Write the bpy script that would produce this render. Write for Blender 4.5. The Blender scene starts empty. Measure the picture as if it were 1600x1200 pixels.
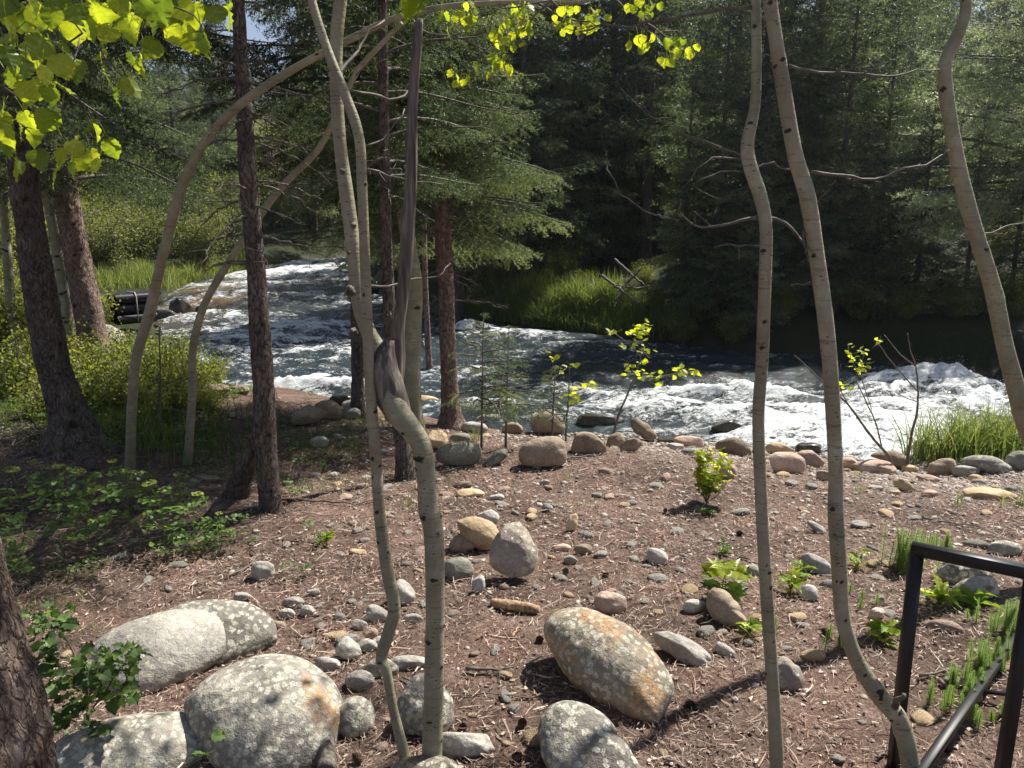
import bpy, math, random
import numpy as np
from mathutils import Vector, Matrix

# ------------------------------------------------------------------ camera, sky, sun, exposure
sc = bpy.context.scene
COL = sc.collection
CAMZ, PITCH, FOC = 2.0, math.radians(12.0), 1204.0        # focal length in pixels of a 1600 px wide picture
cam_data = bpy.data.cameras.new('camera')
cam_data.sensor_width = 36.0
cam_data.lens = 36.0 * FOC / 1600.0
cam_data.clip_start, cam_data.clip_end = 0.05, 2000.0
cam = bpy.data.objects.new('camera', cam_data)
COL.objects.link(cam)
cam.location = (0, 0, CAMZ)
cam.rotation_euler = (math.radians(90) - PITCH, 0, 0)
sc.camera = cam

SUN_AZ, SUN_EL = math.radians(48.0), math.radians(52.0)    # azimuth right of the view (+Y), elevation
world = bpy.data.worlds.new('World')
sc.world = world
world.use_nodes = True
wn = world.node_tree
wn.nodes.clear()
sky = wn.nodes.new('ShaderNodeTexSky')
sky.sky_type = 'NISHITA'
sky.sun_disc = False
sky.sun_elevation = SUN_EL
sky.sun_rotation = SUN_AZ
sky.altitude = 2500
sky.air_density = 1.0
sky.dust_density = 0.6
sky.ozone_density = 1.0
bg = wn.nodes.new('ShaderNodeBackground')
bg.inputs['Strength'].default_value = 0.062
wo = wn.nodes.new('ShaderNodeOutputWorld')
hs = wn.nodes.new('ShaderNodeHueSaturation')
hs.inputs['Saturation'].default_value = 0.75
wn.links.new(sky.outputs[0], hs.inputs['Color'])
wn.links.new(hs.outputs[0], bg.inputs['Color'])
wn.links.new(bg.outputs[0], wo.inputs['Surface'])

sl = bpy.data.lights.new('sun', 'SUN')
sl.energy = 5.0
sl.angle = math.radians(0.53)
sl.color = (1.0, 0.945, 0.86)
so = bpy.data.objects.new('sun', sl)
COL.objects.link(so)
sdir = Vector((math.sin(SUN_AZ) * math.cos(SUN_EL), math.cos(SUN_AZ) * math.cos(SUN_EL), math.sin(SUN_EL)))
so.rotation_euler = sdir.to_track_quat('Z', 'Y').to_euler()
so.location = (20, 30, 50)

sc.view_settings.view_transform = 'Standard'
sc.view_settings.look = 'None'
sc.view_settings.gamma = 1.0
sc.view_settings.use_curve_mapping = False
sc.view_settings.exposure = 1.0
sc.render.engine = 'CYCLES'
cy = sc.cycles
cy.use_denoising = True
try:
    cy.denoiser = 'OPENIMAGEDENOISE'
except Exception:
    pass
cy.max_bounces = 6
cy.diffuse_bounces = 3
cy.glossy_bounces = 2
cy.transmission_bounces = 3
cy.transparent_max_bounces = 6
cy.volume_bounces = 0
cy.caustics_reflective = False
cy.caustics_refractive = False
cy.sample_clamp_indirect = 6.0

# ------------------------------------------------------------------ helpers
rng = np.random.default_rng(11)
random.seed(5)
CAM = np.array([0.0, 0.0, CAMZ])
cp, sp = math.cos(PITCH), math.sin(PITCH)
RGT, FWD, UPV = np.array([1.0, 0, 0]), np.array([0, cp, -sp]), np.array([0, sp, cp])


def ray(px, py):
    return FWD + RGT * ((px - 800.0) / FOC) + UPV * ((600.0 - py) / FOC)


def at_y(px, py, y):
    d = ray(px, py)
    return CAM + d * (y / d[1])


def depth_of(p):
    return float(np.dot(np.asarray(p) - CAM, FWD))


def at_depth(px, py, dep):
    return CAM + ray(px, py) * dep


_P = np.random.default_rng(99).permutation(256).astype(np.int64)
_P = np.concatenate([_P, _P, _P])
_G = np.array([[1, 1, 0], [-1, 1, 0], [1, -1, 0], [-1, -1, 0], [1, 0, 1], [-1, 0, 1], [1, 0, -1], [-1, 0, -1],
               [0, 1, 1], [0, -1, 1], [0, 1, -1], [0, -1, -1], [1, 1, 0], [-1, 1, 0], [0, -1, 1], [0, -1, -1]], float)


def perlin(x, y, z):
    x, y, z = np.broadcast_arrays(np.asarray(x, float), np.asarray(y, float), np.asarray(z, float))
    xi, yi, zi = np.floor(x).astype(np.int64), np.floor(y).astype(np.int64), np.floor(z).astype(np.int64)
    xf, yf, zf = x - xi, y - yi, z - zi
    xi &= 255; yi &= 255; zi &= 255
    u, v, w = [t * t * t * (t * (t * 6 - 15) + 10) for t in (xf, yf, zf)]

    def g(dx, dy, dz):
        h = _P[_P[_P[xi + dx] + yi + dy] + zi + dz] & 15
        G = _G[h]
        return G[..., 0] * (xf - dx) + G[..., 1] * (yf - dy) + G[..., 2] * (zf - dz)
    x00 = g(0, 0, 0) * (1 - u) + g(1, 0, 0) * u
    x10 = g(0, 1, 0) * (1 - u) + g(1, 1, 0) * u
    x01 = g(0, 0, 1) * (1 - u) + g(1, 0, 1) * u
    x11 = g(0, 1, 1) * (1 - u) + g(1, 1, 1) * u
    return (x00 * (1 - v) + x10 * v) * (1 - w) + (x01 * (1 - v) + x11 * v) * w


def fbm(x, y, z=0.0, octv=4, gain=0.5, ridged=False):
    a, f, s = 1.0, 1.0, 0.0
    for o in range(octv):
        n = perlin(np.asarray(x) * f + o * 17.3, np.asarray(y) * f + o * 9.1, np.asarray(z) * f + o * 3.7)
        if ridged:
            n = 1 - 2 * np.abs(n)
        s = s + a * n
        a *= gain
        f *= 2.03
    return s


def sstep(a, b, x):
    t = np.clip((np.asarray(x, float) - a) / (b - a), 0, 1)
    return t * t * (3 - 2 * t)


class Geo:
    """collects triangles / quads with one float per face, and optional floats per vertex"""
    def __init__(s):
        s.V, s.T, s.Q, s.rT, s.rQ, s.va, s.n = [], [], [], [], [], [], 0

    def add(s, V, F, rnd=0.5, va=0.0):
        V = np.asarray(V, float).reshape(-1, 3)
        F = np.asarray(F, np.int64)
        r = np.broadcast_to(np.asarray(rnd, float), (len(F),))
        if F.shape[1] == 3:
            s.T.append(F + s.n); s.rT.append(r)
        else:
            s.Q.append(F + s.n); s.rQ.append(r)
        s.V.append(V)
        s.va.append(np.broadcast_to(np.asarray(va, float), (len(V),)))
        s.n += len(V)

    def mesh(s, name, mats, smooth=False, fattr='rnd', vattr=None):
        V = np.concatenate(s.V) if s.V else np.zeros((0, 3))
        T = np.concatenate(s.T) if s.T else np.zeros((0, 3), np.int64)
        Q = np.concatenate(s.Q) if s.Q else np.zeros((0, 4), np.int64)
        r = np.concatenate(s.rT + s.rQ) if (s.rT or s.rQ) else np.zeros(0)
        me = bpy.data.meshes.new(name)
        me.vertices.add(len(V))
        me.vertices.foreach_set('co', V.astype(np.float32).ravel())
        nl = len(T) * 3 + len(Q) * 4
        me.loops.add(nl)
        me.loops.foreach_set('vertex_index', np.concatenate([T.ravel(), Q.ravel()]).astype(np.int32))
        me.polygons.add(len(T) + len(Q))
        tot = np.concatenate([np.full(len(T), 3), np.full(len(Q), 4)])
        st = np.concatenate([[0], np.cumsum(tot)[:-1]]) if len(tot) else tot
        me.polygons.foreach_set('loop_start', st.astype(np.int32))
        me.polygons.foreach_set('loop_total', tot.astype(np.int32))
        if smooth:
            me.polygons.foreach_set('use_smooth', np.ones(len(tot), bool))
        me.update(calc_edges=True)
        if fattr:
            a = me.attributes.new(fattr, 'FLOAT', 'FACE')
            a.data.foreach_set('value', r.astype(np.float32))
        if vattr:
            a = me.attributes.new(vattr, 'FLOAT', 'POINT')
            a.data.foreach_set('value', np.concatenate(s.va).astype(np.float32))
        for m in (mats if isinstance(mats, (list, tuple)) else [mats]):
            me.materials.append(m)
        return me

    def obj(s, name, mats, parent=None, smooth=False, vattr=None, origin=None):
        if origin is not None:
            o_ = np.asarray(origin, float)
            s.V = [v - o_ for v in s.V]
        o = bpy.data.objects.new(name, s.mesh(name, mats, smooth, vattr=vattr))
        COL.objects.link(o)
        if origin is not None and parent is None:
            o.location = origin
        if parent is not None:
            o.parent = parent
        return o


def tag(o, label=None, cat=None, group=None, kind=None):
    if label: o['label'] = label
    if cat: o['category'] = cat
    if group: o['group'] = group
    if kind: o['kind'] = kind
    return o


def empty(name, loc, label, cat, group=None, rz=0.0):
    o = bpy.data.objects.new(name, None)
    COL.objects.link(o)
    o.empty_display_size = 0.2
    o.location = loc
    o.rotation_euler = (0, 0, rz)
    return tag(o, label, cat, group)


def dup(root, loc, rz=0.0, scale=1.0, label=None, group=None):
    r = root.copy(); COL.objects.link(r)
    r.location = loc; r.rotation_euler = (0, 0, rz)
    r.scale = (scale, scale, scale) if not hasattr(scale, '__len__') else scale
    if label: r['label'] = label
    if group: r['group'] = group
    for ch in list(root.children):
        c = ch.copy(); COL.objects.link(c); c.parent = r
        for g in list(ch.children):
            d = g.copy(); COL.objects.link(d); d.parent = c
    return r


def catmull(P, n):
    """resample a polyline (k,d) as a smooth curve with n samples, roughly even in arc length"""
    P = np.asarray(P, float)
    if len(P) < 3:
        t = np.linspace(0, 1, n)[:, None]
        return P[0] * (1 - t) + P[-1] * t
    Q = np.vstack([2 * P[0] - P[1], P, 2 * P[-1] - P[-2]])
    out = []
    for i in range(1, len(Q) - 2):
        t = np.linspace(0, 1, 24, endpoint=False)[:, None]
        p0, p1, p2, p3 = Q[i - 1], Q[i], Q[i + 1], Q[i + 2]
        out.append(0.5 * ((2 * p1) + (-p0 + p2) * t + (2 * p0 - 5 * p1 + 4 * p2 - p3) * t ** 2 + (-p0 + 3 * p1 - 3 * p2 + p3) * t ** 3))
    out.append(P[-1:])
    D = np.vstack(out)
    s = np.concatenate([[0], np.cumsum(np.linalg.norm(np.diff(D[:, :3], axis=0), axis=1))])
    u = np.linspace(0, s[-1], n)
    return np.stack([np.interp(u, s, D[:, k]) for k in range(D.shape[1])], 1)


def tube(C, R, seg=8, cap=True, rough=None, phase=0.0):
    """C (n,3) centres, R (n,) radii; rough(P, n_dir, i) -> extra radius"""
    C = np.asarray(C, float); n = len(C)
    R = np.broadcast_to(np.asarray(R, float), (n,))
    T = np.gradient(C, axis=0)
    T /= np.linalg.norm(T, axis=1)[:, None] + 1e-12
    ref = np.array([0.0, 1.0, 0.0]) if abs(T[0][1]) < 0.8 else np.array([1.0, 0, 0])
    A = np.cross(T, ref)
    for i in range(n):
        if i and np.linalg.norm(A[i]) < 0.2:
            A[i] = A[i - 1]
        A[i] -= T[i] * np.dot(A[i], T[i])
        A[i] /= np.linalg.norm(A[i]) + 1e-12
        if i and np.dot(A[i], A[i - 1]) < 0:
            A[i] = -A[i]
    B = np.cross(T, A)
    th = np.linspace(0, 2 * np.pi, seg, endpoint=False) + phase
    N = A[:, None, :] * np.cos(th)[None, :, None] + B[:, None, :] * np.sin(th)[None, :, None]
    RR = R[:, None] * np.ones((1, seg))
    P = C[:, None, :] + N * RR[..., None]
    if rough is not None:
        RR = RR + rough(P, N, R)
        P = C[:, None, :] + N * RR[..., None]
    V = P.reshape(-1, 3)
    i, j = np.meshgrid(np.arange(n - 1), np.arange(seg), indexing='ij')
    a = i * seg + j; b = i * seg + (j + 1) % seg
    F = np.stack([a, b, b + seg, a + seg], -1).reshape(-1, 4)
    if cap:
        V = np.vstack([V, C[:1], C[-1:]])
        k = n * seg
        j = np.arange(seg)
        F2 = np.vstack([np.stack([np.full(seg, k), (j + 1) % seg, j, j], 1),
                        np.stack([np.full(seg, k + 1), (n - 1) * seg + j, (n - 1) * seg + (j + 1) % seg, (n - 1) * seg + (j + 1) % seg], 1)])
        return V, F, F2[:, :3]
    return V, F, None


def add_tube(g, C, R, seg=6, rnd=0.5, va=0.0, cap=True, rough=None):
    V, F, F2 = tube(C, R, seg, cap, rough)
    n0 = g.n
    g.add(V, F, rnd, va)
    if F2 is not None:
        g.T.append(F2 + n0); g.rT.append(np.full(len(F2), float(np.mean(rnd))))


# ------------------------------------------------------------------ materials
def mat(name):
    m = bpy.data.materials.new(name)
    m.use_nodes = True
    nt = m.node_tree
    nt.nodes.clear()
    out = nt.nodes.new('ShaderNodeOutputMaterial')
    b = nt.nodes.new('ShaderNodeBsdfPrincipled')
    nt.links.new(b.outputs[0], out.inputs['Surface'])
    return m, nt, b, out


def nd(nt, t, **kw):
    n = nt.nodes.new(t)
    for k, v in kw.items():
        if k.startswith('i_'):
            n.inputs[k[2:].replace('_', ' ')].default_value = v
        else:
            setattr(n, k, v)
    return n


def coords(nt, scale=(1, 1, 1), kind='Object', loc=(0, 0, 0)):
    tc = nd(nt, 'ShaderNodeTexCoord')
    mp = nd(nt, 'ShaderNodeMapping')
    mp.inputs['Scale'].default_value = scale
    mp.inputs['Location'].default_value = loc
    nt.links.new(tc.outputs[kind], mp.inputs['Vector'])
    return mp.outputs[0]


def noise(nt, vec, scale, detail=4, rough=0.55, dist=0.0):
    n = nd(nt, 'ShaderNodeTexNoise')
    n.inputs['Scale'].default_value = scale
    n.inputs['Detail'].default_value = detail
    n.inputs['Roughness'].default_value = rough
    n.inputs['Distortion'].default_value = dist
    if vec is not None:
        nt.links.new(vec, n.inputs['Vector'])
    return n.outputs['Fac']


def voro(nt, vec, scale, feature='F1', out='Distance', rand=1.0):
    n = nd(nt, 'ShaderNodeTexVoronoi', feature=feature)
    n.inputs['Scale'].default_value = scale
    n.inputs['Randomness'].default_value = rand
    if vec is not None:
        nt.links.new(vec, n.inputs['Vector'])
    return n.outputs[out]


def ramp(nt, fac, stops, interp='LINEAR'):
    r = nd(nt, 'ShaderNodeValToRGB')
    r.color_ramp.interpolation = interp
    e = r.color_ramp.elements
    while len(e) < len(stops):
        e.new(0.5)
    for i, (p, c) in enumerate(stops):
        e[i].position = p
        e[i].color = (c, c, c, 1) if not hasattr(c, '__len__') else (*c[:3], 1)
    nt.links.new(fac, r.inputs[0])
    return r.outputs[0]


def mix(nt, fac, a, b, mode='MIX'):
    m = nd(nt, 'ShaderNodeMix', data_type='RGBA', blend_type=mode)
    for k, v in ((0, fac), (6, a), (7, b)):
        sock = m.inputs[k]
        if isinstance(v, bpy.types.NodeSocket):
            nt.links.new(v, sock)
        elif k == 0:
            sock.default_value = v
        elif hasattr(v, '__len__'):
            sock.default_value = (*v[:3], 1)
        else:
            sock.default_value = (v, v, v, 1)
    return m.outputs[2]


def math_(nt, op, a, b=None, c=None, clamp=False):
    m = nd(nt, 'ShaderNodeMath', operation=op)
    m.use_clamp = clamp
    for i, v in enumerate((a, b, c)):
        if v is None: continue
        if isinstance(v, bpy.types.NodeSocket):
            nt.links.new(v, m.inputs[i])
        else:
            m.inputs[i].default_value = v
    return m.outputs[0]


def attr(nt, name):
    return nd(nt, 'ShaderNodeAttribute', attribute_name=name).outputs['Fac']


def bump(nt, b, height, strength=0.5, dist=0.02):
    n = nd(nt, 'ShaderNodeBump')
    n.inputs['Strength'].default_value = strength
    n.inputs['Distance'].default_value = dist
    nt.links.new(height, n.inputs['Height'])
    nt.links.new(n.outputs[0], b.inputs['Normal'])


def foliage_mat(name, stops, trans, rough=0.45, tfac=0.45, spec=0.4, veins=False):
    m, nt, b, out = mat(name)
    r = attr(nt, 'rnd')
    col = ramp(nt, r, stops)
    nt.links.new(col, b.inputs['Base Color'])
    b.inputs['Roughness'].default_value = rough
    b.inputs['Specular IOR Level'].default_value = spec
    if veins:
        v = coords(nt)
        mot = ramp(nt, noise(nt, v, 5.0, 4, 0.6), [(0.3, 0.85), (0.7, 1.12)])
        w = nd(nt, 'ShaderNodeTexWave', wave_type='BANDS', bands_direction='DIAGONAL')
        w.inputs['Scale'].default_value = 2.6; w.inputs['Distortion'].default_value = 1.2
        nt.links.new(v, w.inputs['Vector'])
        col = mix(nt, 1.0, mix(nt, 1.0, col, mot, 'MULTIPLY'), ramp(nt, w.outputs['Fac'], [(0.0, 0.88), (0.25, 1.0)]), 'MULTIPLY')
        nt.links.new(col, b.inputs['Base Color'])
    if tfac > 0:
        t = nd(nt, 'ShaderNodeBsdfTranslucent')
        tc = mix(nt, 1.0, col, trans, 'MULTIPLY')
        nt.links.new(tc, t.inputs[0])
        ms = nd(nt, 'ShaderNodeMixShader')
        ms.inputs[0].default_value = tfac
        nt.links.new(b.outputs[0], ms.inputs[1])
        nt.links.new(t.outputs[0], ms.inputs[2])
        nt.links.new(ms.outputs[0], out.inputs['Surface'])
    return m


M = {}
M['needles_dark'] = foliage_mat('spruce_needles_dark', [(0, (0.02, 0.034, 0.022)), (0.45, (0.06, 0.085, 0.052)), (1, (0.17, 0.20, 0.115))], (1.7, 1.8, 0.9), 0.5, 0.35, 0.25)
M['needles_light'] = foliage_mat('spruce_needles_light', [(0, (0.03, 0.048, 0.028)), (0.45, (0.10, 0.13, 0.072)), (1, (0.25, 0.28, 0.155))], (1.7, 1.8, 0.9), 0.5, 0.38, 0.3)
M['willow'] = foliage_mat('willow_leaves', [(0, (0.07, 0.09, 0.03)), (0.5, (0.13, 0.155, 0.055)), (1, (0.22, 0.235, 0.09))], (1.9, 1.8, 1.0), 0.5, 0.45)
M['bush'] = foliage_mat('bush_leaves', [(0, (0.07, 0.10, 0.025)), (0.6, (0.16, 0.19, 0.05)), (1, (0.29, 0.29, 0.08))], (2.0, 1.9, 0.8), 0.5, 0.5)
M['aspen_leaf'] = foliage_mat('aspen_leaves', [(0, (0.07, 0.12, 0.04)), (0.5, (0.13, 0.19, 0.035)), (1, (0.22, 0.28, 0.04))], (4.2, 3.6, 0.8), 0.34, 0.5, veins=True)
M['rue'] = foliage_mat('meadow_rue_leaves', [(0, (0.07, 0.14, 0.045)), (0.7, (0.16, 0.25, 0.075)), (1, (0.38, 0.40, 0.10))], (2.2, 2.2, 1.0), 0.5, 0.45)
M['grape'] = foliage_mat('dark_leaves', [(0, (0.03, 0.06, 0.022)), (1, (0.075, 0.12, 0.04))], (1.8, 1.9, 1.0), 0.45, 0.3, 0.25)
M['grass'] = foliage_mat('grass_blades', [(0, (0.05, 0.08, 0.022)), (0.6, (0.10, 0.15, 0.04)), (1, (0.22, 0.245, 0.09))], (1.7, 1.7, 0.9), 0.45, 0.5)
M['horsetail'] = foliage_mat('horsetail_stems', [(0, (0.10, 0.19, 0.02)), (1, (0.20, 0.30, 0.03))], (2.0, 2.0, 0.7), 0.5, 0.4)
M['litter'] = foliage_mat('needle_litter', [(0, (0.06, 0.036, 0.026)), (0.3, (0.19, 0.12, 0.088)), (0.65, (0.36, 0.255, 0.20)), (1, (0.58, 0.47, 0.38))], (1, 1, 1), 0.6, 0.0, 0.3)


M['needles_sun_pale'] = foliage_mat('spruce_needles_sun_pale', [(0, (0.08, 0.10, 0.07)), (0.45, (0.20, 0.235, 0.155)), (1, (0.38, 0.41, 0.28))], (1.5, 1.6, 1.0), 0.45, 0.42, 0.4)  # paler needle copy, sunlight on the boughs worked into the colour


def twig_mat():
    m, nt, b, out = mat('twig_bark')
    n = noise(nt, coords(nt), 30, 4)
    nt.links.new(ramp(nt, n, [(0.3, (0.055, 0.045, 0.038)), (0.7, (0.17, 0.14, 0.12))]), b.inputs['Base Color'])
    b.inputs['Roughness'].default_value = 0.7
    return m


def aspen_mat():
    m, nt, b, out = mat('aspen_bark')
    v = coords(nt)
    base = ramp(nt, noise(nt, v, 5.0, 6, 0.68), [(0.3, (0.20, 0.185, 0.12)), (0.55, (0.31, 0.29, 0.205)), (0.75, (0.47, 0.445, 0.36))])
    v2 = coords(nt, (7, 7, 90))
    rings = ramp(nt, noise(nt, v2, 1.0, 3, 0.6), [(0.30, 0.55), (0.42, 1.0)])
    base = mix(nt, 1.0, base, rings, 'MULTIPLY')
    v3 = coords(nt, (34, 34, 110))
    spots = ramp(nt, voro(nt, v3, 1.0), [(0.14, 1.0), (0.24, 0.0)])
    mask = ramp(nt, noise(nt, coords(nt, (1, 1, 1), loc=(4, 2, 1)), 9.0, 2), [(0.44, 0.0), (0.56, 1.0)])
    base = mix(nt, math_(nt, 'MULTIPLY', spots, mask), base, (0.05, 0.045, 0.035))
    v4 = coords(nt, (90, 90, 14))
    base = mix(nt, ramp(nt, noise(nt, v4, 1.0, 3), [(0.62, 0.0), (0.75, 0.35)]), base, (0.16, 0.13, 0.09))
    kn = attr(nt, 'knot')
    kn2 = math_(nt, 'ADD', kn, math_(nt, 'MULTIPLY', math_(nt, 'SUBTRACT', noise(nt, v, 60, 3), 0.5), 0.9))
    base = mix(nt, ramp(nt, kn2, [(0.40, 0.0), (0.58, 1.0)]), base, (0.035, 0.028, 0.024))
    nt.links.new(base, b.inputs['Base Color'])
    b.inputs['Roughness'].default_value = 0.62
    b.inputs['Specular IOR Level'].default_value = 0.25
    h = math_(nt, 'ADD', noise(nt, v2, 1.0, 4), math_(nt, 'MULTIPLY', noise(nt, v, 70, 4), 0.6))
    bump(nt, b, h, 0.7, 0.004)
    return m


def bark_mat(name, c0, c1, c2, sc_=1.0):
    m, nt, b, out = mat(name)
    v0 = coords(nt, (1 * sc_, 1 * sc_, 0.42 * sc_))
    nz = nd(nt, 'ShaderNodeTexNoise'); nz.inputs['Scale'].default_value = 22; nz.inputs['Detail'].default_value = 5
    nt.links.new(v0, nz.inputs['Vector'])
    dv = nd(nt, 'ShaderNodeVectorMath', operation='MULTIPLY_ADD')
    dv.inputs[1].default_value = (0.07, 0.07, 0.07)
    nt.links.new(nz.outputs['Color'], dv.inputs[0]); nt.links.new(v0, dv.inputs[2])
    v = dv.outputs[0]
    cells = voro(nt, v, 30, 'DISTANCE_TO_EDGE')
    n1 = noise(nt, v, 12, 6, 0.65)
    n2 = noise(nt, v, 60, 5, 0.6)
    f = math_(nt, 'ADD', math_(nt, 'MULTIPLY', n1, 0.6), math_(nt, 'MULTIPLY', n2, 0.4))
    col = ramp(nt, f, [(0.32, c0), (0.5, c1), (0.68, c2)])
    crack = ramp(nt, math_(nt, 'ADD', cells, math_(nt, 'MULTIPLY', math_(nt, 'SUBTRACT', n2, 0.5), 0.35)), [(0.0, 0.45), (0.10, 1.0)])
    col = mix(nt, 1.0, col, crack, 'MULTIPLY')
    kn = attr(nt, 'knot')
    col = mix(nt, ramp(nt, kn, [(0.3, 0.0), (0.7, 1.0)]), col, (0.03, 0.024, 0.02))
    nt.links.new(col, b.inputs['Base Color'])
    b.inputs['Roughness'].default_value = 0.85
    b.inputs['Specular IOR Level'].default_value = 0.2
    h = math_(nt, 'ADD', math_(nt, 'MULTIPLY', ramp(nt, cells, [(0, 0.0), (0.16, 1.0)]), 0.8), n2)
    bump(nt, b, h, 0.9, 0.012)
    return m


def stone_mat(name, c0, c1, c2, lichen=0.0, orange=0.0, rough=0.8, scale=1.0):
    m, nt, b, out = mat(name)
    oi = nd(nt, 'ShaderNodeObjectInfo')
    tc = nd(nt, 'ShaderNodeTexCoord')
    add = nd(nt, 'ShaderNodeVectorMath', operation='MULTIPLY_ADD')
    cmb = nd(nt, 'ShaderNodeCombineXYZ')
    for i in range(3):
        nt.links.new(oi.outputs['Random'], cmb.inputs[i])
    add.inputs[1].default_value = (scale, scale, scale)
    nt.links.new(tc.outputs['Object'], add.inputs[0])
    sc3 = nd(nt, 'ShaderNodeVectorMath', operation='SCALE')
    sc3.inputs['Scale'].default_value = 37.0
    nt.links.new(cmb.outputs[0], sc3.inputs[0])
    nt.links.new(sc3.outputs[0], add.inputs[2])
    v = add.outputs[0]
    f = math_(nt, 'ADD', math_(nt, 'MULTIPLY', noise(nt, v, 5, 5, 0.6), 0.6), math_(nt, 'MULTIPLY', noise(nt, v, 60, 4, 0.7), 0.4))
    col = ramp(nt, f, [(0.34, c0), (0.5, c1), (0.66, c2)])
    speck = ramp(nt, noise(nt, v, 190, 2), [(0.30, 0.0), (0.36, 1.0)])
    col = mix(nt, math_(nt, 'MULTIPLY', math_(nt, 'SUBTRACT', 1.0, speck), 0.65), col, (0.05, 0.045, 0.04))
    sat = nd(nt, 'ShaderNodeHueSaturation')
    nt.links.new(math_(nt, 'MULTIPLY_ADD', oi.outputs['Random'], 0.5, 0.78), sat.inputs['Value'])
    nt.links.new(col, sat.inputs['Color'])
    col = sat.outputs[0]
    if lichen:
        big = noise(nt, v, 2.6, 4, 0.6)
        dv = nd(nt, 'ShaderNodeVectorMath', operation='MULTIPLY_ADD')
        nz = nd(nt, 'ShaderNodeTexNoise'); nz.inputs['Scale'].default_value = 45; nz.inputs['Detail'].default_value = 3
        nt.links.new(v, nz.inputs['Vector'])
        dv.inputs[1].default_value = (0.03, 0.03, 0.03)
        nt.links.new(nz.outputs['Color'], dv.inputs[0]); nt.links.new(v, dv.inputs[2])
        pat = voro(nt, dv.outputs[0], 33, 'F1')
        patc = voro(nt, dv.outputs[0], 33, 'F1', 'Color')
        sep = nd(nt, 'ShaderNodeSeparateColor'); nt.links.new(patc, sep.inputs[0])
        blotch = math_(nt, 'MULTIPLY', ramp(nt, pat, [(0.42, 1.0), (0.50, 0.0)]),
                       ramp(nt, math_(nt, 'ADD', big, math_(nt, 'MULTIPLY', sep.outputs[0], 0.28)), [(0.72 - 0.26 * lichen, 0.0), (0.78 - 0.26 * lichen, 1.0)]))
        fine = ramp(nt, noise(nt, v, 130, 3, 0.7), [(0.40, 0.25), (0.55, 1.0)])
        lc = ramp(nt, sep.outputs[1], [(0.0, (0.47, 0.44, 0.37)), (0.45, (0.60, 0.58, 0.50)), (0.8, (0.42, 0.41, 0.30))])
        col = mix(nt, math_(nt, 'MULTIPLY', blotch, fine), col, lc)
        if orange:
            om = math_(nt, 'MULTIPLY', ramp(nt, noise(nt, v, 3.4, 5, 0.65), [(0.62 - 0.12 * orange, 0.0), (0.70 - 0.12 * orange, 1.0)]), ramp(nt, noise(nt, v, 80, 3), [(0.42, 0.0), (0.55, 0.9)]))
            col = mix(nt, om, col, (0.42, 0.24, 0.10))
        dk = ramp(nt, noise(nt, v, 9.0, 5, 0.7, 0.4), [(0.63, 0.0), (0.70, 0.75)])
        col = mix(nt, dk, col, (0.06, 0.06, 0.055))
    nt.links.new(col, b.inputs['Base Color'])
    b.inputs['Roughness'].default_value = rough
    b.inputs['Specular IOR Level'].default_value = 0.3
    h = math_(nt, 'ADD', noise(nt, v, 11, 8, 0.60), math_(nt, 'MULTIPLY', noise(nt, v, 170, 2), 0.10))
    bump(nt, b, h, 0.8 if rough > 0.5 else 0.3, 0.03 / scale)
    return m


M['twig'] = twig_mat()
M['aspen'] = aspen_mat()
M['spruce_bark'] = bark_mat('spruce_bark_grey', (0.05, 0.042, 0.038), (0.13, 0.105, 0.09), (0.26, 0.22, 0.19))
M['red_bark'] = bark_mat('spruce_bark_reddish', (0.09, 0.06, 0.05), (0.24, 0.17, 0.14), (0.42, 0.33, 0.28))
M['near_bark'] = bark_mat('spruce_bark_flaky', (0.035, 0.024, 0.02), (0.20, 0.15, 0.12), (0.58, 0.50, 0.44), 1.6)
M['granite'] = stone_mat('granite', (0.16, 0.15, 0.13), (0.31, 0.29, 0.255), (0.47, 0.445, 0.395), 0.3)
M['lichen'] = stone_mat('granite_with_lichen', (0.11, 0.10, 0.085), (0.21, 0.195, 0.165), (0.36, 0.335, 0.285), 0.95, 0.25)
M['lichen_orange'] = stone_mat('granite_with_orange_lichen', (0.12, 0.10, 0.08), (0.22, 0.19, 0.145), (0.38, 0.335, 0.255), 0.9, 0.9)
M['tan'] = stone_mat('tan_sandstone', (0.36, 0.26, 0.15), (0.52, 0.38, 0.23), (0.66, 0.52, 0.35))
M['pink'] = stone_mat('pink_river_stone', (0.30, 0.20, 0.16), (0.45, 0.32, 0.25), (0.60, 0.47, 0.39))
M['brown'] = stone_mat('brown_river_stone', (0.13, 0.10, 0.075), (0.25, 0.195, 0.14), (0.38, 0.31, 0.23))
M['grey'] = stone_mat('grey_river_stone', (0.19, 0.175, 0.155), (0.34, 0.315, 0.28), (0.50, 0.47, 0.42))
M['rough'] = stone_mat('rough_grey_brown_stone', (0.17, 0.14, 0.115), (0.32, 0.27, 0.225), (0.50, 0.44, 0.375), 0.2)
M['wet'] = stone_mat('wet_dark_stone', (0.025, 0.025, 0.022), (0.06, 0.055, 0.045), (0.11, 0.10, 0.085), 0, 0, 0.18)
M['greenish'] = stone_mat('greenish_river_stone', (0.115, 0.11, 0.09), (0.20, 0.195, 0.16), (0.33, 0.32, 0.27))


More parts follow.
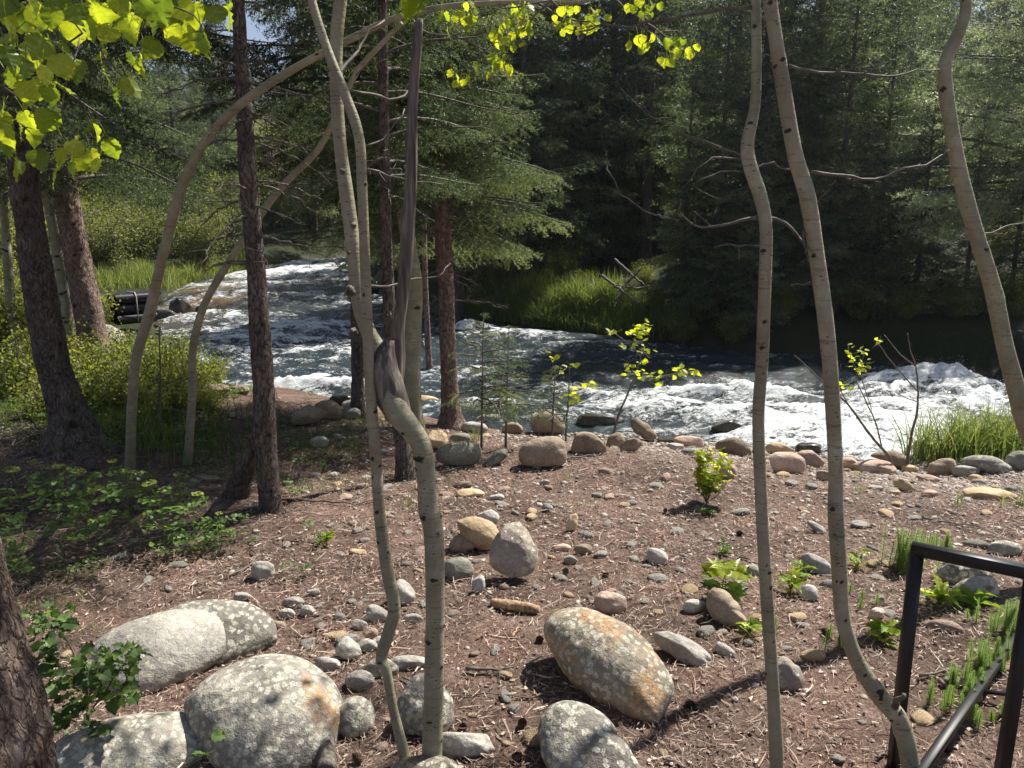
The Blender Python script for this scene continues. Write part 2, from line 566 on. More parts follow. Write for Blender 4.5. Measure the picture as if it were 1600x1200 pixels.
def simple(name, col, rough=0.6, metal=0.0, spec=0.5, nscale=0.0):
    m, nt, b, out = mat(name)
    if nscale:
        c = ramp(nt, noise(nt, coords(nt), nscale, 5, 0.65), [(0.3, tuple(x * 0.55 for x in col)), (0.7, tuple(min(1, x * 1.5) for x in col))])
        nt.links.new(c, b.inputs['Base Color'])
        bump(nt, b, noise(nt, coords(nt), nscale * 3, 4), 0.5, 0.01)
    else:
        b.inputs['Base Color'].default_value = (*col, 1)
    b.inputs['Roughness'].default_value = rough
    b.inputs['Metallic'].default_value = metal
    b.inputs['Specular IOR Level'].default_value = spec
    return m


def streak_mat(name, c0, c1, c2):
    m, nt, b, out = mat(name)
    n = noise(nt, coords(nt, (60, 60, 3.5)), 1.0, 5, 0.65)
    nt.links.new(ramp(nt, n, [(0.3, c0), (0.5, c1), (0.7, c2)]), b.inputs['Base Color'])
    b.inputs['Roughness'].default_value = 0.75
    bump(nt, b, n, 0.9, 0.006)
    return m


M['dead'] = streak_mat('weathered_dead_wood', (0.03, 0.025, 0.020), (0.11, 0.093, 0.075), (0.27, 0.24, 0.20))
M['wood_chip'] = streak_mat('split_wood', (0.14, 0.08, 0.04), (0.34, 0.22, 0.12), (0.55, 0.40, 0.25))
M['black_paint'] = simple('black_powder_coat', (0.010, 0.010, 0.011), 0.48, 0.0, 0.4)
M['pipe'] = simple('dark_pipe_plastic', (0.016, 0.012, 0.012), 0.30, 0, 0.5)
M['strap'] = simple('pale_strap', (0.45, 0.42, 0.36), 0.6)
M['cone'] = simple('pine_cone_scales', (0.13, 0.085, 0.06), 0.7, 0, 0.3, 60)
# ------------------------------------------------------------------ the river's outline and the terrain
def wz(y):
    return -0.35 + 0.022 * np.clip(np.asarray(y, float) - 8.0, 0, 34)


def on_water(px, py):
    z = -0.35
    for _ in range(12):
        d = ray(px, py)
        p = CAM + d * ((z - CAMZ) / d[2])
        z = float(wz(p[1]))
    return p


NEAR_PX = [(532, 405), (470, 411), (420, 420), (340, 436), (285, 448), (262, 462), (246, 482), (243, 510), (262, 548), (300, 588),
           (380, 608), (480, 616), (560, 634), (650, 652), (740, 668), (850, 680), (950, 684), (1050, 688), (1120, 697), (1220, 703),
           (1320, 720), (1400, 728), (1440, 712), (1480, 700), (1540, 692), (1600, 692)]
FAR_PX = [(552, 405), (578, 430), (612, 466), (700, 497), (800, 509), (900, 521), (1000, 531), (1100, 543), (1280, 560), (1400, 571),
          (1500, 583), (1600, 594)]
near_w = [on_water(*p)[:2] for p in NEAR_PX]
far_w = [on_water(*p)[:2] for p in FAR_PX]
near_w = [near_w[0] + np.array([26, 22]), near_w[0] + np.array([6, 8])] + near_w + [near_w[-1] + np.array([6, -0.3]), near_w[-1] + np.array([60, -6])]
far_w = [far_w[0] + np.array([27, 16]), far_w[0] + np.array([8.5, 6.5])] + far_w + [far_w[-1] + np.array([6, -0.6]), far_w[-1] + np.array([60, -6])]
near_w, far_w = np.array(near_w), np.array(far_w)
POLY = np.vstack([near_w, far_w[::-1]])


def seg_dist(x, y, P):
    d = np.full(np.shape(x), 1e9)
    for a, b in zip(P[:-1], P[1:]):
        ab = b - a
        t = np.clip(((x - a[0]) * ab[0] + (y - a[1]) * ab[1]) / (ab @ ab + 1e-9), 0, 1)
        d = np.minimum(d, np.hypot(x - a[0] - t * ab[0], y - a[1] - t * ab[1]))
    return d


def in_poly(x, y, P):
    c = np.zeros(np.shape(x), bool)
    n = len(P)
    for i in range(n):
        a, b = P[i], P[(i + 1) % n]
        cond = ((a[1] > y) != (b[1] > y))
        with np.errstate(divide='ignore', invalid='ignore'):
            xs = (b[0] - a[0]) * (y - a[1]) / (b[1] - a[1] + 1e-12) + a[0]
        c ^= cond & (x < xs)
    return c


MOUNDS = [(-3.0, 8.6, 1.2, 0.9, 0.16), (-1.9, 8.2, 0.9, 0.7, 0.12), (-1.7, 6.2, 0.9, 0.6, -0.12), (-4.3, 6.6, 1.6, 1.2, 0.10), (2.6, 3.2, 1.3, 1.0, 0.06),
          (0.5, 3.6, 1.2, 1.0, 0.05), (0.4, 6.8, 1.2, 0.6, 0.07)]


def terrain(x, y, fine=True):
    x = np.asarray(x, float); y = np.asarray(y, float)
    dn, df = seg_dist(x, y, near_w), seg_dist(x, y, far_w)
    ins = in_poly(x, y, POLY)
    w = wz(y)
    rad = np.hypot(x, y)
    # the camera's bank
    base = np.maximum(0.02 * fbm(x * 0.5, y * 0.5, 1.3, 3), w + 0.22)
    for mx, my, sx, sy, h in MOUNDS:
        base = base + h * np.exp(-((x - mx) / sx) ** 2 - ((y - my) / sy) ** 2)
    base = base + 0.09 * np.clip(rad - 32, 0, 400) + 0.10 * np.clip(rad - 70, 0, 400)
    zn = (w + 0.03) + (base - w - 0.03) * sstep(-0.05, 2.2, dn)
    zn = zn + 0.10 * sstep(0.0, 0.35, dn) * (1 - sstep(0.5, 1.6, dn)) * sstep(0.2, -1.2, x)
    # the far bank
    zf = w + 0.05 + 0.45 * sstep(0.0, 0.7, df) + 0.06 * df + 0.35 * sstep(1.5, 5, df) * sstep(1.0, 4.0, x) + 0.09 * np.clip(rad - 32, 0, 400) + 0.10 * np.clip(rad - 70, 0, 400)
    z = np.where(dn <= df, zn, zf)
    di = np.minimum(dn, df)
    z = np.where(ins, w + 0.03 - 0.9 * np.clip(di, 0, 0.7), z)
    if fine:
        k = 1.0 / (1.0 + (rad / 25.0) ** 2)
        z = z + 0.022 * fbm(x * 1.7, y * 1.7, 5.0, 3) * sstep(-0.2, 0.6, np.where(ins, -di, di)) + 0.010 * fbm(x * 8, y * 8, 2.0, 3) * k
        z = z + 0.6 * sstep(20, 60, rad) * fbm(x * 0.06, y * 0.06, 8.0, 3)
    return z


def tz(x, y):
    return float(terrain(np.array([x]), np.array([y]))[0])


def on_ground(px, py):
    """where the sight line of a pixel meets the terrain"""
    d = ray(px, py)
    t0 = 1.0
    ts = np.concatenate([np.arange(1.0, 20, 0.05), np.arange(20, 150, 0.5)])
    P = CAM[None] + d[None] * ts[:, None]
    h = P[:, 2] - terrain(P[:, 0], P[:, 1])
    k = np.argmax(h < 0)
    if h[k] >= 0:
        k = len(ts) - 1
    a, b = ts[max(k - 1, 0)], ts[k]
    for _ in range(12):
        m = 0.5 * (a + b)
        p = CAM + d * m
        if p[2] - tz(p[0], p[1]) < 0: b = m
        else: a = m
    return CAM + d * b


def graded(lo, hi, c0, c1, step, growth=1.07, maxstep=14):
    a = list(np.arange(c0, c1, step))
    s, x = step, c1
    while x < hi:
        a.append(x); s = min(s * growth, maxstep); x += s
    a.append(hi)
    s, x = step, c0
    while x > lo:
        s = min(s * growth, maxstep); x -= s; a.insert(0, x)
    return np.array(a)


def grid_mesh(xs, ys, keep=None):
    X, Y = np.meshgrid(xs, ys, indexing='xy')
    nx, ny = len(xs), len(ys)
    j, i = np.meshgrid(np.arange(ny - 1), np.arange(nx - 1), indexing='ij')
    a = j * nx + i
    F = np.stack([a, a + 1, a + nx + 1, a + nx], -1).reshape(-1, 4)
    return X.ravel(), Y.ravel(), F


def ground_material():
    m, nt, b, out = mat('forest_floor')
    v = coords(nt)
    fine = noise(nt, v, 55, 6, 0.75, 0.6)
    med = noise(nt, v, 7, 5, 0.6)
    st1 = noise(nt, coords(nt, (260, 34, 60)), 1.0, 3, 0.6, 1.2)
    st2 = noise(nt, coords(nt, (30, 240, 60), loc=(3, 1, 0)), 1.0, 3, 0.6, 1.2)
    st = math_(nt, 'MAXIMUM', st1, st2)
    f = math_(nt, 'ADD', math_(nt, 'MULTIPLY', fine, 0.45), math_(nt, 'MULTIPLY', st, 0.55))
    f = math_(nt, 'ADD', f, math_(nt, 'MULTIPLY', math_(nt, 'SUBTRACT', med, 0.5), 0.25))
    lit = ramp(nt, f, [(0.36, (0.045, 0.028, 0.021)), (0.48, (0.15, 0.097, 0.074)), (0.58, (0.28, 0.195, 0.155)), (0.70, (0.47, 0.365, 0.30))])
    gv = ramp(nt, noise(nt, v, 60, 5, 0.7), [(0.3, (0.14, 0.11, 0.09)), (0.5, (0.28, 0.22, 0.18)), (0.7, (0.45, 0.38, 0.32))])
    patch = ramp(nt, noise(nt, v, 1.1, 5, 0.65), [(0.36, 0.50), (0.58, 1.05)])
    lit = mix(nt, 1.0, lit, patch, 'MULTIPLY')
    lit = mix(nt, ramp(nt, noise(nt, coords(nt, loc=(9, 3, 0)), 2.3, 4), [(0.5, 0.0), (0.7, 0.5)]), lit, mix(nt, 1.0, lit, (1.12, 0.95, 0.85), 'MULTIPLY'))
    col = mix(nt, attr(nt, 'gravel'), lit, gv)
    gr = ramp(nt, noise(nt, v, 30, 5, 0.7), [(0.3, (0.012, 0.016, 0.007)), (0.6, (0.035, 0.045, 0.016)), (0.8, (0.07, 0.075, 0.03))])
    gm = ramp(nt, math_(nt, 'ADD', attr(nt, 'green'), math_(nt, 'MULTIPLY', math_(nt, 'SUBTRACT', noise(nt, v, 3, 5), 0.5), 0.8)), [(0.35, 0.0), (0.65, 1.0)])
    col = mix(nt, gm, col, gr)
    wet = ramp(nt, attr(nt, 'wet'), [(0.3, 0.0), (0.8, 1.0)])
    col = mix(nt, wet, col, (0.045, 0.035, 0.025))
    nt.links.new(col, b.inputs['Base Color'])
    nt.links.new(math_(nt, 'SUBTRACT', 0.9, math_(nt, 'MULTIPLY', wet, 0.5)), b.inputs['Roughness'])
    b.inputs['Specular IOR Level'].default_value = 0.2
    bump(nt, b, f, 1.0, 0.03)
    return m


xs = graded(-260, 260, -5.0, 5.5, 0.06, 1.09)
ys = graded(-60, 420, 1.6, 9.0, 0.055, 1.09)
X, Y, F = grid_mesh(xs, ys)
Z = terrain(X, Y)
g = Geo()
g.add(np.stack([X, Y, Z], 1), F)
me = g.mesh('ground', ground_material(), smooth=True)
dn = seg_dist(X, Y, near_w); df = seg_dist(X, Y, far_w); ins = in_poly(X, Y, POLY)


def setattr_(me, name, val):
    a = me.attributes.new(name, 'FLOAT', 'POINT')
    a.data.foreach_set('value', np.asarray(val, np.float32))


gravel = np.where(dn < df, (1 - sstep(0.7, 2.4, dn + 0.5 * fbm(X, Y, 3.1, 3))) * sstep(0.0, 1.8, X), 0.0)
green = np.where(dn < df, sstep(-1.6, -3.4, X + 0.25 * (Y - 6)) * sstep(5.2, 7.5, Y) * 0.9, 0.85)
green = np.maximum(green, sstep(9, 12, Y))
setattr_(me, 'gravel', gravel)
setattr_(me, 'green', green)
setattr_(me, 'wet', np.where(ins, 1.0, 1 - sstep(0.0, 0.25, np.minimum(dn, df))))
ground = bpy.data.objects.new('ground', me)
COL.objects.link(ground)
tag(ground, 'brown forest floor strewn with dry needles and river gravel', kind='structure')

# ------------------------------------------------------------------ the water
# big shapes placed in the world: (centre from where it shows, length along flow, width, height, foam)
WAVES = []
for (px, py, la, lb, ang, h, fo) in [
        (1450, 618, 0.95, 0.42, -6, 0.30, 1.0), (1375, 640, 0.6, 0.35, 10, 0.20, 0.9), (1540, 640, 0.8, 0.4, 0, 0.22, 0.9), (1450, 655, 1.2, 0.45, 0, 0.14, 0.8),
        (1330, 690, 1.4, 0.50, -12, 0.06, 1.0), (1480, 700, 1.2, 0.5, 0, 0.05, 1.0), (1390, 675, 1.0, 0.4, 0, 0.05, 0.9), (1255, 668, 0.7, 0.4, -20, 0.10, 0.75), (1200, 640, 0.8, 0.28, -30, 0.16, 0.85),
        (1100, 630, 0.9, 0.32, -25, 0.12, 0.8), (1030, 650, 0.8, 0.35, -20, 0.10, 0.75), (1130, 665, 0.6, 0.3, -10, 0.06, 0.7), (940, 630, 0.9, 0.25, -25, 0.10, 0.6), (860, 610, 0.8, 0.25, -20, 0.08, 0.5),
        (880, 655, 0.9, 0.22, -10, 0.05, 0.45), (800, 530, 0.9, 0.3, -5, 0.14, 0.65), (735, 520, 0.6, 0.3, 0, 0.16, 0.8), (930, 545, 1.2, 0.22, -5, 0.08, 0.45), (720, 590, 0.6, 0.35, 0, 0.10, 0.7),
        (760, 640, 0.7, 0.25, 0, 0.06, 0.5), (1240, 562, 0.7, 0.12, 0, 0.05, 0.4), (1450, 583, 0.8, 0.12, 0, 0.05, 0.35), (1050, 575, 1.5, 0.12, -8, 0.04, 0.25),
        (980, 560, 1.2, 0.25, -10, 0.07, 0.28), (900, 575, 1.3, 0.25, -8, 0.07, 0.25), (1080, 590, 1.2, 0.25, -12, 0.06, 0.25), (830, 560, 1.0, 0.25, -5, 0.07, 0.28), (1000, 600, 1.0, 0.25, -12, 0.07, 0.28), (1150, 600, 0.9, 0.2, -14, 0.07, 0.25),
        (480, 607, 1.0, 0.22, 0, 0.08, 0.9), (540, 615, 0.9, 0.2, 0, 0.06, 0.7), (470, 520, 1.6, 0.7, 0, 0.15, 0.75), (360, 500, 1.0, 0.7, 0, 0.14, 0.7), (400, 540, 1.5, 0.5, 0, 0.12, 0.7),
        (520, 560, 1.2, 0.4, 0, 0.10, 0.5), (480, 470, 2.5, 1.0, 0, 0.14, 0.4), (460, 430, 4, 2.0, 0, 0.14, 0.75), (510, 415, 4, 3, 0, 0.12, 0.9), (400, 450, 2, 1.0, 0, 0.12, 0.65),
        (340, 470, 1.4, 0.8, 0, 0.12, 0.45), (330, 560, 0.8, 0.4, 0, 0.1, 0.55)]:
    p = on_water(px, py)
    WAVES.append((p[0], p[1], la, lb, math.radians(ang), h, fo))


def water_fields(x, y):
    w = wz(y)
    # turbulence, stretched along the flow (which runs to the right and a little towards the viewer)
    ca, sa = math.cos(math.radians(-12)), math.sin(math.radians(-12))
    u = x * ca + y * sa; v = -x * sa + y * ca
    wx = 0.5 * fbm(u * 0.9, v * 0.9, 3.3, 3); wy = 0.5 * fbm(u * 0.9, v * 0.9, 7.7, 3)
    n1 = fbm((u + wx) * 1.05, (v + wy) * 2.0, 0.0, 5, 0.52, ridged=True)
    n2 = fbm((u + wx) * 4.2, (v + wy) * 5.5, 4.0, 4, 0.55)
    h = 0.042 * (n1 - 0.6) + (0.024 + 0.020 * sstep(0, -2, x)) * n2
    h = h + 0.05 * fbm(u * 0.55, v * 0.8, 11.0, 2)
    foam = 0.0 * x
    for (mx, my, la, lb, an, hh, fo) in WAVES:
        c, s = math.cos(an), math.sin(an)
        a = ((x - mx) * c + (y - my) * s) / la
        b = (-(x - mx) * s + (y - my) * c) / lb
        e = np.exp(-(a * a + b * b) ** 1.1)
        h = h + hh * e * (1 + 0.12 * n2)
        foam = np.maximum(foam, 0.90 * fo * e ** 0.6)
    crest = sstep(0.45, 1.5, n1) * 0.55
    sides = 1 - sstep(0.0, 0.45, np.minimum(seg_dist(x, y, near_w), 9)) * 1.0
    left = sstep(-0.5, -2.0, x)
    f = foam * np.where(foam > 0.6, 1.0, 0.9) * (1 - 0.38 * left) + crest * (0.40 + 0.40 * left + foam * 0.5) + 0.15 * sides - 0.05
    rough = 0.5 + foam
    h = h + 0.006 * fbm(x * 9, y * 9, 6.0, 3)
    return w + 0.02 + h * (0.75 + 0.6 * rough * 0.5), f


def water_material():
    m, nt, b, out = mat('rushing_water')
    v = coords(nt)
    vs = coords(nt, (0.8, 1.7, 1.0))
    n1 = noise(nt, vs, 4.5, 6, 0.68, 0.9)
    n2 = noise(nt, vs, 19, 5, 0.7, 0.6)
    n3 = noise(nt, v, 70, 3, 0.6)
    f = math_(nt, 'ADD', attr(nt, 'foam'), math_(nt, 'MULTIPLY', math_(nt, 'SUBTRACT', n1, 0.5), 2.0))
    f = math_(nt, 'ADD', f, math_(nt, 'MULTIPLY', math_(nt, 'SUBTRACT', n2, 0.5), 1.6))
    f = math_(nt, 'ADD', f, math_(nt, 'MULTIPLY', math_(nt, 'SUBTRACT', n3, 0.5), 0.6))
    fm = ramp(nt, f, [(0.48, 0.0), (0.60, 0.35), (0.84, 1.0)])
    body = mix(nt, ramp(nt, attr(nt, 'shallow'), [(0, 0), (1, 1)]), (0.024, 0.036, 0.042), (0.12, 0.08, 0.04))
    fc = mix(nt, ramp(nt, math_(nt, 'ADD', math_(nt, 'MULTIPLY', n2, 0.6), math_(nt, 'MULTIPLY', n3, 0.4)), [(0.35, 0.0), (0.65, 1.0)]), (0.42, 0.45, 0.46), (0.80, 0.82, 0.82))
    nt.links.new(mix(nt, fm, body, fc), b.inputs['Base Color'])
    nt.links.new(math_(nt, 'MULTIPLY_ADD', fm, 0.5, 0.10), b.inputs['Roughness'])
    b.inputs['IOR'].default_value = 1.33
    b.inputs['Specular IOR Level'].default_value = 0.5
    h = math_(nt, 'ADD', math_(nt, 'MULTIPLY', n1, 0.9), math_(nt, 'MULTIPLY', n2, 0.5))
    h = math_(nt, 'ADD', h, math_(nt, 'MULTIPLY', n3, 0.16))
    h = math_(nt, 'ADD', h, math_(nt, 'MULTIPLY', fm, 0.25))
    bump(nt, b, h, 1.0, 0.026)
    return m


xs = graded(-60, 70, -7.5, 7.0, 0.045, 1.07, 3)
ys = graded(5.0, 75, 7.0, 14.5, 0.035, 1.035, 1.5)
X, Y, F = grid_mesh(xs, ys)
ins = in_poly(X, Y, POLY)
d = np.minimum(seg_dist(X, Y, near_w), seg_dist(X, Y, far_w))
ok = ins | (d < 0.5)
F = F[ok[F].all(1)]
used = np.unique(F)
re = -np.ones(len(X), np.int64); re[used] = np.arange(len(used))
X, Y, F, d, ins = X[used], Y[used], re[F], d[used], ins[used]
Z, fo = water_fields(X, Y)
Z = np.where(ins, wz(Y) + (Z - wz(Y)) * sstep(-0.05, 0.30, d) + 0.01, wz(Y) - 0.05)
g = Geo(); g.add(np.stack([X, Y, Z], 1), F)
me = g.mesh('river', water_material(), smooth=True)
setattr_(me, 'foam', fo)
cst = on_water(262, 480)
shal = np.exp(-((X - cst[0] - 0.5) ** 2 / 4 + (Y - cst[1] - 1.5) ** 2 / 30)) * 1.2
setattr_(me, 'shallow', np.clip(shal, 0, 1))
river = bpy.data.objects.new('river', me)
COL.objects.link(river)
tag(river, 'fast white water river tumbling over hidden rocks', kind='structure')

# spray thrown off the standing waves: droplets nobody could count
g = Geo()
oct_v = np.array([[1, 0, 0], [-1, 0, 0], [0, 1, 0], [0, -1, 0], [0, 0, 1], [0, 0, -1]], float)
oct_f = np.array([[0, 2, 4], [2, 1, 4], [1, 3, 4], [3, 0, 4], [2, 0, 5], [1, 2, 5], [3, 1, 5], [0, 3, 5]])
for (mx, my, la, lb, an, hh, fo_) in WAVES:
    if hh < 0.08 or my > 13: continue
    n = int(2600 * la * hh)
    a = rng.normal(0, 0.62, n) * la; b_ = rng.normal(0, 0.6, n) * lb
    c, s = math.cos(an), math.sin(an)
    x = mx + a * c - b_ * s; y = my + a * s + b_ * c
    zz, _ = water_fields(x, y)
    z = zz + np.abs(rng.normal(0, 0.045, n)) * (0.5 + 3 * hh) * np.exp(-(a / la) ** 2)
    r = rng.uniform(0.0014, 0.0042, n)
    V = (np.stack([x, y, z], 1)[:, None, :] + oct_v[None] * r[:, None, None]).reshape(-1, 3)
    Fd = (oct_f[None] + (np.arange(n) * 6)[:, None, None]).reshape(-1, 3)
    g.add(V, Fd)
M['droplet'] = simple('water_droplets', (0.8, 0.82, 0.82), 0.3)
tag(g.obj('spray', M['droplet'], smooth=True), 'white spray droplets leaping off the river waves', 'spray', kind='stuff')
# ------------------------------------------------------------------ trees
def px_curve(pts, y0, y1=None, n=None, step=0.03):
    """pixel polyline [(px,py,width)...] -> world centres and radii; y0..y1 are the distances of its two ends"""
    y1 = y0 if y1 is None else y1
    k = np.linspace(0, 1, len(pts))
    W = []
    for (px, py, w), t in zip(pts, k):
        p = at_y(px, py, y0 + (y1 - y0) * t)
        W.append([*p, 0.5 * w * depth_of(p) / FOC])
    W = np.array(W)
    L = np.sum(np.linalg.norm(np.diff(W[:, :3], axis=0), axis=1))
    n = n or max(6, int(L / step))
    S = catmull(W, n)
    return S[:, :3], np.maximum(S[:, 3], 0.0012)


def ring_bark(kind, C, R, seg, knots, flare=0.0, seed=0.0, amp=1.0):
    """a bark-covered trunk: verts, quads, caps and the knot mask"""
    def rough(P, N, RR):
        if kind == 'aspen':
            s = 0.035 * fbm(P[..., 0] * 6 + seed, P[..., 1] * 6, P[..., 2] * 3, 3) + 0.022 * perlin(P[..., 0] * 20, P[..., 1] * 20, P[..., 2] * 60 + seed)
        else:
            a = np.abs(fbm(P[..., 0] * 16 + seed, P[..., 1] * 16, P[..., 2] * 9, 4))
            s = 0.10 * fbm(P[..., 0] * 5 + seed, P[..., 1] * 5, P[..., 2] * 2.2, 3) + amp * (0.055 - 0.16 * a)
        return s * RR[:, None] * (1 if kind == 'aspen' else np.minimum(1, 0.11 / RR[:, None]) ** 0.35)
    V, F, F2 = tube(C, R, seg, True, rough)
    kn = np.zeros(len(V))
    i_ring = np.minimum(np.arange(len(V)) // seg, len(C) - 1)
    Cc, Rr = C[i_ring], R[i_ring][:, None]
    out = (V - Cc) / (np.linalg.norm(V - Cc, axis=1)[:, None] + 1e-9)
    for (ki, kd, size) in knots:
        kp = C[ki] + kd * R[ki]
        r = R[ki] * size
        dv = V - kp
        dd = np.sqrt((dv[:, 0] ** 2 + dv[:, 1] ** 2) / (1.0 if kind != 'aspen' else 1.5) + dv[:, 2] ** 2 * (1.0 if kind != 'aspen' else 2.2))
        e = np.exp(-(dd / r) ** 2)
        V = V + out * (0.30 * r) * (e - 0.7 * np.exp(-(dd / (0.4 * r)) ** 2))[:, None]
        kn = np.maximum(kn, np.exp(-(dd / (0.75 * r)) ** 2))
    return V, F, F2, kn


def rand_knots(C, R, n, size=(0.3, 0.6), zmax=3.2, face=True):
    out = []
    idx = np.where(C[:, 2] < zmax)[0]
    for _ in range(n):
        i = int(rng.choice(idx))
        a = rng.uniform(math.pi, 2 * math.pi) if (face and rng.random() < 0.8) else rng.uniform(0, 2 * math.pi)
        out.append((i, np.array([math.cos(a), math.sin(a), 0.0]), rng.uniform(*size)))
    return out


def px_knots(C, R, lst):
    out = []
    rel = C - CAM
    dep = rel @ FWD
    PX = 800 + FOC * (rel @ RGT) / dep; PY = 600 - FOC * (rel @ UPV) / dep
    for (px, py, size) in lst:
        i = int(np.argmin((PY - py) ** 2 + (PX - px) ** 2))
        off = (px - PX[i]) / (R[i] * FOC / dep[i])
        off = max(-1, min(1, off))
        out.append((i, np.array([off, -math.sqrt(1 - off * off), 0.0]), size))
    return out


def tree_root(name, base, label, cat, group=None):
    return empty(name, tuple(base), label, cat, group)


def part(g, name, mats, root, **kw):
    """add a Geo given in world coordinates as a child of root"""
    o_ = np.array(root.location)
    g.V = [v - o_ for v in g.V]
    return g.obj(name, mats, root, **kw)


def trunk_part(root, kind, C, R, seg, knots, m, name='trunk', seed=0.0, amp=1.0):
    g = Geo()
    V, F, F2, kn = ring_bark(kind, C, R, seg, knots, seed=seed, amp=amp)
    g.add(V, F, 0.5, kn)
    g.T.append(F2); g.rT.append(np.full(len(F2), 0.5))
    return part(g, name, m, root, smooth=True, vattr='knot')


def branch_geo(P, r0, r1, seg=6, side=0, sidelen=0.2, wig=0.02):
    """a crooked bare branch along world points P with side twigs"""
    g = Geo()
    n = max(8, int(np.sum(np.linalg.norm(np.diff(np.asarray(P), axis=0), axis=1)) / 0.035))
    n = min(n, 70)
    S = catmull(np.asarray(P, float), n)
    jit = np.stack([fbm(np.arange(n) * 0.35 + rng.uniform(0, 90), k * 3.0, 0, 3) for k in range(3)], 1)
    S = S + wig * jit * np.linspace(0, 1, n)[:, None] ** 0.5
    R = np.linspace(r0, r1, n) * (1 + 0.18 * perlin(np.arange(n) * 0.9, r0 * 1000, 0))
    add_tube(g, S, np.maximum(R, 0.0010), seg, va=0.0)
    for _ in range(side):
        i = int(rng.uniform(0.2, 0.95) * (n - 1))
        T = S[min(i + 1, n - 1)] - S[max(i - 1, 0)]
        T /= np.linalg.norm(T) + 1e-9
        dr = T * 0.8 + rng.normal(0, 0.55, 3)
        dr /= np.linalg.norm(dr)
        L = sidelen * rng.uniform(0.3, 1.0)
        m_ = 6
        q = S[i] + dr[None] * np.linspace(0, L, m_)[:, None] + (rng.normal(0, 0.12, 3)[None] * (np.linspace(0, 1, m_)[:, None] ** 2)) * L
        add_tube(g, q, np.linspace(R[i] * 0.5, 0.0008, m_).clip(0.0009), 4)
    return g


def px_branch(root, pts, y0, y1, name='branch', m='twig', side=2, sidelen=0.15, wig=0.02, w0=None):
    C, R = px_curve(pts, y0, y1, n=max(6, len(pts) * 3))
    R = R * 0.66
    g = branch_geo(C, R[0], R[-1], 7, side, sidelen, wig)
    return part(g, name, M[m], root, smooth=True, vattr='knot')


# --- leaves
def leaf_outline(kind='aspen'):
    if kind == 'aspen':
        pts = [(0, 0), (0.12, -0.035), (0.26, -0.02), (0.33, 0.05), (0.42, 0.09), (0.44, 0.17), (0.51, 0.24), (0.49, 0.34), (0.52, 0.42), (0.46, 0.50), (0.46, 0.58), (0.37, 0.66), (0.33, 0.75), (0.22, 0.81), (0.13, 0.90), (0.0, 1.02)]
    elif kind == 'holly':
        pts = [(0, 0), (0.14, 0.06), (0.34, 0.06), (0.30, 0.24), (0.46, 0.36), (0.34, 0.50), (0.40, 0.70), (0.20, 0.76), (0.0, 1.0)]
    else:   # a lobed, deeply cut leaf
        pts = [(0, 0), (0.35, -0.16), (0.30, 0.05), (0.75, 0.02), (0.48, 0.22), (0.80, 0.42), (0.45, 0.42), (0.55, 0.78), (0.25, 0.62), (0.0, 1.05)]
    return np.array(pts)


def leaf_mesh(name, m, size, kind='aspen', fold=0.25, curl=0.15, petiole=0.5, rnd=0.5, seed=0):
    r = np.random.default_rng(seed)
    pts = leaf_outline(kind)
    n = len(pts)
    mid = np.stack([np.zeros(n), pts[:, 1].clip(0, 1)], 1)
    V, F = [], []
    g = Geo()
    for s in (-1, 1):
        out = np.stack([s * pts[:, 0], pts[:, 1], fold * np.abs(pts[:, 0]) - curl * pts[:, 1] ** 2 + 0.05 * r.normal(size=n) * (pts[:, 0] > 0)], 1)
        md = np.stack([mid[:, 0], mid[:, 1], -curl * mid[:, 1] ** 2], 1)
        VV = np.vstack([md, out]) * size
        i = np.arange(n - 1)
        T = np.vstack([np.stack([i, i + 1, n + i + 1], 1), np.stack([i, n + i + 1, n + i], 1)])
        if s < 0: T = T[:, ::-1]
        g.add(VV, T, rnd)
    if petiole:
        P = np.array([[0, 0, 0], [0, -0.3 * petiole, 0.02], [0, -0.7 * petiole, 0.06], [0, -petiole, 0.14]]) * size
        add_tube(g, P, 0.018 * size, 3, rnd)
    return g.mesh(name, m, smooth=False)


def leaf_cloud(g, P, size, rnd, r, up=0.3, aspect=0.75):
    """two-triangle folded leaves at points P"""
    n = len(P)
    D = r.normal(size=(n, 3)); D[:, 2] = D[:, 2] * 0.6 - up
    D /= np.linalg.norm(D, axis=1)[:, None]
    W = np.cross(D, r.normal(size=(n, 3))); W /= np.linalg.norm(W, axis=1)[:, None] + 1e-9
    N = np.cross(D, W)
    s = (size * r.uniform(0.6, 1.25, n))[:, None]
    a = P; b = P + D * s
    mL = P + D * s * 0.42 + W * s * 0.5 * aspect + N * s * 0.10
    mR = P + D * s * 0.42 - W * s * 0.5 * aspect + N * s * 0.10
    V = np.stack([a, mL, b, mR], 1).reshape(-1, 3)
    i = np.arange(n) * 4
    F = np.stack([np.stack([i, i + 1, i + 2], 1), np.stack([i, i + 2, i + 3], 1)], 1).reshape(-1, 3)
    g.add(V, F, np.repeat(rnd, 2))


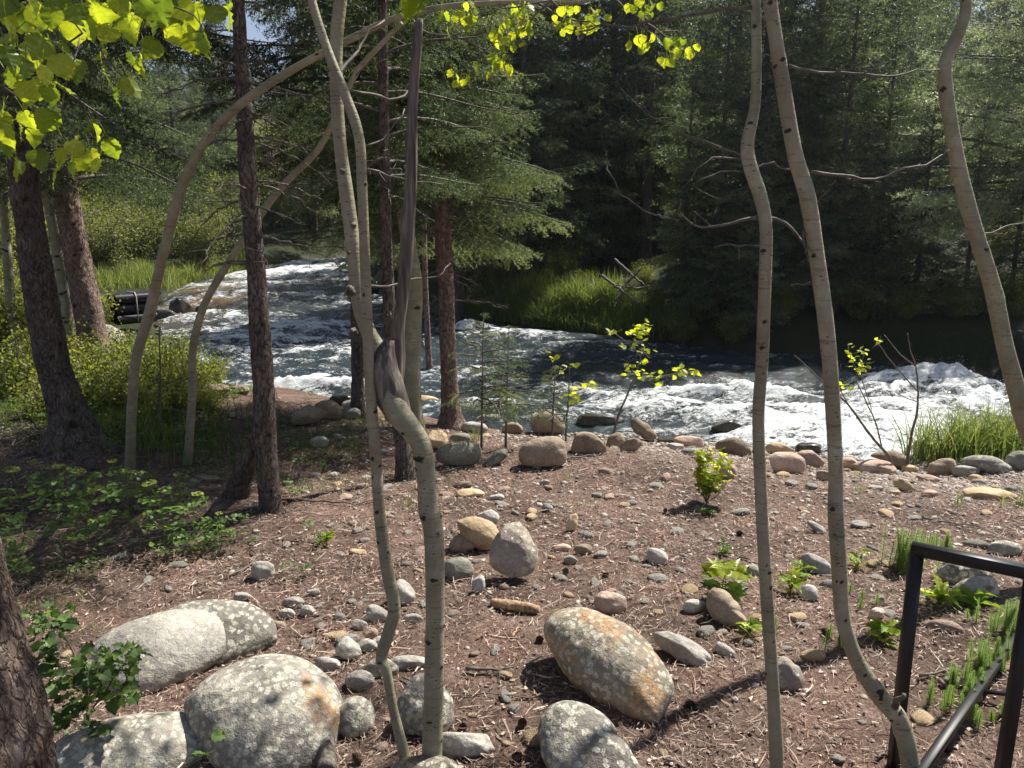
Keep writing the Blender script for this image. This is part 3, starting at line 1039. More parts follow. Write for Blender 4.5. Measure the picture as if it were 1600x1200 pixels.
# --- spruces
def needles_on(P0, D, L, spacing, nl, nw, r, rnd0):
    """needle triangles along many twigs at once"""
    cnt = np.maximum((L / spacing).astype(int), 2)
    idx = np.repeat(np.arange(len(L)), cnt)
    t = r.random(len(idx))
    p = P0[idx] + D[idx] * (L[idx] * t)[:, None]
    q = r.normal(size=(len(idx), 3))
    q -= D[idx] * np.sum(q * D[idx], 1)[:, None]
    q /= np.linalg.norm(q, axis=1)[:, None] + 1e-9
    nd_ = D[idx] * r.uniform(0.35, 1.0, len(idx))[:, None] + q
    nd_ /= np.linalg.norm(nd_, axis=1)[:, None]
    wv = np.cross(nd_, r.normal(size=(len(idx), 3)))
    wv /= np.linalg.norm(wv, axis=1)[:, None] + 1e-9
    ln = nl * r.uniform(0.7, 1.2, len(idx))[:, None]
    V = np.stack([p - wv * nw * 0.5, p + wv * nw * 0.5, p + nd_ * ln], 1).reshape(-1, 3)
    F = np.arange(len(idx) * 3).reshape(-1, 3)
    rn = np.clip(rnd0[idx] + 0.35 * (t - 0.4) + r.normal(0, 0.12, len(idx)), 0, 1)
    return V, F, rn


def spruce_crown(seed, H, z0, Rmax, nb, spacing=0.012, nl=0.04, nw=0.008, up=0.25, droop=0.55, twgap=0.085, skip=None, axis=None, dens_low=1.0, top_at=None):
    """returns needle Geo and wood Geo in the tree's own frame; axis(z)->(x,y) of the trunk"""
    r = np.random.default_rng(seed)
    GN, GW = Geo(), Geo()
    P0s, Ds, Ls, Rn = [], [], [], []
    ga = 2.39996
    for b in range(nb):
        t = (b + r.random()) / nb
        t = t ** 1.15
        z = z0 + (H - z0) * t
        az = b * ga + r.normal(0, 0.5)
        if skip is not None and z < skip[2] and abs((az - skip[0] + math.pi) % (2 * math.pi) - math.pi) < skip[1]:
            continue
        L = Rmax * ((1 - t) ** 0.8 * r.uniform(0.62, 1.12) + 0.06)
        if t < 0.12 and r.random() > dens_low:
            continue
        bx, by = axis(z) if axis else (0, 0)
        n = max(5, int(L / 0.12))
        s = np.linspace(0, 1, n)
        dz = up * r.uniform(0.4, 1.5) + 0.35 * t
        sag = droop * r.uniform(0.6, 1.3) * (1 - 0.6 * t)
        cur = r.normal(0, 0.22)
        ang = az + cur * s ** 1.5
        C = np.stack([bx + np.cos(ang) * L * s, by + np.sin(ang) * L * s, z + L * (dz * s - sag * s ** 2 + 0.16 * s ** 4)], 1)
        add_tube(GW, C, np.linspace(0.006 + 0.009 * L, 0.003, n), 4, cap=False)
        tone = r.uniform(0.05, 0.85)
        # the axis itself
        seg = C[1:] - C[:-1]; sl_ = np.linalg.norm(seg, axis=1)
        k0 = int(n * 0.3)
        P0s.append(C[:-1][k0:]); Ds.append(seg[k0:] / sl_[k0:, None]); Ls.append(sl_[k0:]); Rn.append(np.full(n - 1 - k0, tone))
        # side twigs
        m = max(4, int(L * 0.88 / twgap))
        st = np.linspace(0.14, 0.99, m) + r.normal(0, 0.012, m)
        for side in (-1, 1):
            ss = np.clip(st + r.normal(0, 0.01, m), 0.05, 1)
            keep = r.random(m) > 0.10
            ss = ss[keep]; k = len(ss)
            px_ = np.interp(ss, s, C[:, 0]); py_ = np.interp(ss, s, C[:, 1]); pz_ = np.interp(ss, s, C[:, 2])
            a2 = az + cur * ss + side * r.uniform(0.65, 1.15, k)
            ll = np.clip(0.50 * L * (1.02 - ss) ** 0.8 + 0.07, 0.06, 0.75) * r.uniform(0.7, 1.2, k)
            ze = r.uniform(-0.55, 0.02, k) - 0.25 * (1 - t)
            d = np.stack([np.cos(a2), np.sin(a2), ze], 1); d /= np.linalg.norm(d, axis=1)[:, None]
            p = np.stack([px_, py_, pz_], 1)
            P0s.append(p); Ds.append(d); Ls.append(ll); Rn.append(tone + r.normal(0, 0.08, k))
            # second-order twigs hanging off the longer ones
            lg = ll > 0.20
            for f in (0.35, 0.6, 0.8):
                if lg.sum() == 0: continue
                for s2 in (-1, 1):
                    a3 = a2[lg] + s2 * r.uniform(0.6, 1.0, lg.sum())
                    d3 = np.stack([np.cos(a3), np.sin(a3), ze[lg] - r.uniform(0, 0.4, lg.sum())], 1); d3 /= np.linalg.norm(d3, axis=1)[:, None]
                    P0s.append(p[lg] + d[lg] * (ll[lg] * f)[:, None]); Ds.append(d3); Ls.append(ll[lg] * 0.38 * (1.25 - f) + 0.03); Rn.append(np.full(lg.sum(), tone + 0.05))
    P0s, Ds, Ls, Rn = np.concatenate(P0s), np.concatenate(Ds), np.concatenate(Ls), np.concatenate(Rn)
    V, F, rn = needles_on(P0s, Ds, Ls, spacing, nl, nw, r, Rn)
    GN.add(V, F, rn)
    return GN, GW


def straight_trunk(H, r0, seed=0, lean=0.0):
    n = 26
    z = np.linspace(-0.15, H, n)
    C = np.stack([lean * z + 0.04 * fbm(z * 0.4 + seed, 0.0, 0.0, 2), 0.04 * fbm(z * 0.4 + seed, 5.0, 0.0, 2), z], 1)
    R = r0 * (1 - z / H * 0.95).clip(0.04) * (1 + 0.5 * np.exp(-np.maximum(z, 0) / 0.25))
    return C, R


def proto_spruce(seed, H, z0, Rm, nb, mat_n, **kw):
    root = bpy.data.objects.new('spruce_tree', None); COL.objects.link(root)
    C, R = straight_trunk(H, 0.011 * H + 0.02, seed)
    trunk_part(root, 'spruce', C, R, 12, [], M['spruce_bark'], seed=seed)
    gn, gw = spruce_crown(seed, H, z0, Rm, nb, **kw)
    # dead stubs and bare lower boughs
    r = np.random.default_rng(seed + 50)
    for k in range(int(14 * min(1, z0 / 2))):
        z = r.uniform(0.5, max(z0 + 0.6, 1.2)); a = r.uniform(0, 6.28); L = r.uniform(0.3, 1.1)
        s = np.linspace(0, 1, 6)
        add_tube(gw, np.stack([np.cos(a) * L * s, np.sin(a) * L * s, z + L * (0.05 * s - 0.35 * s ** 2)], 1), np.linspace(0.012, 0.003, 6), 4, cap=False)
    w = gw.obj('boughs', M['twig'], root, vattr=None)
    c = gn.obj('needles', mat_n, root)
    w['kind'] = 'stuff'; c['kind'] = 'stuff'
    root['category'] = 'spruce'
    return root


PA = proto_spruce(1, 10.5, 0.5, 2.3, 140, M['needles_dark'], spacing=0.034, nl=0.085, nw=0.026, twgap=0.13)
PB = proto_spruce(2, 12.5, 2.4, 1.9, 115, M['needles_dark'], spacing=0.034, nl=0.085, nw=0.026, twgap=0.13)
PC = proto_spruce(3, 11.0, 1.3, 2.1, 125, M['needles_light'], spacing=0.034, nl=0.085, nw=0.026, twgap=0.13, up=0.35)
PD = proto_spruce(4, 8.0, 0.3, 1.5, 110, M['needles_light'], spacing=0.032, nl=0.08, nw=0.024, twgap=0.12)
PE = proto_spruce(5, 6.9, 1.5, 3.5, 125, M['needles_sun_pale'], spacing=0.020, nl=0.062, nw=0.014, twgap=0.12, up=0.30, droop=0.55, skip=(math.radians(42), 0.8, 99))  # sunward boughs left out so the sun reaches the rest
USED = set()


def plant_tree(proto, x, y, rz, s, label, group=None, name=None):
    z = tz(x, y) - 0.03
    if proto.name not in USED and name is None:
        USED.add(proto.name)
        o = proto
        o.location = (x, y, z); o.rotation_euler = (0, 0, rz); o.scale = (s, s, s)
        o['label'] = label
        if group: o['group'] = group
        return o
    o = dup(proto, (x, y, z), rz, s, label, group)
    o['category'] = proto['category']
    if not group and 'group' in o: del o['group']
    if name: o.name = name
    return o


GRP = 'spruces of the forest across the river'
LDARK = 'tall dark spruce deep in the forest across the river'
LLIT = 'green spruce on the slope beyond the river bend'


def bank_at(px, y):
    d = ray(px, 600)
    return d[0] / d[1] * y


# hand-placed on the far bank: (px column, distance, proto, rz, scale, label)
for (px, y, pr, rz, s_, lb) in [
        (1600, 13.7, PE, 0.0, 1.0, 'big spruce across the river at right, its long boughs coloured pale as if sunlit'),
        (1345, 21.5, PA, 1.1, 0.95, 'low dark spruce across the river behind the tall grass clump'),
        (1320, 18.0, PA, 2.3, 0.95, 'dark low-branched spruce across the river behind the foaming standing wave'),
        (1240, 15.2, PA, 4.0, 0.92, 'dark spruce across the river seen between the two close aspen stems'),
        (1165, 15.6, PA, 5.2, 0.85, 'dark spruce across the river just left of the slender right aspen'),
        (1000, 20.0, PB, 0.8, 1.0, 'spruce with bare lower trunk behind the sunlit gap in the far bank'),
        (712, 16.6, PB, 2.6, 0.9, 'thin-trunked spruce on the far bank just behind the red-brown trunk'), (752, 18.2, PB, 4.6, 0.85, 'slender spruce on the far bank left of the long grass'), (815, 17.6, PB, 1.2, 0.8, 'slender bare-trunked spruce standing in the far bank grass'),
        (1230, 14.3, PA, 1.4, 0.55, 'small low spruce at the water behind the slim aspen'), (1175, 13.6, PD, 2.4, 0.5, 'little spruce at the dark water edge left of the bent aspen'), (1350, 14.2, PA, 3.9, 0.5, 'small dark spruce at the water behind the leafy bare stems'),
        (1490, 13.3, PD, 0.9, 0.42, 'little spruce on the far bank above the right end of the standing wave'), (1560, 13.3, PA, 2.9, 0.36, 'little dark spruce on the far bank behind the curved right aspen'), (1060, 15.0, PD, 5.0, 0.6, 'little spruce beside the dead branches on the far bank'),
        (1290, 13.9, PA, 0.4, 0.62, 'low spruce hanging over the dark water between the right aspens'), (1110, 14.2, PA, 3.4, 0.55, 'small low spruce overhanging the dark water left of the slim aspen'), (1415, 13.6, PA, 5.1, 0.40, 'small low spruce overhanging the water behind the standing wave'),
        (945, 20.5, PB, 2.0, 1.0, 'spruce with a thick bare trunk behind the far bank grass'),
        (860, 22.5, PB, 3.1, 0.95, 'thin spruce standing behind the willow at the far bank grass'),
        (790, 19.0, PC, 4.4, 0.95, 'green spruce behind the far bank left of the willow'),
        (735, 23.5, PB, 5.1, 1.0, 'dark spruce just right of the red-barked trunk, on the far bank'),
        (640, 25.0, PA, 0.5, 1.1, 'dark spruce filling the gap behind the dead grey stem'),
        (560, 34.0, PB, 1.5, 1.2, 'dark spruce at the inner side of the river bend')]:
    plant_tree(pr, bank_at(px, y), y, rz, s_, lb)

r_ = np.random.default_rng(21)
spots = []
tries = 0
while len(spots) < 150 and tries < 9000:
    tries += 1
    y = 15.5 + 62 * r_.random() ** 1.25
    x = r_.uniform(-0.80, 0.80) * y
    if x > 4 and y < 17: continue
    if x < 0 and y < 30: continue
    spacing = 1.7 if y < 24 else (2.3 if y < 40 else 3.3)
    if any((x - a) ** 2 + (y - b) ** 2 < spacing ** 2 for a, b, _ in spots): continue
    dmin = min(float(seg_dist(np.array([x]), np.array([y]), near_w)[0]), float(seg_dist(np.array([x]), np.array([y]), far_w)[0]))
    if in_poly(np.array([x]), np.array([y]), POLY)[0] or dmin < 1.4: continue
    pxc = 800 + FOC * x / (y * cp)
    if 375 < pxc < 465: continue           # the gap where the sky shows
    if pxc < 560 and y < 33: continue
    kk = (x - 9.1) * 0.743 + (y - 13.7) * 0.669
    if -1 < kk < 17 and abs((x - 9.1) * 0.669 - (y - 13.7) * 0.743) < 4.4: continue
    kk = (x - 0.8) * 0.743 + (y - 14.5) * 0.669
    if 1 < kk < 13 and abs((x - 0.8) * 0.669 - (y - 14.5) * 0.743) < 1.7: continue
    if 860 < pxc < 1010 and y < 26 and r_.random() < 0.5: continue
    spots.append((x, y, pxc))
for (x, y, pxc) in spots:
    left = x < -0.12 * y
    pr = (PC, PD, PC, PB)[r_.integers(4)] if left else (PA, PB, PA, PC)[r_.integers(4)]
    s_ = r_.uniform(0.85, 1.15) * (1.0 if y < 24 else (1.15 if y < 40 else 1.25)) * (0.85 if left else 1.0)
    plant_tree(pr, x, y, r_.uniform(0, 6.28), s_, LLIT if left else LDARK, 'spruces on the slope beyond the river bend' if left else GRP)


# --- willows and broadleaf shrubs
RANK = ['nearest', 'second', 'third', 'fourth', 'fifth', 'sixth', 'seventh', 'eighth', 'ninth', 'tenth', 'eleventh', 'twelfth', 'thirteenth', 'fourteenth', 'fifteenth', 'sixteenth', 'seventeenth', 'eighteenth']
COLS = [(-900, 'left of the picture edge'), (0, 'at the left edge'), (60, 'behind the big left trunks'), (160, 'behind the arching aspen'), (255, 'right of the arching aspen'), (330, 'left of the slim dark trunk'), (400, 'right of the slim dark trunk'),
        (470, 'left of the aspen pair'), (540, 'behind the aspen pair'), (640, 'behind the dead grey stem'), (700, 'behind the red-brown spruce'), (790, 'above the long bank grass'), (900, 'above the dead bank branches'),
        (1030, 'left of the slim aspen'), (1160, 'behind the slim aspen'), (1235, 'behind the bent aspen'), (1330, 'behind the bare shore shrubs'), (1430, 'behind the standing wave'), (1530, 'behind the curved right aspen'), (1600, 'beyond the right edge')]


def label_by_place(objs, what):
    cols = {}
    for o in objs:
        x, y = o.location[0], o.location[1]
        px = 800 + FOC * x / (y * cp)
        nm = [c for c in COLS if px >= c[0]][-1][1] if px >= -900 else COLS[0][1]
        cols.setdefault(nm, []).append((y, o))
    for nm, L in cols.items():
        L.sort(key=lambda t: t[0])
        for k, (y, o) in enumerate(L):
            o['label'] = what + ' ' + nm + ((', ' + RANK[k] + (' of its line' if k == 0 else '')) if len(L) > 1 else '')


label_by_place([o for o in bpy.data.objects if o.get('group') == GRP], 'dark forest spruce across the river')
label_by_place([o for o in bpy.data.objects if o.get('group') == 'spruces on the slope beyond the river bend'], 'green slope spruce')
def willow_proto(seed, H, R, nst, nleaf, mt, lsize=0.055, name='willow_shrub'):
    r = np.random.default_rng(seed)
    root = bpy.data.objects.new(name, None); COL.objects.link(root)
    GS, GL = Geo(), Geo()
    pts = []
    for k in range(nst):
        a = r.uniform(0, 6.28); rad = R * r.uniform(0.2, 1.0); h = H * r.uniform(0.55, 1.05)
        s = np.linspace(0, 1, 8)
        C = np.stack([np.cos(a) * rad * s ** 1.4 + 0.1 * r.normal(), np.sin(a) * rad * s ** 1.4 + 0.1 * r.normal(), h * s - 0.05], 1)
        add_tube(GS, C, np.linspace(0.012, 0.003, 8), 4, cap=False)
        m = nleaf // nst
        t = r.uniform(0.18, 1.0, m) ** 0.8
        P = np.stack([np.interp(t, s, C[:, i]) for i in range(3)], 1)
        P += r.normal(0, 1, (m, 3)) * (0.05 + 0.16 * R * t)[:, None] * 0.8
        pts.append(P)
    P = np.concatenate(pts)
    P[:, 2] = np.abs(P[:, 2])
    clump = 0.5 + 0.6 * fbm(P[:, 0] * 2, P[:, 1] * 2, P[:, 2] * 2, 2)
    leaf_cloud(GL, P, lsize, np.clip(clump + r.normal(0, 0.15, len(P)), 0, 1), r)
    s1 = GS.obj('stems', M['twig'], root); s2 = GL.obj('foliage', mt, root)
    s1['kind'] = 'stuff'; s2['kind'] = 'stuff'
    root['category'] = 'shrub'
    return root


WA = willow_proto(31, 2.6, 1.5, 34, 7000, M['willow'], 0.075)
WB = willow_proto(32, 1.9, 1.1, 30, 6000, M['bush'], 0.06)
WC = willow_proto(33, 3.6, 1.6, 30, 8000, M['bush'], 0.08)
LW = 'sunlit willow shrub along the bank of the river bend'
GW_ = 'willow shrubs along the river bend'
wspots = []
for (px, py_base, y, pr, s_) in [
        (480, 395, 44, WA, 1.2), (440, 400, 40, WA, 1.1), (395, 410, 35, WA, 1.15), (350, 415, 32, WC, 0.9), (310, 425, 29, WA, 1.0), (330, 430, 26.5, WA, 0.9),
        (270, 425, 30, WC, 0.9), (230, 430, 27, WA, 1.0), (180, 430, 24, WA, 0.9), (140, 430, 26, WC, 0.9), (205, 400, 36, WC, 1.0), (290, 395, 40, WC, 1.1), (370, 380, 46, WC, 1.2),
        (430, 370, 56, WC, 1.6), (330, 360, 60, WC, 1.6), (250, 360, 52, WC, 1.4), (150, 380, 40, WC, 1.2), (60, 400, 28, WA, 1.0), (20, 420, 22, WC, 1.0), (90, 410, 32, WC, 1.2),
        (500, 400, 39, WA, 0.9), (528, 400, 42, WA, 1.0), (470, 400, 47, WA, 1.2), (545, 400, 47, WC, 1.0), (450, 400, 41, WA, 0.9), (515, 400, 46, WA, 1.2), (510, 385, 50, WC, 1.3), (460, 375, 62, WC, 1.7), (400, 355, 75, WC, 1.4)]:
    x = bank_at(px, y)
    wspots.append((x, y, pr, s_, LW, GW_))
for (px, y, pr, s_) in [(905, 16.6, WB, 0.32), (870, 17.5, WA, 0.4), (1000, 17.2, WB, 0.3), (1045, 21, WC, 0.8), (960, 23, WC, 0.8), (820, 20, WB, 0.8), (760, 19.5, WB, 0.7),
                        (1060, 13.9, WB, 0.4), (1140, 13.5, WB, 0.35), (1210, 13.5, WB, 0.4), (1330, 13.3, WB, 0.4), (1400, 13.2, WB, 0.35), (1480, 13.1, WB, 0.4), (1560, 13.0, WB, 0.45), (1020, 15.0, WB, 0.28), (780, 17.2, WA, 0.4), (840, 16.6, WB, 0.35), (950, 15.6, WB, 0.28), (1150, 24, WC, 0.8), (1300, 19, WB, 0.8), (1420, 20, WB, 0.8), (1540, 18, WB, 0.7), (1200, 18, WB, 0.7), (1590, 21, WC, 0.8), (920, 28, WC, 1.0), (850, 30, WC, 1.0), (1010, 30, WC, 1.1)]:
    wspots.append((bank_at(px, y), y, pr, s_, 'leafy undergrowth shrub in the shade under the far bank spruces', 'shrubs under the far bank spruces'))
for (x, y, pr, s_, lb, gp) in wspots:
    o = plant_tree(pr, x, y, r_.uniform(0, 6.28), s_, lb, gp)
    o.location.z -= 0.02

label_by_place([o for o in bpy.data.objects if o.get('group') == GW_], 'sunlit willow by the river bend')
label_by_place([o for o in bpy.data.objects if o.get('group') == 'shrubs under the far bank spruces'], 'shaded far bank shrub')

# low yellow-green bushes on the camera's bank, left
BA = willow_proto(41, 0.75, 0.55, 26, 2600, M['bush'], 0.045, 'leafy_bush')
BB = willow_proto(42, 1.05, 0.6, 24, 3000, M['bush'], 0.05, 'leafy_bush')
BSP = []
for (px, py, pr, s_) in [
        (30, 620, BA, 1), (70, 560, BB, 1), (5, 560, BB, 1), (140, 600, BA, 0.9), (165, 575, BA, 0.8), (150, 630, BA, 0.9), (215, 605, BA, 0.85), (250, 610, BA, 0.9), (195, 575, BA, 0.75), (230, 580, BA, 0.7), (80, 650, BA, 0.7), (270, 650, BA, 0.6), (320, 640, BA, 0.5),
        (275, 590, BA, 0.9), (290, 620, BA, 0.8), (330, 600, BA, 0.6), (130, 540, BB, 1.0), (50, 520, BB, 1), (15, 510, BB, 1), (90, 500, BB, 1), (150, 520, BA, 0.7), (200, 640, BA, 0.7),
        (345, 575, BA, 0.4), (60, 600, BA, 1.0), (105, 480, BB, 0.9), (5, 470, BB, 1.0), (35, 470, BB, 1.0)]:
    p = on_ground(px, py)
    BSP.append((p[0], p[1], pr, s_))
for (x, y, pr, s_) in BSP:
    plant_tree(pr, x, y, r_.uniform(0, 6.28), s_, 'yellow-green leafy bush in the sunny thicket left of the river', 'bushes in the sunny thicket left of the river')

label_by_place([o for o in bpy.data.objects if o.get('group') == 'bushes in the sunny thicket left of the river'], 'yellow-green thicket bush')

# ------------------------------------------------------------------ foreground aspens
def aspen(name, pts, label, y0, y1=None, seg=20, nk=8, knots=(), top=None, crown=0, branches=(), cat='aspen tree', seed=0, m='aspen', kind='aspen', ws=1.0):
    pts = [(a_, b_, c_ * ws) for a_, b_, c_ in pts]
    C, R = px_curve(pts, y0, y1, step=0.014 if y0 < 4 else 0.03)
    if top is not None:            # carry the stem on above the picture
        d = C[-1] - C[-8]; d /= np.linalg.norm(d)
        Q = np.array([C[-1] + d * (0.4 * k) + np.array([0.03 * k, 0.02 * k, 0.03 * k * k]) * 0.5 for k in range(1, int(top / 0.4) + 1)])
        C = np.vstack([C, Q]); R = np.concatenate([R, np.linspace(R[-1], R[-1] * 0.35, len(Q))])
    base = C[0].copy()
    root = tree_root(name, base, label, cat)
    kn = rand_knots(C, R, nk, (0.3, 0.75)) + px_knots(C, R, knots)
    trunk_part(root, kind, C, R, seg, kn, M[m], seed=seed)
    for bpts, yy0, yy1, sd in branches:
        px_branch(root, bpts, yy0, yy1, side=sd)
    if crown:
        r = np.random.default_rng(seed + 7)
        g = Geo(); gw = Geo()
        tip = C[-1]; P = []
        for k in range(16 if crown < 2000 else 34):
            a = r.uniform(0, 6.28); L = r.uniform(0.3, 0.9) * (1.0 if crown < 2000 else 1.5); i = r.integers(len(C) - (5 if top else 2), len(C))
            s = np.linspace(0, 1, 6)
            b_ = C[i] + np.stack([np.cos(a) * L * s, np.sin(a) * L * s, L * (0.6 * s)], 1)
            add_tube(gw, b_, np.linspace(0.008, 0.002, 6), 4, cap=False)
            nq = crown // (16 if crown < 2000 else 34)
            t = r.uniform(0.2, 1, nq)
            P.append(np.stack([np.interp(t, s, b_[:, q]) for q in range(3)], 1) + r.normal(0, 0.10, (nq, 3)))
        P = np.concatenate(P)
        leaf_cloud(g, P, 0.05, r.uniform(0.2, 1, len(P)), r, aspect=0.95)
        c = part(g, 'crown', M['aspen_leaf'], root); c['kind'] = 'stuff'
        part(gw, 'twigs', M['twig'], root, vattr='knot')['kind'] = 'stuff'
    return root, C, R


YB = 2.52
aspen('aspen_tree', [(640, 1225, 26), (632, 1180, 25), (615, 1110, 20), (604, 1050, 21), (596, 1028, 25), (608, 985, 26), (616, 950, 27), (606, 895, 27), (594, 810, 25), (586, 700, 24), (578, 600, 23), (572, 450, 22),
                     (566, 300, 22), (561, 215, 22), (540, 150, 21), (512, 80, 20), (487, 0, 18), (470, -80, 16)],
      'slender kinked aspen stem, left one of the pair rising from one spot', YB, 2.75, ws=0.74, nk=12, knots=[(596, 1030, 0.8), (583, 715, 0.5), (570, 460, 0.4), (612, 900, 0.4)], top=2.0, crown=500, seed=1,
      branches=[([(571, 446, 7), (610, 447, 6), (640, 438, 6), (680, 433, 5), (706, 414, 3)], 2.7, 3.1, 2), ([(548, 142, 8), (590, 150, 7), (630, 152, 8), (640, 138, 5)], 2.75, 3.0, 1),
                ([(560, 262, 6), (592, 270, 5), (634, 281, 4), (690, 290, 3)], 2.75, 2.9, 3), ([(572, 262, 5), (600, 245, 4), (640, 240, 3)], 2.75, 2.5, 2),
                ([(523, 120, 10), (548, 90, 8), (570, 60, 6), (600, 30, 4)], 2.75, 3.0, 1), ([(568, 230, 5), (600, 215, 4), (632, 170, 3)], 2.74, 2.9, 1)])
r2, C2, R2 = aspen('aspen_tree', [(676, 1230, 42), (675, 1180, 39), (678, 1050, 37), (680, 950, 36), (679, 860, 38), (676, 820, 39), (669, 790, 38), (665, 730, 36), (658, 695, 38), (640, 668, 42), (622, 645, 46), (610, 620, 44), (601, 590, 40), (600, 560, 34), (600, 545, 24)],
      'thick bent aspen of the pair, its upper part turned to dead grey wood', YB, 2.72, ws=0.82, seg=26, nk=9, knots=[(680, 898, 0.55), (652, 716, 0.5), (633, 683, 0.4), (690, 1040, 0.4), (672, 1120, 0.35), (686, 827, 0.5)], seed=2)


def dead_part(root, pts, y0, y1, name, m='dead', seg=18, kn=()):
    C, R = px_curve(pts, y0, y1, step=0.02)

    def rough(P, N, RR):
        a = np.arctan2(N[..., 1], N[..., 0])
        return RR[:, None] * (0.16 * fbm(np.cos(a) * 3.5, np.sin(a) * 3.5, P[..., 2] * 2.5, 4) + 0.05 * perlin(np.cos(a) * 9, np.sin(a) * 9, P[..., 2] * 8))
    g = Geo()
    V, F, F2 = tube(C, R, seg, True, rough)
    g.add(V, F, 0.5, 0.0); g.T.append(F2); g.rT.append(np.full(len(F2), 0.5))
    return part(g, name, M[m], root, smooth=True, vattr='knot')


dead_part(r2, [(634, 672, 20), (622, 645, 40), (608, 612, 50), (600, 582, 48), (602, 555, 36), (610, 530, 14)], 2.69, 2.70, 'dead_bark', seg=26)
dead_part(r2, [(612, 655, 22), (617, 600, 26), (620, 555, 24), (622, 515, 20), (629, 460, 19), (635, 400, 21), (637, 350, 22), (641, 300, 20), (643, 230, 18), (645, 150, 17), (650, 90, 16), (653, 55, 15), (655, 30, 12)], 2.72, 2.78, 'dead_stem')
trunk_part(r2, 'aspen', *px_curve([(608, 590, 28), (596, 555, 26), (574, 515, 24), (560, 470, 23), (555, 420, 23), (550, 370, 23), (541, 300, 22), (533, 240, 20), (527, 170, 20), (525, 80, 20), (532, 0, 20), (545, -90, 18), (556, -190, 14), (570, -320, 8)], 2.74, 2.95, step=0.015),
           20, px_knots(*px_curve([(600, 560, 34), (560, 470, 28), (555, 420, 28), (541, 300, 25), (527, 170, 20), (525, 80, 20), (545, -90, 18)], 2.74, 2.95), []), M['aspen'], name='live_stem')
g = Geo()
for px, py, s_ in [(547, 455, 17), (553, 520, 15), (535, 268, 9), (552, 352, 9), (545, 395, 7)]:   # black swollen knots on the live stem
    c = at_y(px, py, 2.70)
    rr = 0.5 * s_ * depth_of(c) / FOC
    u, v = np.meshgrid(np.linspace(0, 2 * np.pi, 13)[:-1], np.linspace(0.02, np.pi - 0.02, 9))
    S = np.stack([np.cos(u) * np.sin(v), np.sin(u) * np.sin(v), np.cos(v)], -1).reshape(-1, 3)
    S = S * (rr * (1 + 0.5 * fbm(S[:, 0] * 2 + px, S[:, 1] * 2, S[:, 2] * 2, 3)))[:, None] + c
    i, j = np.meshgrid(np.arange(8), np.arange(12), indexing='ij')
    g.add(S, np.stack([i * 12 + j, i * 12 + (j + 1) % 12, (i + 1) * 12 + (j + 1) % 12, (i + 1) * 12 + j], -1).reshape(-1, 4))
part(g, 'knots', M['dead'], r2, smooth=True, vattr='knot')

g_right = [(1214, 1290, 27), (1213, 1180, 27), (1208, 1080, 25), (1200, 960, 25), (1193, 850, 24), (1188, 750, 24), (1185, 650, 23), (1191, 560, 24), (1195, 450, 24), (1197, 360, 24), (1189, 310, 26), (1173, 262, 27), (1168, 225, 25),
           (1180, 160, 20), (1182, 80, 19), (1181, 0, 18), (1179, -100, 16)]
aspen('aspen_tree', g_right, 'slim aspen with a crook high up, left stem of the crossing pair on the right', 2.42, 2.62, ws=0.80, nk=14, seed=3, top=1.6, crown=500,
      knots=[(1176, 706, 0.55), (1205, 715, 0.4), (1190, 585, 0.3), (1205, 340, 0.5), (1202, 915, 0.45), (1196, 560, 0.3), (1205, 1000, 0.3)],
      branches=[([(1163, 246, 6), (1130, 232, 5), (1095, 219, 4), (1062, 205, 3), (1010, 180, 2), (975, 140, 2)], 2.6, 2.9, 3), ([(1163, 252, 6), (1125, 246, 5), (1098, 252, 4), (1082, 275, 3), (1075, 290, 2)], 2.6, 2.5, 1),
                ([(1186, 340, 9), (1150, 346, 7), (1120, 354, 6), (1085, 350, 5), (1068, 338, 4), (1066, 312, 3)], 2.6, 2.4, 2), ([(1180, 340, 9), (1205, 341, 9), (1230, 350, 8), (1250, 365, 7), (1258, 395, 5)], 2.55, 2.50, 1),
                ([(1175, 12, 10), (1130, 14, 9), (1085, 22, 8), (1050, 30, 7), (1000, 38, 6), (950, 40, 5), (905, 48, 4)], 2.6, 3.1, 6), ([(1186, 384, 5), (1150, 384, 4), (1115, 381, 3)], 2.58, 2.5, 1),
                ([(1176, 262, 6), (1200, 256, 5), (1235, 262, 4)], 2.58, 2.7, 1), ([(1184, 95, 6), (1200, 86, 4), (1216, 95, 3)], 2.6, 2.6, 0), ([(1166, 268, 4), (1120, 268, 4), (1095, 280, 3), (1080, 290, 2), (1110, 308, 2), (1140, 312, 1.5)], 2.6, 2.5, 0),
                ([(1060, 345, 4), (1010, 330, 4), (970, 300, 4), (952, 265, 3), (948, 235, 2)], 2.5, 2.9, 2)])
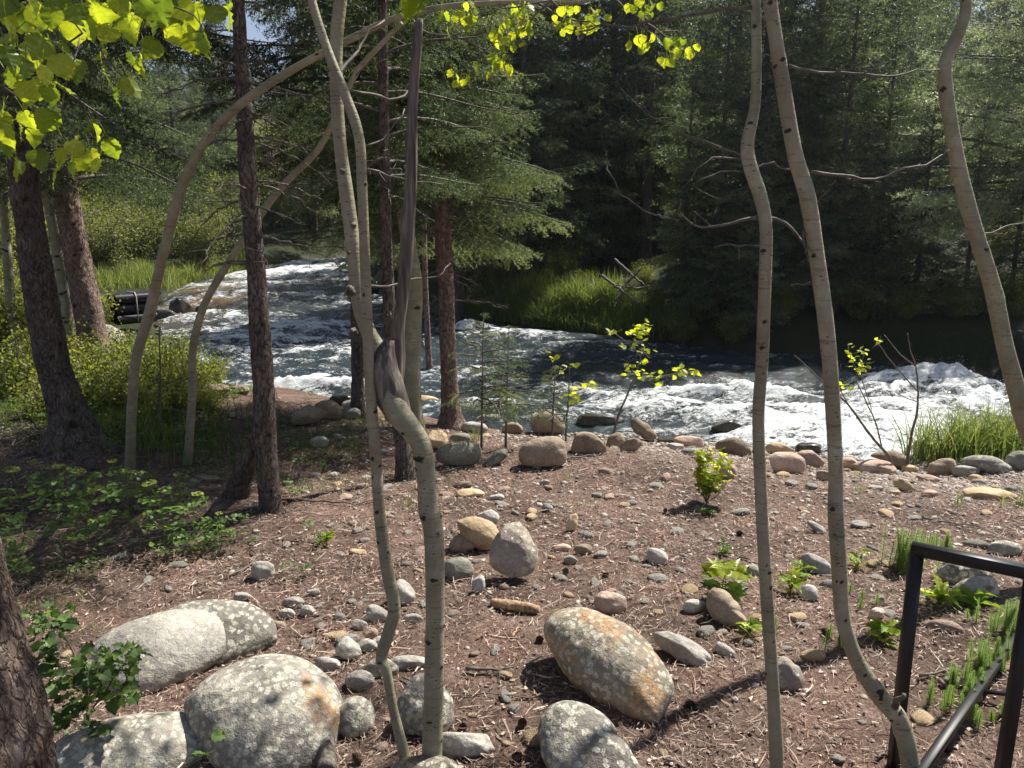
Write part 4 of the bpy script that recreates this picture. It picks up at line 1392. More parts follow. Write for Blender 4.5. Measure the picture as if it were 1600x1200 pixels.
aspen('aspen_tree', [(1440, 1280, 38), (1424, 1200, 36), (1407, 1130, 34), (1372, 1085, 34), (1338, 1030, 30), (1317, 965, 29), (1311, 880, 30), (1306, 800, 31), (1306, 740, 28), (1299, 600, 29), (1290, 500, 30), (1276, 400, 30),
                     (1262, 310, 32), (1242, 240, 30), (1226, 150, 29), (1212, 60, 27), (1200, -20, 27), (1185, -130, 24)],
      'aspen bent sharply at its foot beside the black frame, right stem of the crossing pair', 2.36, 2.56, ws=0.79, seg=24, nk=15, seed=4, top=2.2, crown=500,
      knots=[(1268, 402, 0.5), (1283, 550, 0.45), (1297, 790, 0.45), (1322, 828, 0.4), (1317, 965, 0.35), (1372, 1085, 0.45), (1400, 1100, 0.7), (1310, 905, 0.4), (1304, 905, 0.3), (1347, 1050, 0.4)],
      branches=[([(1268, 268, 8), (1310, 274, 6), (1350, 278, 6), (1400, 270, 5), (1440, 258, 5), (1474, 244, 4)], 2.5, 2.62, 4), ([(1232, 102, 7), (1260, 110, 6), (1310, 113, 5), (1380, 118, 4), (1430, 113, 4), (1466, 108, 3)], 2.52, 2.62, 4),
                ([(1275, 318, 4), (1290, 300, 4), (1305, 286, 2)], 2.5, 2.4, 0), ([(1267, 442, 5), (1252, 444, 4), (1240, 446, 3)], 2.5, 2.4, 0), ([(1256, 360, 6), (1256, 385, 5), (1264, 400, 3)], 2.5, 2.45, 1),
                ([(1398, 1105, 18), (1404, 1092, 14), (1414, 1084, 9)], 2.33, 2.28, 0)])
p6 = on_ground(1690, 905)
aspen('aspen_tree', [(1700, 930, 40), (1668, 830, 38), (1640, 750, 36), (1604, 665, 33), (1587, 605, 31), (1569, 535, 29), (1551, 450, 29), (1528, 375, 27), (1507, 300, 27), (1492, 230, 25), (1479, 150, 25), (1477, 100, 23), (1490, 68, 23),
                     (1506, 30, 20), (1509, 0, 20), (1508, -100, 18)],
      'curved bare aspen at the right edge leaning over the grass clump', float(p6[1]), float(p6[1]) + 0.2, ws=0.84, nk=12, seed=5, top=2.6, crown=4200, knots=[(1560, 600, 0.4), (1563, 655, 0.4)],
      branches=[([(1532, 366, 5), (1550, 362, 4), (1580, 352, 3), (1610, 345, 2)], float(p6[1]) + 0.1, float(p6[1]) + 0.2, 3)])

p7 = on_ground(203, 735); p8 = on_ground(293, 722)
r7, C7, R7 = aspen('aspen_tree', [(202, 750, 26), (204, 700, 22), (206, 640, 22), (213, 560, 22), (235, 485, 25), (247, 430, 22), (262, 370, 22), (285, 290, 22), (318, 225, 20), (365, 172, 20), (430, 125, 18), (500, 85, 16), (560, 55, 16), (620, 28, 14), (700, 10, 13), (820, 3, 10), (900, 4, 8), (960, -10, 4)],
      'aspen arching in a long bow from lower left over to the top centre', float(p7[1]), 3.9, ws=0.68, nk=14, seed=6, branches=[([(430, 125, 5), (400, 85, 4), (370, 60, 3), (330, 66, 2)], 4.8, 5.0, 3), ([(640, 22, 6), (660, 48, 5), (720, 60, 4), (760, 78, 3), (800, 70, 2)], 4.2, 4.0, 4),
      ([(840, 4, 6), (870, 22, 4), (930, 40, 3)], 4.0, 3.8, 3), ([(236, 470, 5), (247, 462, 4), (254, 456, 3)], 5.6, 5.5, 0)])
aspen('aspen_tree', [(292, 735, 22), (295, 700, 19), (299, 640, 17), (301, 595, 19), (300, 560, 16), (306, 520, 17), (320, 475, 16), (345, 430, 16), (392, 357, 16), (440, 292, 15), (495, 236, 14), (525, 180, 12), (556, 115, 12), (590, 75, 11), (628, 36, 9)],
      'thin leaning aspen with a small kink, slanting up to the right beside the arching one', float(p8[1]), 5.0, ws=0.72, nk=10, seed=7, branches=[([(556, 118, 4), (575, 100, 3), (600, 96, 2)], 5.0, 4.9, 1)])
pa = on_ground(650, 668)
aspen('aspen_tree', [(650, 675, 32), (647, 640, 26), (643, 560, 27), (646, 500, 27), (647, 440, 25), (638, 380, 24), (628, 300, 22), (618, 200, 20), (604, 100, 18), (598, 0, 17), (592, -60, 16)],
      'smooth olive aspen trunk standing behind the dead grey stem', float(pa[1]), float(pa[1]), nk=6, seed=8, top=3.0, crown=900)
pb = on_ground(110, 575)
aspen('aspen_tree', [(117, 585, 22), (112, 545, 19), (101, 450, 20), (90, 380, 20), (76, 300, 20), (66, 240, 17), (58, 150, 16), (50, 50, 14), (45, -60, 12)],
      'pale aspen trunk with a sunlit edge between the two big spruce trunks at left', float(pb[1]), float(pb[1]), nk=9, seed=9, top=3.0, crown=900, knots=[(95, 400, 0.5), (97, 420, 0.4), (104, 495, 0.5)])
pc = on_ground(27, 565)
aspen('aspen_tree', [(29, 575, 16), (24, 530, 15), (15, 450, 14), (8, 350, 12), (3, 280, 11), (-2, 180, 10)],
      'thin pale aspen at the far left edge of the thicket', float(pc[1]), float(pc[1]), nk=8, seed=10)

# ------------------------------------------------------------------ foreground spruces
def front_spruce(pts, label, H, z0, Rm, nb, m='spruce_bark', seed=0, crown_kw=None, needles='needles_dark', dead=10, dead_len=0.8, dead_z=(0.6, 3.2), roots=True, seg=36, flare=0.55, amp=1.0, gap=None):
    y0 = float(on_ground(pts[0][0], pts[0][1])[1])
    C, R = px_curve(pts, y0, y0, step=0.022)
    d = C[-1] - C[max(0, len(C) - 30)]; d /= np.linalg.norm(d); d[2] = abs(d[2])
    z = C[-1][2]
    up_ = []
    while z < H:
        up_.append(C[-1] + d * 0.5 * (len(up_) + 1) * np.array([0.6, 0.6, 1.0])); z = up_[-1][2]
    if up_:
        C = np.vstack([C, np.array(up_)]); R = np.concatenate([R, np.linspace(R[-1], 0.02, len(up_))])
    R = R * (1 + flare * np.exp(-np.maximum(C[:, 2] - C[0][2] - 0.03, 0) / 0.13))
    C[0] = C[0] - np.array([0, 0, 0.08])
    root = tree_root('spruce_tree', C[0], label, 'spruce')
    knots = rand_knots(C, R, 16, (0.18, 0.35))
    trunk_part(root, 'spruce', C, R, seg, knots, M[m], seed=seed, amp=amp)
    ax = lambda zz: (np.interp(zz, C[:, 2], C[:, 0]), np.interp(zz, C[:, 2], C[:, 1]))
    if nb:
        gn, gw = spruce_crown(seed + 100, H, z0, Rm, nb, axis=ax, **(crown_kw or {}))
        c = part(gn, 'needles', M[needles], root); c['kind'] = 'stuff'
        c = part(gw, 'boughs', M['twig'], root, vattr='knot'); c['kind'] = 'stuff'
    r = np.random.default_rng(seed + 300)
    for k in range(dead):
        zz = r.uniform(*dead_z); x, y = ax(zz); a = r.uniform(0, 6.28)
        if gap is not None and abs((a - gap + math.pi) % (2 * math.pi) - math.pi) < 0.7: continue
        L = dead_len * r.uniform(0.35, 1.0)
        s = np.linspace(0, 1, 6)
        b_ = np.stack([x + np.cos(a) * L * s, y + np.sin(a) * L * s, zz + L * (r.uniform(-0.1, 0.35) * s - r.uniform(0.1, 0.6) * s ** 2)], 1)
        g = branch_geo(b_, 0.006 + 0.006 * L, 0.0015, 5, side=int(9 * L) + 2, sidelen=0.38 * L, wig=0.04)
        part(g, 'dead_branch', M['twig'], root, vattr='knot')
    return root, C, R


NK = dict(spacing=0.0080, nl=0.030, nw=0.0060, twgap=0.075)
S3, C3, R3 = front_spruce([(118, 700, 66), (108, 650, 54), (92, 600, 49), (80, 555, 48), (66, 470, 46), (51, 380, 42), (39, 290, 40), (28, 200, 38), (15, 60, 38), (5, -60, 36)],
             'big dark spruce trunk with spreading roots at the left edge', 11, 3.1, 2.0, 120, seed=1, crown_kw=dict(spacing=0.016, nl=0.045, nw=0.012), dead=7, dead_z=(2.2, 3.6))
for pts in [[(128, 680, 40), (150, 697, 30), (185, 706, 20), (225, 712, 9)], [(100, 690, 36), (75, 705, 26), (40, 712, 12)], [(120, 694, 40), (130, 715, 26), (150, 735, 12)]]:
    b_ = [on_ground(p[0], p[1]) for p in pts]
    Cn = catmull(np.array([[*q, 0.5 * p[2] * depth_of(q) / FOC] for p, q in zip(pts, b_)]), 24)
    g = Geo()
    V, F, F2, kn = ring_bark('spruce', Cn[:, :3] + np.array([0, 0, 0.005]), Cn[:, 3], 14, [], amp=0.8)
    g.add(V, F, 0.5, 0.0); g.T.append(F2); g.rT.append(np.full(len(F2), .5))
    part(g, 'root', M['spruce_bark'], S3, smooth=True, vattr='knot')
front_spruce([(150, 580, 50), (146, 540, 44), (140, 500, 40), (134, 465, 38), (126, 430, 38), (113, 360, 36), (101, 290, 37), (90, 200, 34), (80, 100, 32), (72, 0, 30)],
             'reddish spruce trunk lit down its right edge, behind the thicket at left', 13, 2.5, 2.5, 130, m='red_bark', seed=2, crown_kw=dict(spacing=0.020, nl=0.05, nw=0.013), dead=6, dead_z=(1.6, 3.5))
S5, C5, R5 = front_spruce([(424, 800, 32), (420, 760, 32), (415, 700, 34), (413, 620, 33), (406, 520, 31), (400, 420, 28), (391, 320, 27), (384, 220, 25), (378, 120, 22), (373, 20, 20), (370, -60, 18)],
             'slim dark spruce trunk with many bare twigs left of centre', 9.5, 3.4, 1.1, 80, seed=3, crown_kw=NK | dict(spacing=0.016, nw=0.009), dead=42, dead_len=0.75, dead_z=(1.7, 3.7), flare=0.15, amp=0.8)
Ck, Rk = px_curve([(366, 790, 44), (376, 750, 34), (388, 722, 26), (399, 690, 20), (407, 650, 12)], float(C5[0][1]) + 0.35, float(C5[0][1]) + 0.05)
trunk_part(S5, 'spruce', Ck, Rk, 16, [], M['spruce_bark'], name='root')
S1, C1, R1 = front_spruce([(706, 668, 32), (704, 640, 28), (702, 600, 26), (700, 540, 25), (697, 460, 25), (693, 380, 25), (689, 300, 24), (686, 200, 23), (684, 100, 22), (682, 0, 21), (681, -60, 23)],
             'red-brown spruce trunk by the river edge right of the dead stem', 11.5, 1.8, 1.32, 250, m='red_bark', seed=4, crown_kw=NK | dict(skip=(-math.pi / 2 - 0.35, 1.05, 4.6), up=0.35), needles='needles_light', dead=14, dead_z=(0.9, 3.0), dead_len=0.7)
front_spruce([(634, 748, 30), (629, 700, 23), (622, 640, 22), (614, 580, 20), (609, 500, 19), (605, 400, 18), (602, 300, 17), (600, 180, 16), (598, 60, 15), (597, -60, 14)],
             'thin dark spruce trunk standing behind the pair of aspens', 9.0, 2.3, 1.15, 130, seed=5, crown_kw=NK | dict(skip=(-math.pi / 2, 0.8, 3.6), spacing=0.010), dead=14, dead_z=(1.2, 2.8), dead_len=0.6, seg=20, flare=0.25)
front_spruce([(560, 650, 24), (559, 620, 20), (558, 560, 19), (557, 450, 18), (556, 330, 17), (555, 200, 16), (555, 80, 15), (555, -20, 14)],
             'slim spruce added behind the slender aspens, its boughs shading the left bank', 9.0, 2.55, 2.1, 240, seed=15, crown_kw=dict(skip=(math.pi, 0.75, 4.6), spacing=0.013, nl=0.04, nw=0.010, twgap=0.09, up=0.2, droop=0.5), dead=14, dead_z=(1.4, 2.9), dead_len=0.9, seg=20, flare=0.25)  # added tree, its dense crown set there to shade the left ground
# a reddish dead sapling pole
ps = on_ground(674, 640)
aspen('sapling_pole', [(674, 648, 12), (672, 600, 10), (668, 520, 9), (664, 420, 8), (663, 330, 6)], 'thin reddish bare pole between the olive aspen and the red-brown spruce', float(ps[1]), nk=0, seg=8, m='red_bark', kind='spruce',
      branches=[([(670, 560, 5), (662, 540, 4), (652, 520, 3)], float(ps[1]), float(ps[1]) - 0.2, 1)], cat='dead sapling')

# the near trunk in the lower left corner, leaning out of the picture
C, R = px_curve([(10, 1900, 370), (-30, 1600, 340), (-78, 1350, 305), (-94, 1200, 294), (-114, 1100, 284), (-134, 1000, 272), (-154, 900, 262), (-170, 830, 256), (-220, 600, 240), (-300, 300, 230), (-380, 0, 220), (-450, -300, 200)], 1.25, 1.42, step=0.010)
root = tree_root('spruce_tree', C[0], 'rough flaky bark trunk cutting into the lower left corner', 'spruce')
trunk_part(root, 'spruce', C, R, 90, [], M['near_bark'], seed=12, amp=1.1)

# small spruces at the water's edge
for (px, py, hpx, lb, sd) in [(655, 720, 0, '', 0), (662, 735, 0, '', 0)][:0] + [
        (652, 612, 0, '', 0)][:0] + [(668, 668, 60, '', 0)][:0] + [
        (752, 706, 215, 'small thin spruce sapling left of the stacked boulders at the water edge', 71),
        (790, 700, 190, 'small drooping spruce sapling leaning over the stacked boulders', 72),
        (862, 690, 120, 'sparse little spruce sapling behind the upper boulder at the water edge', 73)]:
    p = on_ground(px, py)
    H = hpx * depth_of(p) / FOC
    root = bpy.data.objects.new('spruce_sapling', None); COL.objects.link(root)
    root.location = p
    gn, gw = spruce_crown(sd, H, 0.35 * H, 0.40 * H, 22, spacing=0.0045, nl=0.020, nw=0.0042, twgap=0.06, up=0.15, droop=0.5)
    s = np.linspace(0, 1, 12)
    add_tube(gw, np.stack([0.03 * s, 0 * s, H * s], 1), np.linspace(0.012, 0.003, 12), 6)
    c = gn.obj('needles', M['needles_light'], root); c['kind'] = 'stuff'
    gw.obj('stem', M['twig'], root)
    tag(root, lb, 'spruce sapling')
# ------------------------------------------------------------------ stones
def ico(level):
    t = (1 + 5 ** .5) / 2
    V = [(-1, t, 0), (1, t, 0), (-1, -t, 0), (1, -t, 0), (0, -1, t), (0, 1, t), (0, -1, -t), (0, 1, -t), (t, 0, -1), (t, 0, 1), (-t, 0, -1), (-t, 0, 1)]
    F = [(0, 11, 5), (0, 5, 1), (0, 1, 7), (0, 7, 10), (0, 10, 11), (1, 5, 9), (5, 11, 4), (11, 10, 2), (10, 7, 6), (7, 1, 8), (3, 9, 4), (3, 4, 2), (3, 2, 6), (3, 6, 8), (3, 8, 9), (4, 9, 5), (2, 4, 11), (6, 2, 10), (8, 6, 7), (9, 8, 1)]
    V = [np.array(v) / np.linalg.norm(v) for v in V]
    for _ in range(level):
        mid, G = {}, []
        for a, b, c in F:
            k = []
            for p, q in ((a, b), (b, c), (c, a)):
                e = (min(p, q), max(p, q))
                if e not in mid:
                    m = V[p] + V[q]; V.append(m / np.linalg.norm(m)); mid[e] = len(V) - 1
                k.append(mid[e])
            G += [(a, k[0], k[2]), (b, k[1], k[0]), (c, k[2], k[1]), (k[0], k[1], k[2])]
        F = G
    return np.array(V), np.array(F)


ICO = {k: ico(k) for k in (1, 2, 3, 4, 5)}


def rock_shape(level, seed, lump=0.12, facets=0, box=0.0):
    V, F = ICO[level]
    V = V.copy()
    r = np.random.default_rng(seed)
    if box:          # towards a rounded block
        k = np.max(np.abs(V), axis=1)[:, None]
        V = V * (1 - box) + (V / k * 0.82) * box
    o = r.uniform(0, 60, 3)
    V = V * (1 + lump * fbm(V[:, 0] * 0.9 + o[0], V[:, 1] * 0.9 + o[1], V[:, 2] * 0.9 + o[2], 2))[:, None]
    for _ in range(facets):
        n = r.normal(size=3); n /= np.linalg.norm(n)
        d = r.uniform(0.62, 0.88)
        s = V @ n - d
        V = V - n[None] * (np.maximum(s, 0) * 0.88)[:, None]
    V = V * (1 + 0.10 * lump * fbm(V[:, 0] * 5 + o[0], V[:, 1] * 5, V[:, 2] * 5, 3))[:, None]
    return V, F


OUTL = {}
LIE = {(946, 1034), (918, 1156), (424, 1112), (205, 1178), (345, 988), (258, 1021)}


def stone(px, py, w, h, rot, m, label, name='stone', cat='stone', lump=0.16, facets=0, box=0.12, level=None, seed=None, sink=0.0, dk=0.8, bed=True):
    """a stone whose visible body is centred at the pixel, w x h pixels, its long axis turned by rot degrees"""
    seed = seed if seed is not None else int(px * 7 + py)
    poly = OUTL.get((px, py))
    lie = (px, py) in LIE
    if poly is not None:
        poly = np.array(poly, float)
        px, py = (poly.max(0) + poly.min(0)) / 2
        w, h = poly.max(0) - poly.min(0)
        rot = 0; box = 0.0
        facets = facets - 1 if facets >= 4 else -1; lump = 0.05
    th = math.radians(rot)
    ext = math.hypot(0.5 * h * math.cos(th), 0.5 * w * math.sin(th))
    G = on_ground(px, min(py + ext * (1 - sink), 1330))
    if in_poly(G[:1], G[1:2], POLY)[0]:
        G = on_water(px, py + ext * (1 - sink))
    dep0 = depth_of(G)
    a = 0.5 * w * dep0 / FOC; c_ = 0.5 * h * dep0 / FOC
    b = dk * min(a, max(c_, 0.6 * a))
    dep = dep0 + (1.15 if lie else 0.85 if poly is not None else 0.6) * b * (0.5 if not bed else 1.0)
    a *= dep / dep0; c_ *= dep / dep0
    C = at_depth(px, py, dep)
    d = C - CAM; d /= np.linalg.norm(d)
    if poly is None and abs(rot) < 14 and w > 1.15 * h:      # lies flat: level axes, solve for the height that shows as h
        e1 = np.array([1.0, 0, 0]); e2 = np.array([0, 0, 1.0]); e3 = np.array([0, 1.0, 0])
        sn = -d[2]; cs = math.sqrt(1 - sn * sn)
        cz2 = (c_ ** 2 - (b * sn) ** 2) / cs ** 2
        if cz2 < (0.28 * c_) ** 2:
            cz2 = (0.45 * c_) ** 2; b = math.sqrt(max(c_ ** 2 - cz2 * cs ** 2, 1e-6)) / sn
        cz = math.sqrt(cz2)
        r1 = math.cos(th) * e1 + math.sin(th) * e2; r2 = -math.sin(th) * e1 + math.cos(th) * e2
        ax = (r1 * a, r2 * cz, e3 * b)
    else:
        e1 = np.cross(d, [0, 0, 1.0]); e1 /= np.linalg.norm(e1); e2 = np.cross(e1, d)
        r1 = math.cos(th) * e1 + math.sin(th) * e2; r2 = -math.sin(th) * e1 + math.cos(th) * e2
        ax = (r1 * a, r2 * c_, d * b)
        if lie:         # lies back on the ground instead of standing up
            al = math.radians(24); th_ = math.asin(-d[2])
            hor = np.array([d[0], d[1], 0.0]); hor /= np.linalg.norm(hor)
            t_ = hor * math.cos(al) + np.array([0, 0, math.sin(al)])
            n_ = -hor * math.sin(al) + np.array([0, 0, math.cos(al)])
            b = 0.62 * min(a, c_); cc = math.sqrt(max(c_ ** 2 - (b * math.cos(al + th_)) ** 2, (0.6 * c_) ** 2))
            ax = (r1 * a, t_ * cc / math.sin(al + th_), n_ * b)
    level = level or (5 if w > 150 else 4 if w > 60 else 3)
    V, F = rock_shape(level, seed, lump * 1.25, facets + 1, box)
    V = V * (1.06 if poly is None else 1.0)
    if poly is not None:
        q = (poly - np.array([px, py])) / np.array([w / 2, -h / 2])
        an = np.arctan2(q[:, 1], q[:, 0]); o_ = np.argsort(an); an = an[o_]; rr = np.hypot(q[:, 0], q[:, 1])[o_]
        an = np.concatenate([an - 2 * np.pi, an, an + 2 * np.pi]); rr = np.concatenate([rr, rr, rr])
        R_ = np.interp(np.arctan2(V[:, 1], V[:, 0]), an, rr)
        V[:, :2] *= R_[:, None]
    V = V[:, :1] * ax[0] + V[:, 1:2] * ax[1] + V[:, 2:] * ax[2]
    zb = -(0.60 if bed else 5.0) * V[:, 2].max()          # broad underside bedded in the litter
    lowv = np.clip((zb - V[:, 2]) / abs(zb), 0, 1)
    V[:, 2] = np.where(V[:, 2] < zb, zb + (V[:, 2] - zb) * 0.25, V[:, 2])
    V[:, :2] *= (1 + 0.10 * lowv)[:, None]
    g = Geo(); g.add(V, F)
    o = bpy.data.objects.new(name, g.mesh(name, M[m], smooth=True))
    COL.objects.link(o)
    if bed and poly is None: C = C - np.array([0, 0, 0.13 * V[:, 2].max()])
    o.location = C
    STONES.append((C[0], C[1], a, b, C[2]))
    return tag(o, label, cat)


STONES = []
for key, (sc_, ox, oy, pts) in {
    (258, 1021): (2.307, 0, 680, [(365, 720), (400, 680), (480, 655), (570, 640), (680, 645), (760, 665), (810, 700), (820, 770), (790, 830), (720, 870), (620, 900), (540, 920), (480, 922), (440, 900), (400, 850), (370, 790)]),
    (345, 988): (2.307, 0, 680, [(565, 640), (600, 605), (680, 588), (780, 590), (870, 615), (930, 650), (975, 700), (988, 740), (975, 780), (930, 800), (860, 820), (780, 835), (700, 810), (600, 760)]),
    (424, 1112): (2.307, 0, 680, [(690, 915), (740, 860), (820, 825), (900, 805), (1000, 795), (1080, 820), (1150, 870), (1200, 930), (1235, 1020), (1240, 1090), (1200, 1130), (1160, 1190), (1040, 1230), (900, 1230), (850, 1190), (790, 1140), (740, 1060), (700, 980)]),
    (205, 1178): (2.307, 0, 680, [(200, 1080), (280, 1020), (380, 1005), (480, 1015), (580, 1040), (660, 1065), (720, 1110), (745, 1170), (740, 1240), (500, 1290), (200, 1260), (185, 1180)]),
    (946, 1034): (2.307, 500, 680, [(790, 710), (810, 670), (860, 640), (930, 628), (1010, 650), (1080, 680), (1150, 730), (1210, 790), (1250, 840), (1272, 900), (1250, 950), (1200, 1015), (1130, 1000), (1050, 960), (960, 910), (890, 860), (830, 790)]),
    (918, 1156): (2.307, 500, 680, [(785, 1060), (810, 1000), (860, 975), (930, 975), (1000, 1000), (1050, 1040), (1070, 1090), (1130, 1150), (1160, 1200), (1100, 1260), (950, 1260), (860, 1220), (800, 1130)]),
    (749, 833): (2.307, 500, 680, [(495, 310), (530, 297), (590, 303), (640, 340), (652, 375), (630, 410), (590, 415), (540, 390), (505, 345)]),
    (801, 866): (2.307, 500, 680, [(610, 430), (628, 380), (662, 328), (720, 308), (762, 335), (776, 390), (783, 450), (770, 490), (720, 535), (680, 530), (640, 490), (615, 465)]),
    (847, 709): (5, 640, 620, [(845, 460), (870, 390), (940, 345), (1050, 320), (1150, 312), (1200, 340), (1215, 400), (1220, 500), (1190, 545), (1100, 565), (980, 570), (880, 540), (850, 500)]),
    (857, 668): (5, 640, 620, [(945, 190), (975, 140), (1040, 112), (1110, 115), (1170, 150), (1210, 210), (1215, 270), (1180, 300), (1080, 300), (990, 290), (955, 240)]),
    (719, 711): (5, 640, 620, [(205, 450), (260, 385), (360, 355), (450, 345), (520, 355), (560, 400), (560, 470), (520, 520), (440, 560), (360, 555), (260, 520), (210, 490)]),
    (1136, 950): (2.307, 1030, 680, [(170, 600), (190, 560), (230, 560), (265, 590), (290, 630), (320, 665), (290, 690), (240, 685), (200, 665), (175, 635)]),
    (1218, 1062): (2.307, 1030, 680, [(415, 830), (440, 805), (480, 825), (530, 875), (500, 910), (450, 930), (420, 900)]),
    (1146, 699): (4.706, 940, 640, [(838, 300), (845, 255), (900, 225), (980, 203), (1050, 225), (1090, 260), (1105, 300), (1080, 340), (1000, 350), (900, 325)]),
    (1392, 716): (4.444, 1240, 640, [(540, 340), (600, 300), (690, 280), (750, 300), (790, 345), (780, 385), (740, 408), (660, 380), (600, 352)]),
    (1543, 727): (4.444, 1240, 640, [(1180, 380), (1220, 345), (1290, 322), (1370, 318), (1440, 350), (1490, 400), (1500, 430), (1440, 445), (1300, 430), (1200, 410)]),
    (1003, 671): (4.706, 940, 640, [(215, 80), (245, 60), (300, 90), (360, 140), (410, 190), (385, 235), (345, 240), (290, 190), (225, 130)])}.items():
    OUTL[key] = [(ox + a / sc_, oy + b / sc_) for a, b in pts]
S = stone
# the big boulders in front
S(258, 1021, 190, 118, 4, 'granite', 'smooth grey boulder leaning in front of another, lower left', 'boulder', 'boulder', lump=0.10, facets=1, dk=0.8, bed=True)
S(345, 988, 178, 108, -14, 'lichen', 'grey boulder with a dark cracked edge, behind the smooth one at lower left', 'boulder', 'boulder', lump=0.12, facets=2, dk=0.8, bed=True)
S(424, 1112, 232, 178, -12, 'lichen', 'broad boulder mottled with pale lichen, lower left below the leaning pair', 'boulder', 'boulder', lump=0.12, facets=2, dk=0.8)
S(205, 1178, 252, 118, -6, 'lichen', 'flat lichen-pale boulder at the bottom edge crossed by a curved shadow', 'boulder', 'boulder', lump=0.12, facets=2)
S(946, 1034, 232, 122, -32, 'lichen_orange', 'long egg-shaped boulder with grey and orange lichen, centre foreground', 'boulder', 'boulder', lump=0.10, facets=2, dk=0.8)
S(918, 1156, 158, 112, -22, 'lichen', 'pale lumpy boulder below the orange-lichened one at the bottom edge', 'boulder', 'boulder', lump=0.22, facets=2)
S(668, 1204, 118, 44, 0, 'lichen_orange', 'boulder just showing at the bottom edge at the foot of the aspen pair', 'boulder', 'boulder', lump=0.08)
S(666, 1100, 78, 92, 28, 'lichen', 'grey rounded stone wedged behind the aspen pair', lump=0.15, facets=2)
S(556, 1118, 58, 62, 18, 'lichen', 'speckled stone half buried right of the broad mottled boulder', lump=0.15)
S(727, 1162, 88, 46, -8, 'granite', 'low flat stone right of the thick aspen foot', lump=0.2, facets=3)
S(561, 1062, 44, 32, -4, 'grey', 'round grey cobble left of the kinked aspen', 'cobble')
S(512, 1038, 37, 26, -10, 'grey', 'oval slate-grey cobble above the broad mottled boulder', 'cobble')
S(545, 1013, 34, 40, 30, 'granite', 'upright pale cobble left of the aspen kink', 'cobble', facets=2)
S(573, 1008, 30, 20, -6, 'grey', 'light cobble touching the left side of the kinked aspen', 'cobble')
S(596, 1042, 50, 30, -14, 'lichen', 'pale flat cobble tucked behind the aspen kink', 'cobble', facets=2)
S(640, 1035, 58, 24, 0, 'granite', 'flat pale stone showing between the two aspen stems', 'stone', facets=2)
S(628, 925, 42, 38, -36, 'grey', 'angular grey stone showing just right of the slender aspen', facets=4)
S(589, 959, 36, 26, -30, 'grey', 'grey cobble lying left of the slender aspen bend', 'cobble')
S(645, 966, 28, 16, 0, 'grey', 'small dark cobble midway between the aspen stems', 'cobble')
S(562, 976, 26, 15, -20, 'grey', 'flat grey cobble left of the slender aspen', 'cobble')
S(592, 1003, 18, 18, 0, 'grey', 'small round cobble beside the aspen kink', 'cobble')
S(580, 990, 22, 14, 20, 'pink', 'small pinkish cobble beside the aspen kink', 'cobble')
S(458, 941, 34, 18, -4, 'grey', 'light flat cobble, highest of a small cluster left of the aspens', 'cobble')
S(480, 954, 22, 18, 0, 'grey', 'round cobble at the right of a small cluster left of the aspens', 'cobble')
S(449, 958, 24, 15, 0, 'grey', 'bluish cobble at the left of a small cluster left of the aspens', 'cobble')
S(410, 891, 36, 34, -20, 'granite', 'blocky pale stone above the leaning boulder pair', facets=5, box=0.3)
S(378, 932, 26, 14, 0, 'grey', 'flat grey cobble above the cracked boulder', 'cobble')
S(436, 976, 24, 12, -20, 'brown', 'brown cobble just right of the cracked boulder', 'cobble')
S(490, 925, 20, 10, 0, 'grey', 'thin pale cobble in the litter left of the aspens', 'cobble')
S(559, 862, 28, 9, -8, 'tan', 'slim pale curved stone left of the slender aspen', 'cobble')
# the leaning group in the middle
S(749, 833, 70, 46, -24, 'tan', 'smooth tan stone tilted over a dark hollow, middle of the clearing', 'stone', lump=0.08, dk=0.9, level=5, bed=False)
S(801, 866, 72, 92, -8, 'rough', 'big rough angular grey-brown stone leaning against the tan one', 'stone', facets=6, lump=0.2, box=0.35, dk=0.6, level=5)
S(716, 888, 46, 40, -6, 'greenish', 'round grey stone below the tilted tan stone', lump=0.1)
S(762, 807, 34, 24, -10, 'grey', 'grey stone behind the tilted tan stone', facets=3)
S(724, 850, 44, 26, -8, 'brown', 'dark stone in the hollow under the tilted tan stone', facets=3)
S(748, 912, 20, 30, 0, 'grey', 'small dark upright stone left below the angular leaning stone', facets=3)
S(953, 941, 52, 36, -12, 'pink', 'rounded pinkish stone above the long orange-lichened boulder', lump=0.12)
S(1026, 868, 36, 24, -20, 'grey', 'grey domed cobble in the open litter right of centre', 'cobble')
S(894, 816, 16, 30, -18, 'tan', 'small pale upright stone in the middle of the clearing', 'cobble')
S(878, 856, 30, 14, -6, 'pink', 'brownish flat cobble right of the leaning stones', 'cobble')
S(911, 858, 26, 18, -4, 'brown', 'brown round cobble right of the leaning stones', 'cobble')
S(892, 874, 22, 14, 0, 'grey', 'pale cobble below the two brown ones right of the leaning stones', 'cobble')
S(734, 770, 44, 14, 0, 'tan', 'low tan stone half buried above the leaning group', lump=0.1)
S(724, 757, 26, 11, 6, 'brown', 'slanted brown cobble above the low tan stone', 'cobble')
S(776, 776, 24, 9, 6, 'grey', 'dark flat cobble right of the low tan stone', 'cobble')
S(855, 793, 17, 13, -16, 'grey', 'small bright rounded cobble in mid clearing', 'cobble')
S(851, 753, 15, 9, 0, 'grey', 'small white cobble below the brown boulder', 'cobble')
S(1066, 1011, 92, 34, -24, 'grey', 'long grey stone pointing down right beside the orange-lichened boulder', facets=2)
S(1136, 950, 62, 58, -42, 'brown', 'rounded grey-brown stone under the broad green leaf', 'stone', lump=0.14, dk=0.8)
S(1083, 947, 36, 22, 0, 'grey', 'pale flat stone left of the stone under the broad leaf', facets=3)
S(1218, 1062, 90, 62, -34, 'rough', 'pale angular stone behind the slim aspen at lower right', facets=5, lump=0.2)
